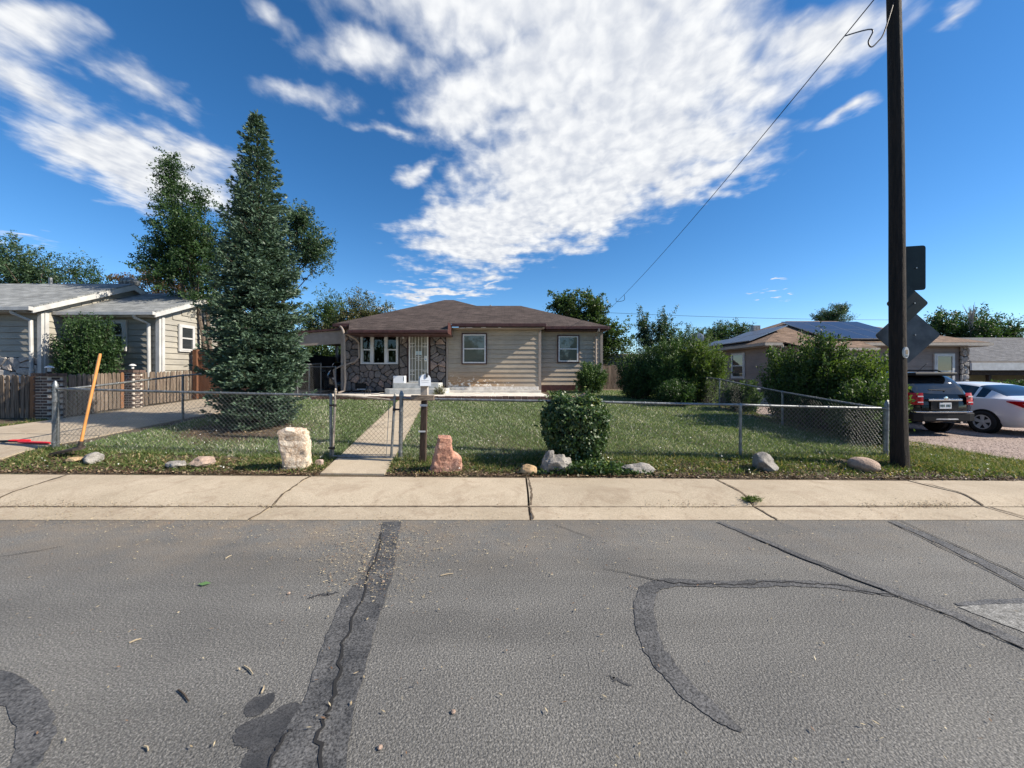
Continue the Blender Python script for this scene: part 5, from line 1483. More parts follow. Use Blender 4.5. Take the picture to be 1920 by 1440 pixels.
def slab_rock(name, label, c, outline, thick, mat, tilt, seed, rz=0):
    """upright slab: outline in (x,z) metres, roughened faces, leaning back"""
    import bmesh
    from mathutils import noise as mn
    n = 26
    V, F = [], []
    zs = np.linspace(0, 1, n)
    rr = random.Random(seed)
    def span(z):
        xs = []
        for i in range(len(outline)):
            (xa, za), (xb, zb) = outline[i], outline[(i + 1) % len(outline)]
            if (za - z) * (zb - z) <= 0 and abs(za - zb) > 1e-6: xs.append(xa + (xb - xa) * (z - za) / (zb - za))
        return (min(xs), max(xs)) if xs else (0, 0)
    H = max(p[1] for p in outline)
    m = 22
    for k, tz in enumerate(zs):
        z = tz * H * .999
        a, b = span(max(z, .001))
        for j in range(2 * m):
            t = j / (2 * m) * 2 * math.pi
            cx, sx = math.cos(t), math.sin(t)
            ex = math.copysign(abs(cx) ** .55, cx); ey = math.copysign(abs(sx) ** .35, sx)
            x = (a + b) / 2 + (b - a) / 2 * ex
            y = thick / 2 * ey * (1 - .35 * tz)
            V.append(Vector((x, y, z)))
    for k in range(n - 1):
        for j in range(2 * m):
            F.append((k * 2 * m + j, k * 2 * m + (j + 1) % (2 * m), (k + 1) * 2 * m + (j + 1) % (2 * m), (k + 1) * 2 * m + j))
    b0 = len(V); V.append(Vector((sum(span(H * .99)) / 2, 0, H * 1.01)))
    F += [((n - 1) * 2 * m + j, (n - 1) * 2 * m + (j + 1) % (2 * m), b0) for j in range(2 * m)]
    W = []
    Rz = Matrix.Rotation(rz, 3, 'Z') @ Matrix.Rotation(tilt, 3, 'X')
    for p in V:
        d = mn.fractal(p * 4 + Vector((seed, 3, 1)), 1, 2, 6) * .03 + mn.fractal(p * 14 + Vector((seed, 3, 1)), 1, 2, 4) * .011
        st = .02 * mn.noise(Vector((p.x * 3 + seed, p.y * 3, p.z * 11)))
        q = p + Vector((d * .9, (d + st * .6) * (1 if p.y > 0 else -1), d * .6))
        W.append(Rz @ q - Vector((0, 0, .05)))
    me = bpy.data.meshes.new(name); me.from_pydata([tuple(p) for p in W], [], F)
    bm = bmesh.new(); bm.from_mesh(me); bmesh.ops.recalc_face_normals(bm, faces=bm.faces); bm.to_mesh(me); bm.free()
    o = link(name, me, mat, None, 'auto', (0, 0, 0)); o.location = (c[0], c[1], lawn(c[0], c[1])); tag(o, label, 'rock')
slab_rock('quartz_boulder', 'tall cream-white quartz boulder standing left of the gate', (-3.27, 5.85), [(-.185, 0), (.215, .0), (.19, .24), (.195, .62), (.15, .70), (.05, .68), (-.10, .71), (-.22, .66), (-.21, .42), (-.17, .12)], .26, RM_white, R(-30) * -1 * .55, 4, R(18))
slab_rock('sandstone_rock', 'orange-red sandstone rock standing right of the mailbox post', (-.99, 5.78), [(-.24, 0), (.19, .0), (.23, .12), (.21, .28), (.09, .32), (.07, .38), (.055, .61), (-.11, .62), (-.15, .40), (-.235, .08)], .24, RM_red, R(14), 9, R(14))
rock('brick_shaped_rock', 'small pinkish block beside the white quartz boulder', (-2.98, 5.95), (.07, .06, .06), 3, rockmat('pink_grey_block', (.33, .24, .21), (.42, .31, .27), (.5, .4, .35)), cuts=8, rough=.08)
rock('granite_boulder', 'pale grey pointed granite boulder below the fence post', (3.80, 5.80), (.21, .16, .155), 12, RM_grey, rough=.1, cuts=6, rot=(0, .25, 0))
rock('rounded_boulder', 'smooth pinkish-brown oval boulder beside the utility pole', (5.33, 5.83), (.205, .14, .115), 15, RM_brown, rough=.04, cuts=0, rot=(0, .12, -.25))
rock('sandstone_block', 'small tan block at the sidewalk edge left of the ivy bush', (.24, 5.62), (.15, .10, .09), 17, RM_tan, cuts=9, rough=.09)
rock('split_grey_rock', 'jagged grey rock split in two under the ivy bush', (.70, 5.66), (.22, .13, .17), 19, RM_grey, cuts=9, rough=.2, rot=(.1, .1, .2))
rock('split_grey_rock', 'broken pointed grey rock leaning against the split rock', (.52, 5.64), (.10, .1, .2), 23, RM_grey, cuts=8, rough=.2, rot=(0, .3, 0))
rock('flat_grey_rock', 'flat angular grey rock right of the ivy bush', (1.86, 5.72), (.26, .13, .10), 25, RM_grey, cuts=9, rough=.12, rot=(0, .12, .1))
rock('flat_field_rock', 'low flat pinkish-grey rock in the verge below the spruce', (-4.72, 5.86), (.20, .15, .08), 29, RM_brown, cuts=5, rough=.12)
rock('flat_field_rock', 'thin buried grey rock beside the flat pinkish rock', (-5.05, 5.8), (.15, .12, .06), 31, RM_grey, cuts=6, rough=.12)
rock('grey_wedge_rock', 'grey wedge rock under the head of the leaning hoe', (-6.42, 5.88), (.15, .12, .10), 37, RM_grey, cuts=6, rough=.1)
rock('buried_slab_rock', 'half buried tan slab left of the leaning hoe', (-6.72, 5.9), (.16, .1, .05), 41, RM_tan, cuts=6, rough=.12)

# ================================================================== TOOLS
def hoe():
    top = P(188, 663, 6.33); bot = P(150, 838, 6.12)
    t = thing('grub_hoe', bot, 'grub hoe with orange wooden handle leaning on the chain-link fence', 'hoe')
    MB().tube([bot + (top - bot) * .02, bot.lerp(top, .3), bot.lerp(top, .97), top], [.022, .019, .021, .017], 10).build('handle', M['handle'], t, smooth='auto')
    d = (top - bot).normalized()
    MB().tube([bot - d * .03, bot + d * .09], [.036, .03], 10).build('socket', M['iron'], t, smooth='auto')
    b = bot - d * .01
    m = MB(); m.add([b + Vector((.05, -.03, .0)), b + Vector((.06, .03, .02)), b + Vector((-.02, .05, .03)), b + Vector((-.32, .02, -.05)), b + Vector((-.34, -.13, -.065)), b + Vector((-.02, -.09, -.01))],
                    [(0, 1, 2, 5), (5, 2, 3, 4)])
    m.add([v + Vector((0.005, .0, -.03)) for v in m.v[:6]], [(3, 2, 1, 0)][:0] + [(5, 2, 1, 0), (4, 3, 2, 5)])
    n6 = 6
    for (i, j) in ((0, 1), (1, 2), (2, 3), (3, 4), (4, 5), (5, 0)): m.f.append((i, j, j + n6, i + n6))
    m.build('blade', M['iron'], t)
hoe()
def loppers():
    z = lawn(-8.2, 6.3) + .045
    t = thing('loppers', (-8.3, 6.5, z), 'pair of red-handled loppers lying on the concrete driveway', 'loppers')
    e1, e2 = P(57, 833, 6.75), P(94, 835, 6.62)
    e1.z = lawn(e1.x, e1.y) + .05; e2.z = lawn(e2.x, e2.y) + .05
    c = Vector((-9.05, 6.62, 0)); c.z = lawn(c.x, c.y) + .05
    for e in (e1, e2):
        h = MB(); h.tube([c.lerp(e, .25), c.lerp(e, .62)], .011, 8); ho = h.build('handle', M['iron'], t, smooth='auto')
        MB().tube([c.lerp(e, .5), c.lerp(e, .6), c.lerp(e, .95), e], [.016, .021, .021, .015], 10).build('grip', M['red_rubber'], ho, smooth='auto')
    MB().lathe([(.0, -.02), (.03, -.018), (.03, .018), (.0, .02)], c, 12).build('pivot', M['iron'], t)
    for s in (-1, 1):
        MB().tube([c + (e1 - c) * .3 * 0 + Vector((.0, 0, 0)), c.lerp(e1 if s > 0 else e2, .27)], .012, 6).build('arm', M['iron'], t)
        MB().tube([c, c + Vector((-.09, s * .03, 0)), c + Vector((-.2, s * .012, 0))], [.02, .022, .006], 6).build('blade', M['galv_dark'], t)
loppers()

# ================================================================== UTILITY POLE, SIGNS, WIRES
PX, PY = 6.02, 5.97
def pole():
    zb = lawn(PX, PY)
    t = thing('utility_pole', (PX, PY, zb), 'tall dark creosoted wooden utility pole at the sidewalk', 'utility pole')
    from mathutils import noise as mn
    n, K = 20, 40
    V, F = [], []
    ztop = 9.6
    for k in range(K + 1):
        z = zb - .3 + (ztop - zb + .3) * k / K
        r = .106 - .0026 * z + (.008 if z < .35 else 0)
        cx = PX - .012 * (z) - .01 * math.sin(z * .9); cy = PY
        for j in range(n):
            a = 2 * math.pi * j / n
            rr = r * (1 + .035 * mn.noise(Vector((math.cos(a) * 2, math.sin(a) * 2, z * .5))) + .02 * math.sin(5 * a + z * .3))
            V.append((cx + rr * math.cos(a), cy + rr * math.sin(a), z))
    for k in range(K):
        for j in range(n): F.append((k * n + j, k * n + (j + 1) % n, (k + 1) * n + (j + 1) % n, (k + 1) * n + j))
    F.append(tuple(K * n + j for j in range(n)))
    m = MB(); m.add(V, F); m.build('shaft', M['pole'], t, smooth='auto')
    # white oval tag
    c = P(1699, 661, PY - .118)
    ov = MB(); ov.prism([(c.x + .038 * math.cos(a), c.z + .085 * math.sin(a)) for a in np.linspace(0, 2 * math.pi, 24, endpoint=False)], 'y', c.y - .008, c.y + .03)
    to = ov.build('oval_tag', M['white'], t)
    MB().box(c.x - .018, c.x + .018, c.y - .0105, c.y - .0085, c.z - .03, c.z + .04).build('tag_print', plain('tan_print', (.35, .27, .17), .5), to)
    MB().box(c.x - .02, c.x + .02, c.y - .0105, c.y - .0085, c.z - .06, c.z - .045).build('tag_print', M['ink'], to)
    MB().tube([(PX - .12, PY - .09, 7.62), (PX - .26, PY - .14, 7.6)], .025, 8).build('insulator_bracket', M['iron'], t)
pole()
def sign(name, label, outline, y0, mat_back, yaw, cx):
    """flat panel seen from behind; outline (x,z) in world metres"""
    t = thing(name, (cx, y0, min(p[1] for p in outline)), label, 'road sign')
    def rot(p, y):
        dx = p[0] - cx
        return (cx + dx * math.cos(yaw), y + dx * math.sin(yaw), p[1])
    # rounded corners
    pts = []
    n = len(outline)
    for i in range(n):
        a, b, c = Vector(outline[i - 1]), Vector(outline[i]), Vector(outline[(i + 1) % n])
        r = .045
        u, w = (a - b).normalized(), (c - b).normalized()
        for k in range(5):
            s = k / 4
            q = b + u * r * (1 - s) ** 2 + w * r * s ** 2
            pts.append((q.x, q.y))
    def slab(ya, yb):
        m = MB(); k = len(pts)
        m.add([rot(p, ya) for p in pts] + [rot(p, yb) for p in pts], [tuple(range(k)), tuple(range(2 * k - 1, k - 1, -1))] + [(i, (i + 1) % k, k + (i + 1) % k, k + i) for i in range(k)])
        return m
    slab(y0, y0 + .004).build('panel', mat_back, t)
    slab(y0 + .0055, y0 + .0075).build('face', M['sign_face'], t)
    zc = sum(p[1] for p in outline) / n
    MB().lathe([(.012, -.012), (.012, 0)], (cx + .1, y0 + .1 * math.sin(yaw) - .0, zc), 8, 'y').build('bolt', M['galv'], t)
SY = PY + .165
def sp(px, py): 
    q = P(px, py, SY); return (q.x, q.z)
cx1 = sp(1704, 632)[0]
d = .46
zc = sp(1704, 628)[1]
sign('diamond_sign', 'large bare aluminium back of a diamond road sign on the pole', [(cx1 - d, zc), (cx1, zc - d), (cx1 + d, zc), (cx1, zc + d)], SY + .02, M['sign_back'], R(-9), cx1)
zc2, d2, cx2 = sp(1700, 569)[1], .31, sp(1700, 569)[0]
sign('diamond_sign', 'smaller diamond road sign above the large one, seen from behind', [(cx2 - d2, zc2), (cx2, zc2 - d2), (cx2 + d2, zc2), (cx2, zc2 + d2)], SY - .01, M['green_back'], R(-6), cx2)
a, b_ = sp(1676, 462), sp(1729, 545)
sign('rectangular_sign', 'tall dark rectangular sign topmost on the pole, seen from behind', [(a[0], b_[1]), (b_[0], b_[1]), (b_[0], a[1]), (a[0], a[1])], SY - .005, M['green_back'], R(-14), (a[0] + b_[0]) / 2)
def smooth_path(pts, k=6):
    pts = [Vector(p) for p in pts]; out = []
    for i in range(len(pts) - 1):
        a, b, c, d_ = pts[max(i - 1, 0)], pts[i], pts[i + 1], pts[min(i + 2, len(pts) - 1)]
        for j in range(k):
            u = j / k
            out.append(.5 * ((2 * b) + (c - a) * u + (2 * a - 5 * b + 4 * c - d_) * u * u + (3 * b - a - 3 * c + d_) * u ** 3))
    return out + [pts[-1]]
def cable(name, label, pts, r, mat=None, n=6):
    if len(pts) < 12: pts = smooth_path(pts)
    p0 = Vector(pts[0])
    t = MB(); t.tube(pts, r, n)
    o = t.build(name, mat or M['black'], smooth=True)
    tag(o, label, 'cable')
    return o
def sag(a, b, s, n=24):
    a, b = Vector(a), Vector(b)
    return [a.lerp(b, k / n) - Vector((0, 0, s * 4 * (k / n) * (1 - k / n))) for k in range(n + 1)]
drop_a = Vector((PX - .26, PY - .14, 7.6)); drop_b = P(1124, 596, 26)
cable('service_cable', 'black service cable sloping from the utility pole to the back alley', sag(drop_a, drop_b, .35), .009)
lp = sag(drop_a, drop_b, .35)[17]
cable('cable_loop', 'small slack loop hanging on the service cable over the trees', [lp + Vector((.0, 0, 0)), lp + Vector((.03, .05, -.25)), lp + Vector((-.15, .1, -.33)), lp + Vector((-.32, .3, -.3)), lp + Vector((-.34, .3, -.12))], .012)
lq = sag(drop_a, drop_b, .35)[1]
cable('drip_loop', 'black drip loop of cable hanging beside the pole top', [lq, P(1634, 55, PY - .1), P(1628, 78, PY - .1), P(1634, 88, PY - .1), P(1646, 78, PY - .1), P(1658, 60, PY - .1), Vector((PX - .15, PY - .06, 7.32))], .01)
cable('alley_power_line', 'thin power line strung behind the houses', sag((-45, 40, 8.6), (8.2, 40, 8.0), .5) + sag((8.2, 40, 8.0), (60, 40, 7.4), .5)[1:], .016)
cable('alley_power_line', 'lower thin line behind the houses and shrubs', sag((5, 33, 3.9), (40, 34, 3.6), .3), .016)
def back_pole():
    t = thing('alley_pole', (5.95, 26.2, .9), 'alley utility pole hidden behind the cottonwood tree', 'utility pole')
    MB().tube([(5.95, 26.2, .7), (5.95, 26.2, 5.5)], .11, 10).build('shaft', M['pole'], t)
back_pole()

# ================================================================== CARS
def spline(xs, ys, q):
    """monotone-ish cubic through points"""
    return np.interp(q, xs, ys) if len(xs) < 3 else catmull(np.array(xs, float), np.array(ys, float), np.array(q, float))
def catmull(xs, ys, q):
    m = np.gradient(ys, xs); out = []
    dk = np.diff(ys) / np.diff(xs)
    for i in range(1, len(xs) - 1):
        m[i] = 0 if dk[i - 1] * dk[i] <= 0 else 2 * dk[i - 1] * dk[i] / (dk[i - 1] + dk[i])
    for v in q:
        i = min(max(np.searchsorted(xs, v) - 1, 0), len(xs) - 2)
        h = xs[i + 1] - xs[i]; t = (v - xs[i]) / h
        out.append((2 * t**3 - 3 * t**2 + 1) * ys[i] + (t**3 - 2 * t**2 + t) * h * m[i] + (-2 * t**3 + 3 * t**2) * ys[i + 1] + (t**3 - t**2) * h * m[i + 1])
    return np.array(out)
def wheel(parent, x, y, r, rim_r, side, width=.2):
    """wheel with axle along x; side = outward sign"""
    w = MB(); o = side * width / 2
    prof = [(rim_r, -width / 2), (r - .03, -width / 2), (r, -width / 2 + .03), (r, width / 2 - .03), (r - .03, width / 2), (rim_r, width / 2), (rim_r - .02, width / 2 - .03)]
    w.lathe([(a, b * side) for a, b in prof], (x, y, r), 28, 'x')
    wo = w.build('wheel', M['tyre'], parent, smooth='auto', local=True)
    d = MB(); d.lathe([(0, 0), (rim_r * .97, 0), (rim_r * .97, .02)], (x + side * .05, y, r), 24, 'x'); d.build('brake_shadow', M['black'], wo, local=True)
    m = MB()
    xo = x + side * (width / 2 - .02)
    m.lathe([(rim_r, -.02 * side), (rim_r, .012 * side), (rim_r - .028, .012 * side), (rim_r - .03, -.02 * side)], (xo, y, r), 28, 'x')
    for k in range(5):
        a = 2 * math.pi * k / 5 + .3
        ca, sa = math.cos(a), math.sin(a)
        def q(rad, off, dx): return (xo + dx, y + rad * ca - off * sa, r + rad * sa + off * ca)
        m.add([q(.04, -.035, 0), q(rim_r - .015, -.055, 0), q(rim_r - .015, .055, 0), q(.04, .035, 0), q(.04, -.035, -.03 * side), q(rim_r - .015, -.055, -.03 * side), q(rim_r - .015, .055, -.03 * side), q(.04, .035, -.03 * side)],
              [(0, 1, 2, 3), (0, 4, 5, 1), (1, 5, 6, 2), (2, 6, 7, 3), (4, 7, 6, 5)])
    m.lathe([(.0, .012 * side), (.06, .008 * side), (.065, -.02 * side)], (xo, y, r), 14, 'x')
    m.build('rim', M['alloy'], wo, smooth='auto', local=True)
def car(name, label, loc, rz, paint, spec):
    """car built along local y (front at +y, rear at 0); cross-sections lofted, windows cut from the greenhouse"""
    t = thing(name, loc, label, 'car', None, rz)
    ORIG[t] = Vector((0, 0, 0))
    Lc = spec['L']; N = 64
    ys = np.linspace(0, Lc, N)
    s = {k: spline(*spec[k], ys) for k in ('w', 'bot', 'belt', 'roof', 'wr')}
    ring = []
    for i in range(N):
        w, b, be, ro, wr = (s[k][i] for k in ('w', 'bot', 'belt', 'roof', 'wr'))
        hb = be - b
        gh = max(ro - be, .004)
        half = [(0, b), (w * .86, b), (w * .97, b + hb * .14), (w * 1.0, b + hb * .42), (w * .992, b + hb * .72), (w * .95, be - .015), (w * .93, be), (w * .93 + (wr - w * .93) * .06, be + gh * .05),
                (w * .93 + (wr - w * .93) * .88, be + gh * .86), (wr * .96, be + gh * .95), (wr * .7, be + gh * 1.0), (0, be + gh * 1.03)]
        ring.append([(x, ys[i], z) for x, z in half] + [(-x, ys[i], z) for x, z in half[-2:0:-1]])
    K = len(ring[0])
    V = [p for r_ in ring for p in r_]
    faces = {'body': []}
    (wy0, wy1), pillars = spec['side'], spec['pillars']
    def zone(i, k):
        y = (ys[i] + ys[i + 1]) / 2
        g = max(s['roof'][i] - s['belt'][i], s['roof'][i + 1] - s['belt'][i + 1])
        side_seg = k in (7, K - 8)
        if side_seg and g > .16:
            for nm, a, b in spec['side_windows']:
                if a <= y <= b: return nm + ('_l' if k != 7 else '_r')
        if k in (8, 9, 10, K - 9, K - 10, K - 11):
            for nm, a, b in spec['screens']:
                if a <= y <= b: return nm
        return 'body'
    for i in range(N - 1):
        for k in range(K):
            z = zone(i, k)
            faces.setdefault(z, []).append((i * K + k, i * K + (k + 1) % K, (i + 1) * K + (k + 1) % K, (i + 1) * K + k))
    keep = faces['body']
    m = MB(); m.v = [Vector(p) for p in V]
    m.f = keep + [tuple(range(K - 1, -1, -1)), tuple((N - 1) * K + k for k in range(K))]
    body = m.build('body', paint, t, smooth='auto', local=True)
    for zn, fs in faces.items():
        if zn == 'body': continue
        g = MB(); used = {}
        for f in fs:
            idx = []
            for j in f:
                if j not in used: used[j] = len(g.v); g.v.append(Vector(V[j]))
                idx.append(used[j])
            g.f.append(tuple(idx))
        nm = 'side_window' if zn[-2:] in ('_l', '_r') else ('rear_window' if zn == 'rear' else 'windscreen')
        g.build(nm, M['car_glass'], t, smooth='auto', local=True)
    # dark wheel wells and wheels
    for ay in spec['axles']:
        for sd in (-1, 1):
            a = MB(); rr = spec['tyre'] + .05
            a.lathe([(0, 0), (rr, 0), (rr, -.10 * sd), (0.0, -.10 * sd)], (sd * (spec['wmax'] + .004), ay, spec['tyre'] + .012), 32, 'x')
            a.build('wheel_arch', M['black'], t, local=True)
            wheel(t, sd * (spec['wmax'] - .062), ay, spec['tyre'], spec['rim'], sd)
    # underside
    MB().box(-spec['wmax'] * .8, spec['wmax'] * .8, .5, Lc - .5, spec['bot'][1][1] - .02, spec['bot'][1][1] + .05).build('underbody', M['black'], t, local=True)
    return t, s, ys
suv_spec = dict(L=4.75, wmax=.92, tyre=.355, rim=.235, axles=(.95, 3.80),
    w=([0, .06, .25, .8, 2, 3.6, 4.4, 4.75], [.60, .78, .88, .915, .92, .915, .84, .6]),
    bot=([0, .12, .5, 2.4, 4.3, 4.75], [.44, .36, .28, .25, .28, .42]),
    belt=([0, .06, .2, .6, 2, 3.4, 4.2, 4.6, 4.75], [.86, 1.02, 1.08, 1.10, 1.06, 1.02, .97, .84, .62]),
    roof=([0, .05, .12, .28, .5, .8, 1.6, 2.4, 2.9, 3.3, 3.65, 4.0, 4.75], [.88, 1.05, 1.18, 1.42, 1.60, 1.665, 1.70, 1.68, 1.56, 1.34, 1.09, 1.0, .63]),
    wr=([0, .2, .5, 1.2, 2.4, 3.2, 3.7, 4.75], [.55, .68, .66, .64, .64, .68, .78, .5]),
    side=(0, 0), pillars=(), side_windows=(('q', .62, 1.15), ('r', 1.25, 2.05), ('f', 2.13, 3.1)), screens=(('rear', .055, .47), ('front', 2.75, 3.5)))
def suv():
    loc = (11.28, 10.05, lawn(11.4, 10.9) + .015)
    t, s, ys = car('black_suv', 'black compact SUV parked tail to the street beside the hedge', loc, R(0), M['paint_black'], suv_spec)
    B = lambda nm, m, mat, sm=False, bv=0: m.build(nm, mat, t, smooth=sm, local=True, bevel=bv)
    # tail lights wrap the corners
    for sd in (-1, 1):
        m = MB()
        V = []
        for (x, y) in ((.56, -.0), (.66, .0), (.76, .03), (.84, .10), (.895, .25), (.91, .40)):
            for z in (.83, .97, 1.12, 1.14 if y < .2 else 1.10):
                V.append((sd * x * (1.005 if z < 1.1 else .985), y + .12 * max(0, z - .95) - .035 + (0 if x > .6 else .0), z + (0 if y < .2 else -.0) - (.05 if (z < .9 and y > .2) else 0) * -1))
        F = [(i * 4 + j, (i + 1) * 4 + j, (i + 1) * 4 + j + 1, i * 4 + j + 1) for i in range(5) for j in range(3)]
        m.add(V, F); lo = B('tail_light', m, M['tail_red'], 'auto')
        c = MB()
        for (z0, z1) in ((1.035, 1.065), (.885, .91)):
            c.add([(sd * .585, -.055, z0), (sd * .72, -.045, z0), (sd * .72, -.045, z1), (sd * .585, -.055, z1), (sd * .585, .05, z0), (sd * .72, .05, z0), (sd * .72, .05, z1), (sd * .585, .05, z1)],
                  [(0, 1, 2, 3), (0, 4, 5, 1), (3, 2, 6, 7)])
        c.build('reverse_lens', M['tail_clear'], lo, local=True)
    B('chrome_bar', MB().box(-.44, .44, -.055, .03, .93, .985), M['chrome'], False, .012)
    B('tailgate_emblem', MB().lathe([(.0, -.07), (.05, -.065), (.055, -.05)], (0, 0, 1.0), 14, 'y'), M['chrome'])
    p = B('licence_plate', MB().box(-.155, .155, -.05, -.03, .73, .885), M['plate'], False, .005)
    for k, x in enumerate((-.12, -.08, -.04, .03, .07, .11)):
        MB().box(x - .013, x + .013, -.0525, -.0505, .775, .84).build('plate_character', M['ink'], p, local=True)
    B('plate_recess', MB().box(-.36, .36, -.028, .05, .70, .92), M['black'])
    B('bumper', MB().prism([(-.86, .12), (-.80, -.01), (-.6, -.075), (0, -.10), (.6, -.075), (.80, -.01), (.86, .12), (.86, .3), (-.86, .3)], 'z', .40, .62), M['black'], False, .02)
    B('bumper_trim', MB().prism([(-.74, -.02), (-.5, -.093), (0, -.115), (.5, -.093), (.74, -.02), (.74, .2), (-.74, .2)], 'z', .625, .66), M['chrome'], False, .006)
    B('bumper_trim', MB().prism([(-.56, -.06), (0, -.118), (.56, -.06), (.56, .2), (-.56, .2)], 'z', .445, .475), M['alloy'], False, .006)
    B('spoiler', MB().prism([(.16, 1.60), (.17, 1.672), (.75, 1.665), (.75, 1.62), (.3, 1.58)], 'x', -.56, .56), M['black'], False, .015)
    w = MB(); w.tube([(.02, .03, 1.16), (.03, .0, 1.20), (-.38, .02, 1.22)], .014, 6); B('wiper', w, M['black'])
    for sd in (-1, 1):
        B('roof_rail', MB().tube([(sd * .60, .55, 1.66), (sd * .60, .7, 1.735), (sd * .60, 2.3, 1.745), (sd * .6, 2.5, 1.68)], .02, 8), M['black'], 'auto')
        B('door_mirror', MB().lathe([(.02, -.1), (.09, -.06), (.1, .04), (.05, .1)], (sd * 1.02, 3.0, 1.06), 10, 'x'), M['paint_black'], 'auto')
        B('exhaust', MB().tube([(sd * .5, .02, .36), (sd * .5, .3, .36)], .035, 8), M['chrome'])
    B('aerial', MB().tube([(.1, .75, 1.69), (.1, .50, 1.92)], .006, 5), M['black'])
suv()
sed_spec = dict(L=4.5, wmax=.90, tyre=.315, rim=.215, axles=(.98, 3.62),
    w=([0, .06, .3, .9, 2.2, 3.6, 4.2, 4.5], [.62, .76, .86, .895, .90, .89, .80, .5]),
    bot=([0, .12, .5, 2.2, 4.0, 4.5], [.42, .30, .22, .19, .22, .3]),
    belt=([0, .06, .25, .9, 2, 3.0, 3.8, 4.3, 4.5], [.82, .94, 1.0, 1.02, .97, .93, .84, .7, .5]),
    roof=([0, .06, .3, .62, .95, 1.35, 1.9, 2.35, 2.75, 3.1, 3.4, 4.3, 4.5], [.84, .985, 1.04, 1.09, 1.25, 1.40, 1.465, 1.45, 1.32, 1.12, .96, .72, .51]),
    wr=([0, .4, .95, 1.6, 2.4, 3.1, 3.5, 4.5], [.6, .66, .60, .57, .58, .66, .75, .45]),
    side=(0, 0), pillars=(), side_windows=(('q', 1.0, 1.22), ('r', 1.28, 1.98), ('f', 2.05, 2.95)), screens=(('rear', .64, 1.25), ('front', 2.42, 3.22)))
def sedan(name, label, loc, rz, paint, lights=True):
    t, s, ys = car(name, label, loc, rz, paint, sed_spec)
    B = lambda nm, m, mat, sm=False, bv=0: m.build(nm, mat, t, smooth=sm, local=True, bevel=bv)
    for sd in (-1, 1):
        m = MB(); V = []
        rows = [(.55, -.015, .80, .96), (.68, .0, .78, .97), (.775, .05, .765, .965), (.838, .17, .79, .965), (.868, .33, .87, .965), (.877, .50, .935, .962)]
        for (x, y, z0, z1) in rows:
            for z in (z0, (z0 + z1) / 2, z1): V.append((sd * x * 1.012, y - .02, z))
        m.add(V, [(i * 3 + j, (i + 1) * 3 + j, (i + 1) * 3 + j + 1, i * 3 + j + 1) for i in range(5) for j in range(2)])
        lo = B('tail_light', m, M['tail_red'], 'auto')
        c = MB(); c.add([(sd * .70, -.03, .86), (sd * .80, .03, .86), (sd * .865, .17, .89), (sd * .80, .03, .925), (sd * .70, -.03, .925)], [(0, 1, 2, 3, 4)]); c.build('reverse_lens', M['tail_clear'], lo, local=True)
        B('door_mirror', MB().lathe([(.02, -.1), (.08, -.06), (.09, .04), (.05, .09)], (sd * 1.0, 2.85, 1.0), 10, 'x'), paint, 'auto')
        for y in (1.25, 2.1): 
            B('door_handle', MB().tube([(sd * .895, y + .02, .86), (sd * .915, y + .1, .865), (sd * .895, y + .18, .86)], .013, 6), paint, 'auto')
        h = MB(); h.add([(sd * .52, 4.44, .62), (sd * .74, 4.25, .66), (sd * .84, 3.95, .76), (sd * .74, 4.15, .76), (sd * .5, 4.42, .7)], [(0, 1, 2, 3, 4)])
        B('headlight', h, M['tail_clear'])
        # door seams as dark grooves
        for (ya, yb) in ((1.28, 1.22), (2.02, 2.02), (3.05, 3.1)):
            g = MB(); g.tube([(sd * .868, yb, .98), (sd * .9005, ya, .62), (sd * .885, ya, .36)], .004, 4); B('door_seam', g, M['black'])
    B('bumper', MB().prism([(-.80, .12), (-.72, .0), (-.5, -.05), (0, -.07), (.5, -.05), (.72, .0), (.80, .12), (.80, .3), (-.80, .3)], 'z', .34, .58), paint, False, .03)
    B('licence_plate', MB().box(-.155, .155, -.03, 0.02, .70, .82), M['plate'])
    return t
sedan('white_sedan', 'white sedan parked on the gravel next to the black SUV', (14.0, 9.72, lawn(14, 10.7) + .015), R(0), M['paint_white']).scale = (1, 1, .95)
sedan('dark_sedan', 'dark sedan parked in the shade under the carport', (-9.25, 21.4, .70), R(180 + 24), M['paint_navy'])

# wheelie bin behind the right fence
def bin_():
    x, y = 8.2, 13.6; z = lawn(x, y)
    t = thing('rubbish_cart', (x, y, z), 'black wheeled rubbish cart with pale lid below the mauve house', 'bin')
    m = MB(); m.add([(x - .27, y - .27, z + .02), (x + .27, y - .27, z + .02), (x + .27, y + .3, z + .02), (x - .27, y + .3, z + .02), (x - .33, y - .33, z + 1.0), (x + .33, y - .33, z + 1.0), (x + .33, y + .36, z + 1.0), (x - .33, y + .36, z + 1.0)],
                    [(0, 3, 2, 1), (4, 5, 6, 7), (0, 1, 5, 4), (1, 2, 6, 5), (2, 3, 7, 6), (3, 0, 4, 7)])
    m.build('tub', M['black'], t, bevel=.03)
    MB().prism([(y - .38, z + 1.005), (y + .4, z + 1.005), (y + .4, z + 1.06), (y, z + 1.10), (y - .38, z + 1.05)], 'x', x - .36, x + .36).build('lid', plain('pale_grey_lid', (.42, .42, .43), .5), t, bevel=.01)
    for s in (-1, 1): MB().lathe([(.0, -.03), (.12, -.03), (.12, .03), (0, .03)], (x + s * .3, y + .3, z + .12), 14, 'x').build('wheel', M['tyre'], t)
bin_()

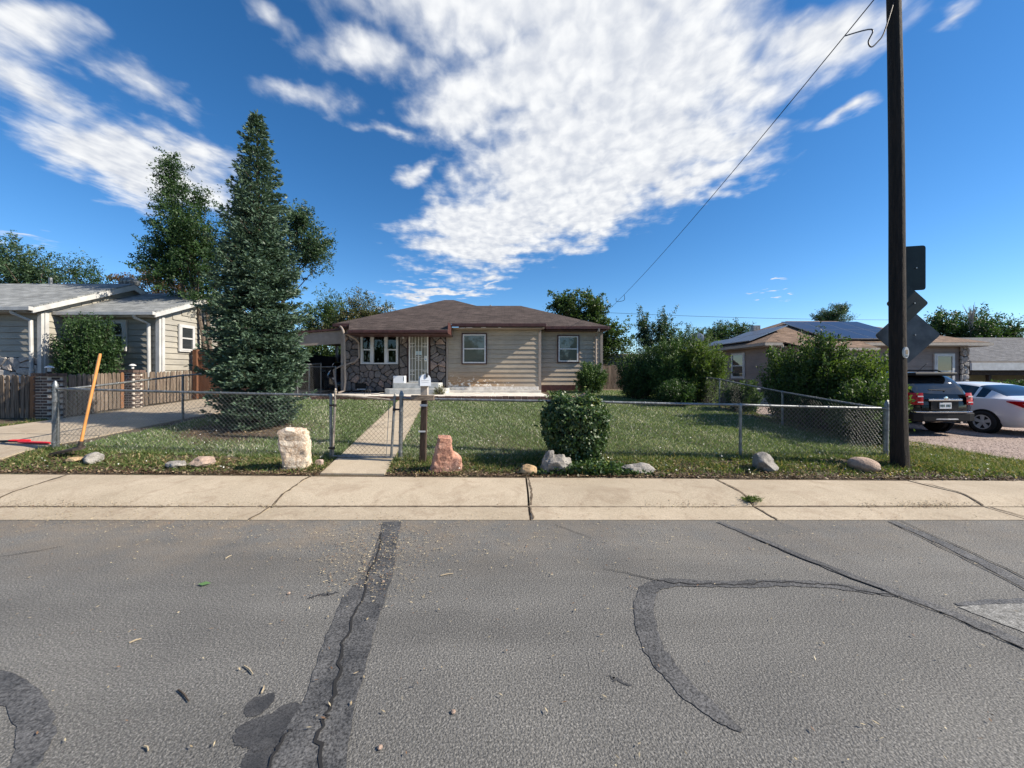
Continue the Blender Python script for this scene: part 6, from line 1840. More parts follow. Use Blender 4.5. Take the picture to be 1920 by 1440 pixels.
# ================================================================== VEGETATION
M['leaf_mid'] = foliage('mid_green_leaves', (.024, .048, .015), (.072, .122, .034))
M['leaf_dark'] = foliage('dark_green_leaves', (0.018, 0.044, 0.018), (0.054, 0.105, 0.033))
M['leaf_blue'] = foliage('blue_green_leaves', (0.023, 0.049, 0.028), (0.064, 0.115, 0.051), .25)
M['leaf_bright'] = foliage('bright_green_leaves', (.034, .066, .015), (.11, .165, .038), .4)
M['leaf_ivy'] = foliage('ivy_leaves', (0.023, 0.051, 0.015), (0.064, 0.122, 0.031), .22, (.19, .21, .05), .06, gloss=.6)
M['leaf_russet'] = foliage('russet_leaves', (0.077, 0.038, 0.023), (0.141, 0.083, 0.038), .3, (.05, .075, .03), .3)
M['leaf_olive'] = foliage('olive_leaves', (0.051, 0.064, 0.023), (0.128, 0.134, 0.051), .3, (.16, .10, .05), .15)
M['needle'] = foliage('blue_green_needles', (.030, .058, .040), (.098, .155, .102), .12, gloss=.3)
M['juniper'] = foliage('juniper_sprays', (0.026, 0.058, 0.018), (0.083, 0.147, 0.036), .2)
M['grass'] = foliage('lawn_blades', (.075, .125, .042), (.215, .285, .12), .3, (.62, .59, .49), .13)
M['verge'] = foliage('verge_weeds', (.045, .08, .02), (.14, .19, .055), .35, (.34, .27, .14), .12)
M['litter'] = foliage('dead_leaf_litter', (.045, .026, .014), (.13, .085, .05), .1, (.36, .28, .18), .12)
M['straw'] = foliage('pale_clippings', (.28, .22, .13), (.50, .43, .29), .1, (.20, .12, .07), .25)
M['petal'] = plain('white_petals', (.75, .75, .72), .7)

def cards_for(C, clump_id, leaf, wid, up=.25, out=None, seed=0):
    n = len(C)
    D = rand_unit(n)
    if out is not None: D = D + out * .7
    D[:, 2] += up
    Nn = rand_unit(n) + np.array([[.25, -.1, .55]])
    L = leaf * RNG.uniform(.6, 1.3, n); W = wid * RNG.uniform(.7, 1.25, n)
    return leaf_cards(C, D, Nn, L, W)
def make_crown(parent, lobes, leaf, wid, mat, clump_r=.28, per=60, dens=1.0, name='crown', seed=1, spiky=0.0):
    """lobes: (centre, radii, clumps). leaves gather in small clumps spread through each lobe"""
    rng = np.random.default_rng(seed)
    Cs, rnds, centers = [], [], []
    for (c, r, k) in lobes:
        c = np.array(c); r = np.array(r)
        for _ in range(k):
            d = rng.normal(size=3); d /= np.linalg.norm(d)
            rad = rng.random() ** .42 * (1 + rng.normal() * .10)
            if spiky and rng.random() < spiky: rad *= rng.uniform(1.05, 1.3); 
            p = c + d * r * rad
            centers.append(p)
            m = int(per * dens * rng.uniform(.5, 1.4))
            cr = clump_r * rng.uniform(.6, 1.3)
            dr = d * np.array([1, 1, .6]) + rng.normal(size=3) * .35 + np.array([0, 0, .25]); dr /= np.linalg.norm(dr)
            u = rng.random(m)
            q = p + dr * ((u - .65) * cr * 2.6)[:, None] + rng.normal(size=(m, 3)) * (cr * (.34 - .2 * u))[:, None]
            Cs.append(q)
            base = rng.uniform(.1, .75)
            rnds.append(np.clip(base + rng.normal(size=m) * .2, 0, 1))
    C = np.concatenate(Cs); rn = np.concatenate(rnds)
    V, F = cards_for(C, None, leaf, wid)
    o = np_mesh(name, V, F, mat, parent, rn)
    return o, centers
def tree(name, label, base, height, lobes, leaf, wid, mat, trunk_r=.12, cat='tree', group=None, seed=1, clump_r=.3, per=60, bark='bark', stems=1, spiky=.1, limbs=14):
    bx, by = base[0], base[1]; bz = base[2] if len(base) > 2 else lawn(bx, by)
    t = thing(name, (bx, by, bz), label, cat, group)
    o, cs = make_crown(t, lobes, leaf, wid, M[mat], clump_r, per, 1.0, 'crown', seed, spiky)
    rr = random.Random(seed)
    tr = MB()
    top = Vector(lobes[0][0])
    for k in range(stems):
        j = Vector((rr.uniform(-.25, .25), rr.uniform(-.2, .2), 0)) * (stems > 1)
        b0 = Vector((bx, by, bz - .15)) + j
        mid = b0.lerp(top, .5) + Vector((rr.uniform(-.2, .2), rr.uniform(-.1, .1), 0)) + j * 1.5
        tr.tube([b0, b0.lerp(mid, .5), mid, mid.lerp(top + j * 2, .6), top + j * 2], [trunk_r * 1.15, trunk_r, trunk_r * .8, trunk_r * .5, trunk_r * .22], 8)
    for k in range(min(limbs, len(cs))):
        c = Vector(cs[rr.randrange(len(cs))]); s = Vector((bx, by, bz)).lerp(top, rr.uniform(.45, .95))
        m_ = s.lerp(c, .5) + Vector((0, 0, -.1 * (c - s).length + rr.uniform(-.1, .1)))
        tr.tube([s, m_, c], [trunk_r * .32, trunk_r * .2, trunk_r * .06], 5)
    tr.build('trunk', M[bark], t, smooth='auto')
    return t
def spruce():
    x, y = -5.80, 8.75; zb = lawn(x, y)
    t = thing('spruce_tree', (x, y, zb), 'tall blue-green spruce behind the chain-link fence', 'tree')
    H = 7.48 - zb
    rng = np.random.default_rng(3)
    MB().tube([(x, y, zb - .2), (x, y, zb + 1), (x + .03, y, zb + 4), (x, y, zb + H * .99)], [.17, .14, .08, .012], 10).build('trunk', M['bark_dark'], t, smooth='auto')
    prof_h = [0, .3, .8, 1.4, 2.4, 3.6, 4.8, 5.4, 6.0, 6.5, 6.85, H]
    prof_r = [.62, .80, .88, .90, .82, .72, .56, .43, .31, .20, .11, .02]
    C, D, Nn, RR, LL = [], [], [], [], []
    br = MB()
    h = .12
    while h < H - .05:
        R0 = np.interp(h, prof_h, prof_r)
        nb = int(8 + R0 * 15)
        a0 = rng.uniform(0, 6.28)
        for k in range(nb):
            a = a0 + 2 * math.pi * k / nb + rng.normal() * .14
            L = R0 * rng.uniform(.66, 1.16) * (1.0 + (.2 if rng.random() < .14 else 0))
            hh = h + rng.normal() * .05
            ca, sa = math.cos(a), math.sin(a)
            drop = -.22 - .12 * rng.random() if h < 4.5 else .18
            tone = rng.uniform(.0, .75)
            def pt(s): return np.array([x + ca * L * s, y + sa * L * s, zb + hh + L * (drop * s * (1 - .55 * s) * 1.1 + .22 * s ** 3)])
            if L > .5 and rng.random() < .55: br.tube([pt(0.05), pt(.5), pt(.95)], [.014, .01, .004], 4)
            # lateral twigs, each wrapped with needles
            nt_ = max(3, int(L * 10))
            for q in range(nt_):
                s = .22 + .78 * (q + rng.random() * .6) / nt_
                p0 = pt(s)
                for sd in (-1, 1):
                    tw = (.10 + .34 * (1 - s)) * min(1, L) * rng.uniform(.7, 1.2) + .05
                    da = a + sd * rng.uniform(.55, 1.0)
                    tdir = np.array([math.cos(da), math.sin(da), rng.uniform(-.12, .16)])
                    nn_ = max(3, int(tw * 38))
                    ss = (np.arange(nn_) + rng.random(nn_) * .5) / nn_
                    P0 = p0 + tdir * tw * ss[:, None]
                    ndir = tdir[None] * 1.0 + rng.normal(size=(nn_, 3)) * .38 + np.array([[0, 0, .22]])
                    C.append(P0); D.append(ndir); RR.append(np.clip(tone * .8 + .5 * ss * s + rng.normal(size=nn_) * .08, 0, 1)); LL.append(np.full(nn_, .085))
            # tip tuft
            pe = pt(1.0); m = 8
            C.append(np.repeat(pe[None], m, 0)); D.append(np.array([[ca, sa, .35]]) + rng.normal(size=(m, 3)) * .35); RR.append(np.clip(tone + .4 + rng.normal(size=m) * .1, 0, 1)); LL.append(np.full(m, .085))
        h += .085 + .04 * rng.random() + .035 * R0
    for k in range(40):   # leader
        C.append(np.array([[x, y, zb + H - .35 + .4 * k / 40]])); D.append(rng.normal(size=(1, 3)) * .5 + np.array([[0, 0, .8]])); RR.append(np.array([.6])); LL.append(np.array([.09]))
    C, D, RR, LL = np.concatenate(C), np.concatenate(D), np.concatenate(RR), np.concatenate(LL)
    Nn = rand_unit(len(C)) + np.array([[0, 0, .5]])
    V, F = leaf_cards(C, D, Nn, LL * RNG.uniform(.7, 1.3, len(C)), np.full(len(C), .034) * RNG.uniform(.7, 1.3, len(C)))
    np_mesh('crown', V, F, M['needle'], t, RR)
    br.build('branches', M['bark_dark'], t)
    print('spruce cards', len(C))
spruce()

def shrub(name, label, base, w, d, h, nst, leaf, wid, mat, seed, cat='shrub', group=None, per=70, spread=.06, upright=.6, lean=(0, 0), bark='bark_dark'):
    """multi-stemmed shrub: arching shoots with leaves along them"""
    rng = np.random.default_rng(seed)
    bx, by = base[:2]; bz = lawn(bx, by)
    t = thing(name, (bx, by, bz), label, cat, group)
    C, D, RR = [], [], []
    st = MB()
    for k in range(nst):
        a = rng.uniform(0, 6.28); rad = math.sqrt(rng.random())
        hk = h * (rng.uniform(.55, 1.0) if rad < .7 else rng.uniform(.3, .75)) * (1.08 if rng.random() < .12 else 1)
        e = np.array([bx + math.cos(a) * rad * w * .5 + lean[0] * hk, by + math.sin(a) * rad * d * .5 + lean[1] * hk, bz + hk])
        s0 = np.array([bx + math.cos(a) * rad * w * .22, by + math.sin(a) * rad * d * .22, bz - .05])
        mid = s0 * .5 + e * .5; mid[2] = bz + hk * upright; mid[:2] = s0[:2] * .65 + e[:2] * .35
        m = int(per * (.5 + hk / h)); tt = (.12 + .88 * rng.random(m) ** .8)[:, None]
        B = (1 - tt) ** 2 * s0 + 2 * tt * (1 - tt) * mid + tt ** 2 * e
        T = 2 * (1 - tt) * (mid - s0) + 2 * tt * (e - mid); T /= np.linalg.norm(T, axis=1, keepdims=True)
        off = rng.normal(size=(m, 3)) * spread * (1.4 - .9 * tt)
        C.append(B + off); D.append(T * .7 + rng.normal(size=(m, 3)) * .6)
        tone = rng.uniform(.1, .65)
        RR.append(np.clip(tone + .3 * tt[:, 0] * rng.random() + rng.normal(size=m) * .16, 0, 1))
        if k % 2 == 0: st.tube([s0, s0 * .25 + mid * .5 + e * .25, e * .85 + mid * .15], [.012, .008, .003], 4)
    C, D, RR = np.concatenate(C), np.concatenate(D), np.concatenate(RR)
    V, F = leaf_cards(C, D, rand_unit(len(C)) + np.array([[.2, -.1, .4]]), leaf * RNG.uniform(.6, 1.3, len(C)), wid * RNG.uniform(.7, 1.2, len(C)))
    np_mesh('foliage', V, F, M[mat], t, RR)
    st.build('stems', M[bark], t)
    return t
def ivy_bush():
    x, y = 1.00, 6.15; zb = lawn(x, y)
    t = thing('ivy_bush', (x, y, zb), 'dense clipped ivy bush swallowing the front fence', 'shrub')
    rng = np.random.default_rng(5)
    n = 20000
    d = rng.normal(size=(n, 3)); d /= np.linalg.norm(d, axis=1, keepdims=True)
    sup = np.sign(d) * np.abs(d) ** .72
    lump = 1 + .07 * np.sin(d[:, 0] * 7 + 1) * np.sin(d[:, 2] * 6) + .05 * np.sin(d[:, 1] * 9 + d[:, 2] * 5)
    rad = (1 - .22 * rng.random(n) ** 1.6) * lump
    R_ = np.array([.50, .44, .53])
    C = np.array([x, y, zb + .54]) + sup * R_ * rad[:, None]
    # narrower foot
    k = np.clip((C[:, 2] - zb) / .45, 0, 1); f = .80 + .2 * k
    C[:, 0] = x + (C[:, 0] - x) * f; C[:, 1] = y + (C[:, 1] - y) * f
    C[:, 2] = np.maximum(C[:, 2], zb + .03)
    D = rng.normal(size=(n, 3)) * .7 + np.array([[0, 0, -.35]])
    Nn = d + rng.normal(size=(n, 3)) * .45
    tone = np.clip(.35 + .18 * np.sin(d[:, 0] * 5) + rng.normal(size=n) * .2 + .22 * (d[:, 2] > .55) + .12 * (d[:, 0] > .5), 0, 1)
    V1, F1 = leaf_cards(C, D, Nn, .046 * rng.uniform(.5, 1.35, n), .043 * rng.uniform(.7, 1.2, n))
    # stray shoots and a skirt of ivy at the foot
    C2, D2 = [], []
    for k in range(60):
        a = rng.uniform(0, 6.28); el = rng.uniform(-.2, 1.2)
        dr = np.array([math.cos(a) * math.cos(el), math.sin(a) * math.cos(el), math.sin(el)])
        p = np.array([x, y, zb + .6]) + dr * R_ * .95
        m = 10; s = np.linspace(0, 1, m)[:, None] * rng.uniform(.06, .2)
        C2.append(p + dr * s + rng.normal(size=(m, 3)) * .012); D2.append(dr[None] * .6 + rng.normal(size=(m, 3)) * .5)
    sk = 2600
    xs = rng.normal(size=sk) * .42; ysk = rng.uniform(-.62, -.2, sk)
    zsk = np.array([lawn(x + a_, y + b_) for a_, b_ in zip(xs, ysk)]) + rng.random(sk) * .16 * np.exp(-xs ** 2 * 2)
    C2.append(np.stack([x + .1 + xs, y + ysk, zsk], 1)); D2.append(rng.normal(size=(sk, 3)) * .8 + np.array([[0, -.3, .3]]))
    C2, D2 = np.concatenate(C2), np.concatenate(D2)
    V2, F2 = leaf_cards(C2, D2, rand_unit(len(C2)) + np.array([[0, -.3, .5]]), .05 * rng.uniform(.6, 1.3, len(C2)), .045 * rng.uniform(.7, 1.2, len(C2)))
    np_mesh('foliage', np.concatenate([V1, V2]), np.concatenate([F1, F2 + len(V1)]), M['leaf_ivy'], t, np.concatenate([tone, np.clip(.5 + rng.normal(size=len(C2)) * .22, 0, 1)]))
    st = MB()
    for k in range(12):
        a = 2 * math.pi * k / 12
        st.tube([(x + .1 * math.cos(a), y + .1 * math.sin(a), zb - .1), (x + .2 * math.cos(a), y + .18 * math.sin(a), zb + .4), (x + .3 * math.cos(a), y + .27 * math.sin(a), zb + .85)], [.02, .014, .005], 5)
    st.build('stems', M['bark_dark'], t)
ivy_bush()
shrub('round_shrub', 'rounded dark green shrub at the right corner of the bungalow', (3.25, 15.75), 1.35, 1.2, 1.28, 150, .07, .03, 'juniper', 11, per=95, spread=.06)
shrub('juniper_shrub', 'bushy juniper nearest the bungalow, left of the shrub row', (4.55, 13.9), 1.5, 1.5, 1.75, 130, .085, .034, 'leaf_dark', 12, per=110, spread=.09)
shrub('juniper_shrub', 'tall bright-tipped juniper in the middle of the shrub row', (5.35, 13.3), 1.5, 1.4, 2.1, 150, .08, .03, 'juniper', 13, per=120, spread=.08, upright=.7)
shrub('juniper_shrub', 'yellow-green spreading juniper leaning over the right fence', (6.35, 12.9), 1.7, 1.6, 2.1, 170, .08, .03, 'leaf_bright', 14, per=120, spread=.08, lean=(.05, 0))
shrub('juniper_shrub', 'dark upright juniper behind the spreading one', (6.1, 13.6), 1.4, 1.3, 2.5, 130, .085, .032, 'juniper', 15, per=120, spread=.08, upright=.7)
shrub('low_bush', 'low dark bush at the foot of the juniper row', (5.15, 12.1), 1.2, .9, .85, 90, .06, .03, 'leaf_dark', 16, per=90, spread=.07)
shrub('low_bush', 'low green bush inside the right chain-link fence', (6.7, 11.2), 1.1, 1.1, .9, 90, .06, .03, 'leaf_mid', 17, per=90, spread=.07)
shrub('hedge_shrub', 'tall loose hedge shrub below the stone corner of the mauve house', (7.1, 9.7), 1.5, 1.4, 2.0, 140, .075, .036, 'leaf_mid', 21, group=None, per=120, spread=.09, lean=(-.02, 0))
shrub('hedge_shrub', 'tallest hedge shrub, standing outside the middle fence posts', (7.3, 9.0), 1.8, 1.5, 2.3, 175, .075, .036, 'leaf_mid', 22, per=130, spread=.09)
shrub('hedge_shrub', 'hedge shrub with bright tips just left of the utility pole', (7.55, 8.3), 1.3, 1.4, 1.95, 140, .075, .036, 'leaf_bright', 23, per=120, spread=.09)
shrub('hedge_shrub', 'low shaded hedge shrub at the fence corner behind the pole', (6.95, 7.55), 1.1, 1.2, 1.25, 110, .07, .034, 'leaf_mid', 24, per=110, spread=.09)
shrub('wall_shrub', 'big dark shrub growing against the grey house wall', (-12.95, 11.75), 2.0, .9, 2.75, 200, .085, .034, 'leaf_dark', 27, per=130, spread=.1)
shrub('hedge_shrub', 'clipped green hedge in front of the slate roofed house', (23.2, 18.0), 3.4, 1.0, 1.1, 140, .10, .06, 'leaf_dark', 28, per=80, spread=.1)
shrub('step_plant', 'small grassy plant beside the front steps', (-2.75, 14.55), .5, .35, .45, 40, .09, .012, 'leaf_olive', 29, per=20, spread=.03, cat='plant')

tree('elm_tree', 'tall narrow elm standing beside the grey house', (-11.0, 14.05), 9, [((-12.2, 14.2, 6.9), (.9, .85, 1.25), 150), ((-12.55, 14.2, 8.6), (.45, .42, 1.05), 65), ((-12.6, 14.2, 5.7), (1.15, 1.0, 1.05), 170), ((-11.4, 14.2, 6.2), (.95, .9, 1.6), 160), ((-11.6, 14.2, 8.0), (.35, .35, .7), 22), ((-11.2, 14.2, 4.7), (.8, .8, 1.0), 55)], .085, .042, 'leaf_dark', .07, seed=41, clump_r=.30, per=80, stems=4, limbs=26, spiky=.2)
tree('elm_tree', 'broad elm rising behind the spruce and carport', (-10.7, 17.3), 9, [((-10.9, 17.3, 7.2), (1.9, 1.4, 1.9), 200), ((-8.9, 17.3, 7.2), (1.0, .9, 1.0), 90), ((-9.5, 17.2, 8.4), (.9, .8, .8), 60), ((-12.0, 17.3, 8.0), (1.0, 1, 1.1), 60)], .10, .055, 'leaf_blue', .13, seed=42, clump_r=.34, per=75, limbs=20, spiky=.15)
tree('alley_tree', 'leafy tree behind the carport roof', (-14.6, 30, .9), 8, [((-14.3, 30, 6.3), (2.0, 1.6, 1.9), 130), ((-15.7, 30, 5.0), (1.8, 1.4, 1.5), 80), ((-12.6, 30, 4.6), (1.6, 1.3, 1.4), 70)], .15, .085, 'leaf_mid', .16, seed=43, clump_r=.5, per=55, spiky=.15)
tree('alley_tree', 'olive-brown bushy tree behind the left end of the brown roof', (-11.0, 28, .9), 7, [((-11.0, 28, 5.8), (1.6, 1.4, 1.7), 130), ((-9.9, 28, 5.6), (1.3, 1.2, 1.2), 80), ((-12.4, 28, 4.6), (1.6, 1.2, 1.5), 80)], .13, .07, 'leaf_olive', .14, seed=44, clump_r=.45, per=60, spiky=.2)
tree('cottonwood_tree', 'bright green cottonwood rising behind the right end of the bungalow', (5.0, 25.2, .9), 7, [((3.9, 25, 5.5), (1.4, 1.2, 1.5), 120), ((5.3, 25, 5.7), (.9, 1.1, 1.4), 90), ((4.8, 25, 4.0), (1.9, 1.5, 1.6), 140), ((6.3, 25, 3.6), (1.5, 1.2, 1.6), 110), ((3.0, 25, 6.0), (.6, .6, .8), 25)], .15, .10, 'leaf_mid', .16, seed=45, clump_r=.42, per=55, spiky=.15)
shrub('alley_hedge', 'green hedge filling the gap behind the carport', (-12.4, 26.0), 9.0, 1.2, 3.0, 220, .16, .09, 'leaf_mid', 61, per=90, spread=.2)
tree('dark_elm', 'dark twin-topped tree behind the junipers', (11.8, 32, .9), 6, [((11.0, 32, 5.0), (.8, .8, 1.6), 70), ((12.6, 32, 4.9), (1.0, .9, 1.9), 110), ((12.2, 32, 3.2), (2.0, 1.2, 1.4), 110)], .15, .08, 'leaf_blue', .13, seed=46, clump_r=.4, per=60, spiky=.25)
tree('alley_tree', 'small bright tree with upright shoots left of the satellite dish', (13.8, 29, .7), 5, [((13.4, 29, 3.9), (.5, .5, 1.3), 40), ((14.3, 29, 4.0), (.5, .5, 1.3), 40), ((15.0, 29, 3.6), (.6, .5, 1.2), 40), ((14.0, 29, 2.8), (1.4, 1, 1.0), 60)], .13, .05, 'leaf_mid', .1, seed=47, clump_r=.35, per=60, spiky=.3)
tree('alley_tree', 'spreading dark tree behind the solar panels', (19.6, 35, .7), 6, [((19.2, 35, 5.3), (1.6, 1.2, .9), 80), ((20.8, 35, 5.5), (1.1, 1, .8), 50), ((18.4, 35, 4.6), (1.4, 1, .8), 50)], .16, .07, 'leaf_dark', .14, seed=48, clump_r=.42, per=60, spiky=.25)
tree('pine_tree', 'feathery pine crown above the ridge of the mauve house', (33.6, 40, .7), 9, [((33.6, 40, 7.5), (1.5, 1.2, .9), 80), ((34.3, 40, 8.3), (1.0, .8, .6), 30), ((32.6, 40, 7.4), (1.3, .8, .6), 40), ((33.4, 40, 5.6), (1.6, 1.3, 1.5), 60)], .20, .04, 'leaf_blue', .16, seed=49, clump_r=.4, per=80, spiky=.35)
tree('elm_tree', 'wide dark elm behind the slate roofed house', (35.5, 30, .4), 7, [((33.6, 30, 5.3), (1.5, 1.2, 1.1), 90), ((36.2, 30, 5.2), (1.9, 1.4, 1.2), 130), ((38.8, 30, 4.7), (1.6, 1.2, .9), 80), ((35, 30, 4.0), (3.0, 1.4, 1.2), 120)], .17, .08, 'leaf_dark', .16, seed=50, clump_r=.45, per=60, spiky=.25)
def dead_top():
    t = thing('dead_tree', (34.6, 29, .4), 'bare dead treetop sticking out of the wide elm', 'tree')
    m = MB(); rr = random.Random(5)
    m.tube([(34.6, 29, .2), (34.6, 29, 5.4)], [.1, .05], 6)
    m.build('trunk', M['bark'], t)
    b = MB()
    for k in range(26):
        z = rr.uniform(4.6, 5.6); a = rr.uniform(-1.2, 1.2)
        e = Vector((34.6 + math.sin(a) * .8 * rr.random(), 29 + rr.uniform(-.3, .3), z + rr.uniform(.5, 1.6)))
        b.tube([(34.6, 29, z), Vector((34.6, 29, z)).lerp(e, .5) + Vector((.05, 0, .1)), e], [.022, .014, .006], 4)
    b.build('branches', surf('bleached_twigs', (.25, .22, .2), (.36, .33, .3), 10, .9), t)
dead_top()
tree('alley_tree', 'dark tree at the far end of the grey roof', (-32.5, 26, 1), 9, [((-32.6, 26, 8.4), (1.9, 1.5, 1.6), 110), ((-34.5, 26, 9.2), (1.8, 1.4, 1.8), 90), ((-33, 26, 6.5), (2.2, 1.5, 1.6), 60)], .15, .08, 'leaf_blue', .17, seed=51, clump_r=.45, per=60, spiky=.2)
tree('alley_tree', 'thin airy tree behind the ridge of the grey roof', (-34.2, 30, 1), 9, [((-34.0, 30, 9.6), (2.0, 1.4, 1.2), 75), ((-35.8, 30, 8.8), (1.2, 1.2, 1.4), 45), ((-32.6, 30, 8.6), (1.6, 1.2, 1.0), 45)], .15, .07, 'leaf_dark', .12, seed=52, clump_r=.4, per=40, spiky=.35)
tree('plum_tree', 'russet-leaved plum tree behind the turbine vent', (-22.6, 24, 1), 8, [((-22.2, 24, 7.3), (1.2, 1.0, .9), 60), ((-24.4, 24, 7.5), (.5, .5, .5), 14), ((-21.0, 24, 6.6), (1.2, 1.0, .9), 50), ((-23.8, 24, 6.4), (1.4, 1, .7), 40)], .12, .065, 'leaf_russet', .11, seed=53, clump_r=.35, per=55, spiky=.3)
# a mass of far foliage beyond the alley, too far to tell the trees apart
def far_wood():
    rng = np.random.default_rng(77)
    lobes = []
    for k in range(46):
        x = rng.uniform(-75, 75); y = rng.uniform(52, 75)
        lobes.append(((x, y, 1.5), (4.5, 2.5, rng.uniform(1.6, 3.6)), 16))
    o, _ = make_crown(None, lobes, .5, .3, M['leaf_dark'], 1.3, 60, 1.0, 'far_trees', 78)
    tag(o, 'band of distant trees along the horizon behind the houses', 'trees', None, 'stuff')
far_wood()
def street_trees():   # the far side of the street, behind the camera: seen in windows and car paint
    rng = np.random.default_rng(91)
    lobes = [((rng.uniform(-45, 45), rng.uniform(-34, -24), rng.uniform(2, 4)), (4.5, 2.5, rng.uniform(2.5, 4.5)), 26) for k in range(22)]
    o, _ = make_crown(None, lobes, .45, .28, M['leaf_dark'], 1.2, 60, 1.0, 'opposite_trees', 92)
    tag(o, 'row of leafy trees on the opposite side of the street', 'trees', None, 'stuff')
street_trees()

# ================================================================== GRASS, WEEDS, LITTER
def on_path(X, Y): return np.abs(X - (-2.29 - .152 * (Y - 5.5))) < .48
LAWN_V = np.vectorize(lawn)
def scatter(n, x0, x1, y0, y1, rng, bias=1.0):
    X = rng.uniform(x0, x1, n); Y = y0 + (y1 - y0) * rng.random(n) ** bias
    return X, Y
def clump_noise(X, Y, s, seed):
    return .5 + .25 * (np.sin(X * s + seed) * np.sin(Y * s * 1.3 + seed * 2) + np.sin(X * s * 2.3 + Y * s * 1.1 + seed * 3)) 
def lawn_grass():
    rng = np.random.default_rng(21)
    X, Y = scatter(330000, -7.55, 6.3, 6.3, 13.32, rng, 1.25)
    X2, Y2 = scatter(30000, 1.5, 6.2, 13.3, 17, rng); X = np.concatenate([X, X2]); Y = np.concatenate([Y, Y2])
    keep = ~on_path(X, Y)
    bare = np.hypot((X + 5.7) / 1.6, (Y - 8.2) / 1.25) < rng.uniform(.6, 1.15, len(X))
    cn = clump_noise(X, Y, 1.4, 2.0)
    keep &= ~bare & (rng.random(len(X)) < .55 + .6 * cn)
    X, Y = X[keep], Y[keep]
    Z = LAWN_V(X, Y)
    n = len(X)
    D = rng.normal(size=(n, 3)) * .55; D[:, 2] = np.abs(D[:, 2]) * .4 + .62
    dist = np.hypot(X, Y)
    tuft = clump_noise(X * 3.1, Y * 2.7, 2.4, 3.0)
    ln = rng.uniform(.04, .085, n) * (.75 + .75 * tuft); wd = (.0050 + .0009 * (dist - 6)) * rng.uniform(.7, 1.5, n)
    cn = clump_noise(X, Y, 2.1, 5.0)
    rn = np.clip(.12 + .55 * rng.random(n) * (.6 + .6 * cn), 0, .84)
    dryp = clump_noise(X, Y, 1.7, 9.0)
    dry = rng.random(n) < .07 + .34 * np.clip(dryp - .45, 0, 1)
    rn[dry] = rng.uniform(.88, 1, dry.sum())
    V, F = leaf_cards(np.stack([X, Y, Z - .005], 1), D, rng.normal(size=(n, 3)), ln, wd)
    o = np_mesh('lawn_grass', V, F, M['grass'], None, rn)
    tag(o, 'short mown lawn grass in the fenced front yard', 'grass', None, 'stuff')
    print('lawn blades', n)
lawn_grass()
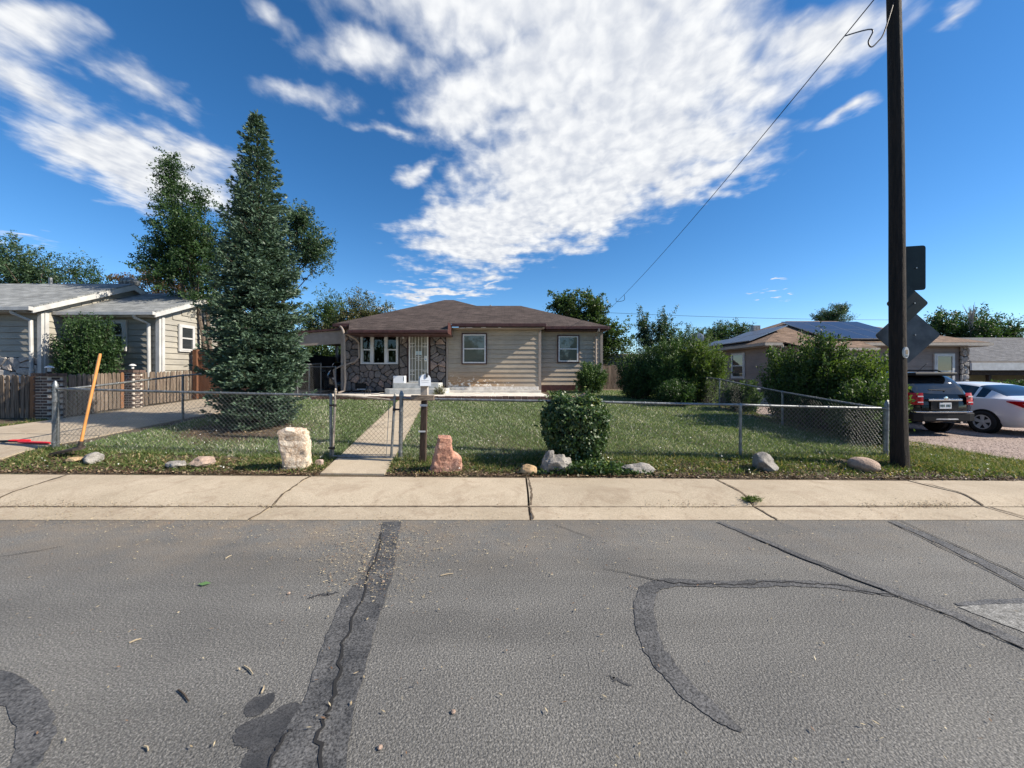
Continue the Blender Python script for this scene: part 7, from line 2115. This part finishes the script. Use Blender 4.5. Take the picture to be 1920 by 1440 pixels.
def verge():
    rng = np.random.default_rng(22)
    X, Y = scatter(120000, -7.9, 9.2, 5.52, 6.55, rng)
    Xr, Yr = scatter(60000, 6.3, 9.4, 5.55, 8.2, rng); Xq, Yq = scatter(40000, 6.3, 9.6, 8.2, 14, rng); Xr, Yr = np.concatenate([Xr, Xq]), np.concatenate([Yr, Yq])
    Xl, Yl = scatter(4000, -11.0, -10.78, 6, 9.0, rng)
    X, Y = np.concatenate([X, Xr, Xl]), np.concatenate([Y, Yr, Yl])
    keep = ~on_path(X, Y) & ~((X < -7.75) & (X > -10.7))
    cn = clump_noise(X, Y, 3.1, 1.0)
    dens = np.where(Y < 5.78, .12 + .25 * (Y - 5.52) / .26, .75) * (.15 + .95 * cn)
    dens = np.where((np.abs(X + 5.3) < 1.5) & (Y > 6.0), dens * .5, dens)
    keep &= rng.random(len(X)) < dens
    X, Y = X[keep], Y[keep]; n = len(X); Z = LAWN_V(X, Y)
    D = rng.normal(size=(n, 3)) * .7; D[:, 2] = np.abs(D[:, 2]) * .35 + .45
    broad = rng.random(n) < .45
    ln = np.where(broad, rng.uniform(.03, .06, n), rng.uniform(.05, .14, n)); wd = np.where(broad, rng.uniform(.016, .03, n), .0055)
    rn = np.clip(.1 + .6 * rng.random(n) * (.6 + .7 * clump_noise(X, Y, 2.3, 4)), 0, .85)
    dry = rng.random(n) < .20; rn[dry] = rng.uniform(.9, 1, dry.sum())
    V, F = leaf_cards(np.stack([X, Y, Z + rng.random(n) * .015], 1), D, rng.normal(size=(n, 3)) + np.array([[0, 0, .5]]), ln, wd)
    tag(np_mesh('verge_weeds', V, F, M['verge'], None, rn), 'rough weeds and grass on the verge along the sidewalk', 'grass', None, 'stuff')
    # dead leaves and clippings along the sidewalk edge and under the plants
    X, Y = scatter(26000, -7.8, 8.5, 5.49, 6.15, rng, 1.7)
    Xb, Yb = scatter(5000, -7.4, -4.2, 6.5, 9.2, rng); Xc, Yc = scatter(2500, 6.4, 8.6, 7.2, 10.0, rng)
    X, Y = np.concatenate([X, Xb, Xc]), np.concatenate([Y, Yb, Yc])
    keep = ~on_path(X, Y) & (rng.random(len(X)) < .35 + .8 * clump_noise(X, Y, 2.0, 7)); X, Y = X[keep], Y[keep]; n = len(X); Z = LAWN_V(X, Y) + rng.random(n) * .02
    D = rng.normal(size=(n, 3)); D[:, 2] *= .25
    V, F = leaf_cards(np.stack([X, Y, Z + .008], 1), D, rng.normal(size=(n, 3)) * .4 + np.array([[0, 0, 1]]), rng.uniform(.02, .06, n), rng.uniform(.008, .028, n))
    tag(np_mesh('leaf_litter', V, F, M['litter'], None, rng.random(n)), 'brown leaf litter along the back edge of the sidewalk', 'litter', None, 'stuff')
    # white clover heads and petals
    X, Y = scatter(420, -7.4, 9.0, 5.6, 12.5, rng, 1.3); keep = ~on_path(X, Y); X, Y = X[keep], Y[keep]
    Z = LAWN_V(X, Y) + rng.uniform(.03, .09, len(X)); n = len(X)
    C = np.repeat(np.stack([X, Y, Z], 1), 3, 0); D = rng.normal(size=(len(C), 3)); D[:, 2] *= .4
    V, F = leaf_cards(C, D, rng.normal(size=(len(C), 3)) * .5 + np.array([[0, 0, 1]]), rng.uniform(.012, .026, len(C)), rng.uniform(.012, .02, len(C)))
    tag(np_mesh('white_flowers', V, F, M['petal'], None), 'tiny white flower heads dotted over the lawn and verge', 'flowers', None, 'stuff')
verge()
def road_litter():
    rng = np.random.default_rng(23)
    Xs, Ys = [], []
    for (px, py, sx, sy, k) in ((690, 1055, 60, 35, 700), (730, 1010, 120, 25, 500), (150, 975, 180, 12, 650), (560, 990, 260, 20, 450), (960, 1010, 330, 30, 420), (1500, 985, 300, 12, 200)):
        c = G(px, py); Y = (CAMZ) * FPX / np.clip(py + rng.normal(size=k) * sy - HORIZON, 255, 740); X = (px + rng.normal(size=k) * sx - 960) / FPX * Y
        Xs.append(X); Ys.append(Y)
    X, Y = scatter(900, -5.5, 7, 1.5, 4.5, rng); Xs.append(X); Ys.append(Y)
    X, Y = scatter(500, -7.5, 7.5, 4.2, 4.75, rng); Xs.append(X); Ys.append(Y)
    for (cx, sx, k) in ((4.95, .25, 420), (2.2, .3, 260), (4.3, .1, 80), (-5.6, .9, 700), (-3.2, .6, 220), (6.2, .5, 160)):
        Xs.append(cx + rng.normal(size=k) * sx); Ys.append(4.60 + rng.normal(size=k) * .035)
    X, Y = np.concatenate(Xs), np.concatenate(Ys); ok = Y < 4.72; X, Y = X[ok], Y[ok]; n = len(X)
    Z = np.where(Y > 4.185, np.where(Y > 4.58, .012 + (Y - 4.58) * .45, .012), .012) + .004
    D = rng.normal(size=(n, 3)); D[:, 2] *= .12
    V, F = leaf_cards(np.stack([X, Y, Z], 1), D, rng.normal(size=(n, 3)) * .25 + np.array([[0, 0, 1]]), rng.uniform(.008, .034, n), rng.uniform(.003, .010, n))
    tag(np_mesh('road_clippings', V, F, M['straw'], None, rng.random(n)), 'dry clippings and bits of straw blown over the asphalt', 'litter', None, 'stuff')
    # the larger pieces one can pick out
    tw = [((666, 860), (708, 905), .006, 'bark_dark'), ((915, 735 + 60), (948, 770), .004, 'straw_wood')]
    woody = plain('pale_twig', (.34, .28, .19), .9)
    for i, (a, b) in enumerate([((485, 655), (530, 640)), ((915, 742), (948, 773)), ((668, 832), (708, 876)), ((540, 1045), (556, 1062)), ((845, 338), (868, 326)), ((1652, 402), (1700, 394)), ((980, 845), (990, 818))]):
        p, q = G(a[0] / 2, 880 + a[1] / 2), G(b[0] / 2, 880 + b[1] / 2)
        m_ = (p + q) / 2
        o = MB(); o.tube([p + Vector((0, 0, .008)), m_ + Vector((random.uniform(-.004, .004), .003, .010)), q + Vector((0, 0, .009))], [.004, .0045, .003], 5)
        t = o.build('twig', M['bark_dark'] if i == 2 else woody)
        lab = ['straight pale straw lying on the open asphalt left of the tar band', 'forked pale twig on the asphalt left of the tar band', 'short dark stick on the asphalt near the arc of tar', 'tiny pale twig left of the oil stain', 'pale twig lying near the gutter left of the path', 'bent pale twig on the asphalt right of the tar band', 'small pale twig beside the oil stain'][i]
        tag(t, lab, 'twig')
    for i, (px, py) in enumerate([(1425, 1048 + 0), (1083, 468), (1437, 424), (1700, 914)]):
        g = G(px / 2, 880 + py / 2)
        rk = MB(); rk.lathe([(.0, 0), (.011, .003), (.012, .007), (.006, .013), (0, .014)], (g.x, g.y, .001), 7)
        o = rk.build('pebble', RM_brown, None)
        tag(o, ['pale pebble on the asphalt right of the cracked tar band', 'tan pebble on the asphalt left of the tar band', 'brown pebble at the clippings on the tar band', 'flat yellowish pebble on the bare asphalt'][i], 'pebble')
    lf = MB(); g = G(382, 1098); lf.add([(g.x - .045, g.y, .012), (g.x, g.y + .025, .02), (g.x + .05, g.y + .01, .014), (g.x + .005, g.y - .02, .012)], [(0, 1, 2, 3)])
    tag(lf.build('green_leaf', plain('fallen_green_leaf', (.09, .17, .06), .6)), 'single green leaf fallen on the asphalt', 'leaf')
road_litter()
def crack_weed():
    g = Vector((2.90, 4.66, .04)); rng = np.random.default_rng(9); n = 260
    C = np.array(g) + rng.normal(size=(n, 3)) * np.array([.05, .03, .02]); C[:, 2] = np.abs(C[:, 2] - .04) + .045
    D = rng.normal(size=(n, 3)); D[:, 2] = np.abs(D[:, 2]) + .4
    V, F = leaf_cards(C, D, rand_unit(n), rng.uniform(.025, .07, n), rng.uniform(.006, .014, n))
    o = np_mesh('weed', V, F, M['verge'], None, rng.random(n) * .6); tag(o, 'small weed growing from the sidewalk joint at the kerb', 'plant')
crack_weed()
def gravel():
    rng = np.random.default_rng(24)
    X, Y = scatter(9000, 9.2, 16.5, 6.3, 12.5, rng, 1.5); keep = X > 9.35; X, Y = X[keep], Y[keep]; n = len(X)
    Z = LAWN_V(X, Y) + .012
    base = np.array([[1, 0, 0], [0, 1, 0], [-1, 0, 0], [0, -1, 0], [0, 0, .7]], float)
    s = rng.uniform(.008, .026, n)[:, None, None]; a = rng.uniform(0, 6.28, n)
    rot = np.stack([np.stack([np.cos(a), -np.sin(a), 0 * a], 1), np.stack([np.sin(a), np.cos(a), 0 * a], 1), np.stack([0 * a, 0 * a, 1 + 0 * a], 1)], 1)
    V = np.einsum('nij,kj->nki', rot, base) * s * np.array([[[1.2, .9, 1.0]]]) + np.stack([X, Y, Z], 1)[:, None]
    F = np.array([[0, 1, 4], [1, 2, 4], [2, 3, 4], [3, 0, 4]]); F = (np.arange(n)[:, None, None] * 5 + F[None]).reshape(-1, 3)
    tag(np_mesh('gravel', V.reshape(-1, 3), F, M['gravel'], None), 'loose pinkish gravel on the right driveway', 'gravel', None, 'stuff')
gravel()
print('objects', len(bpy.data.objects))
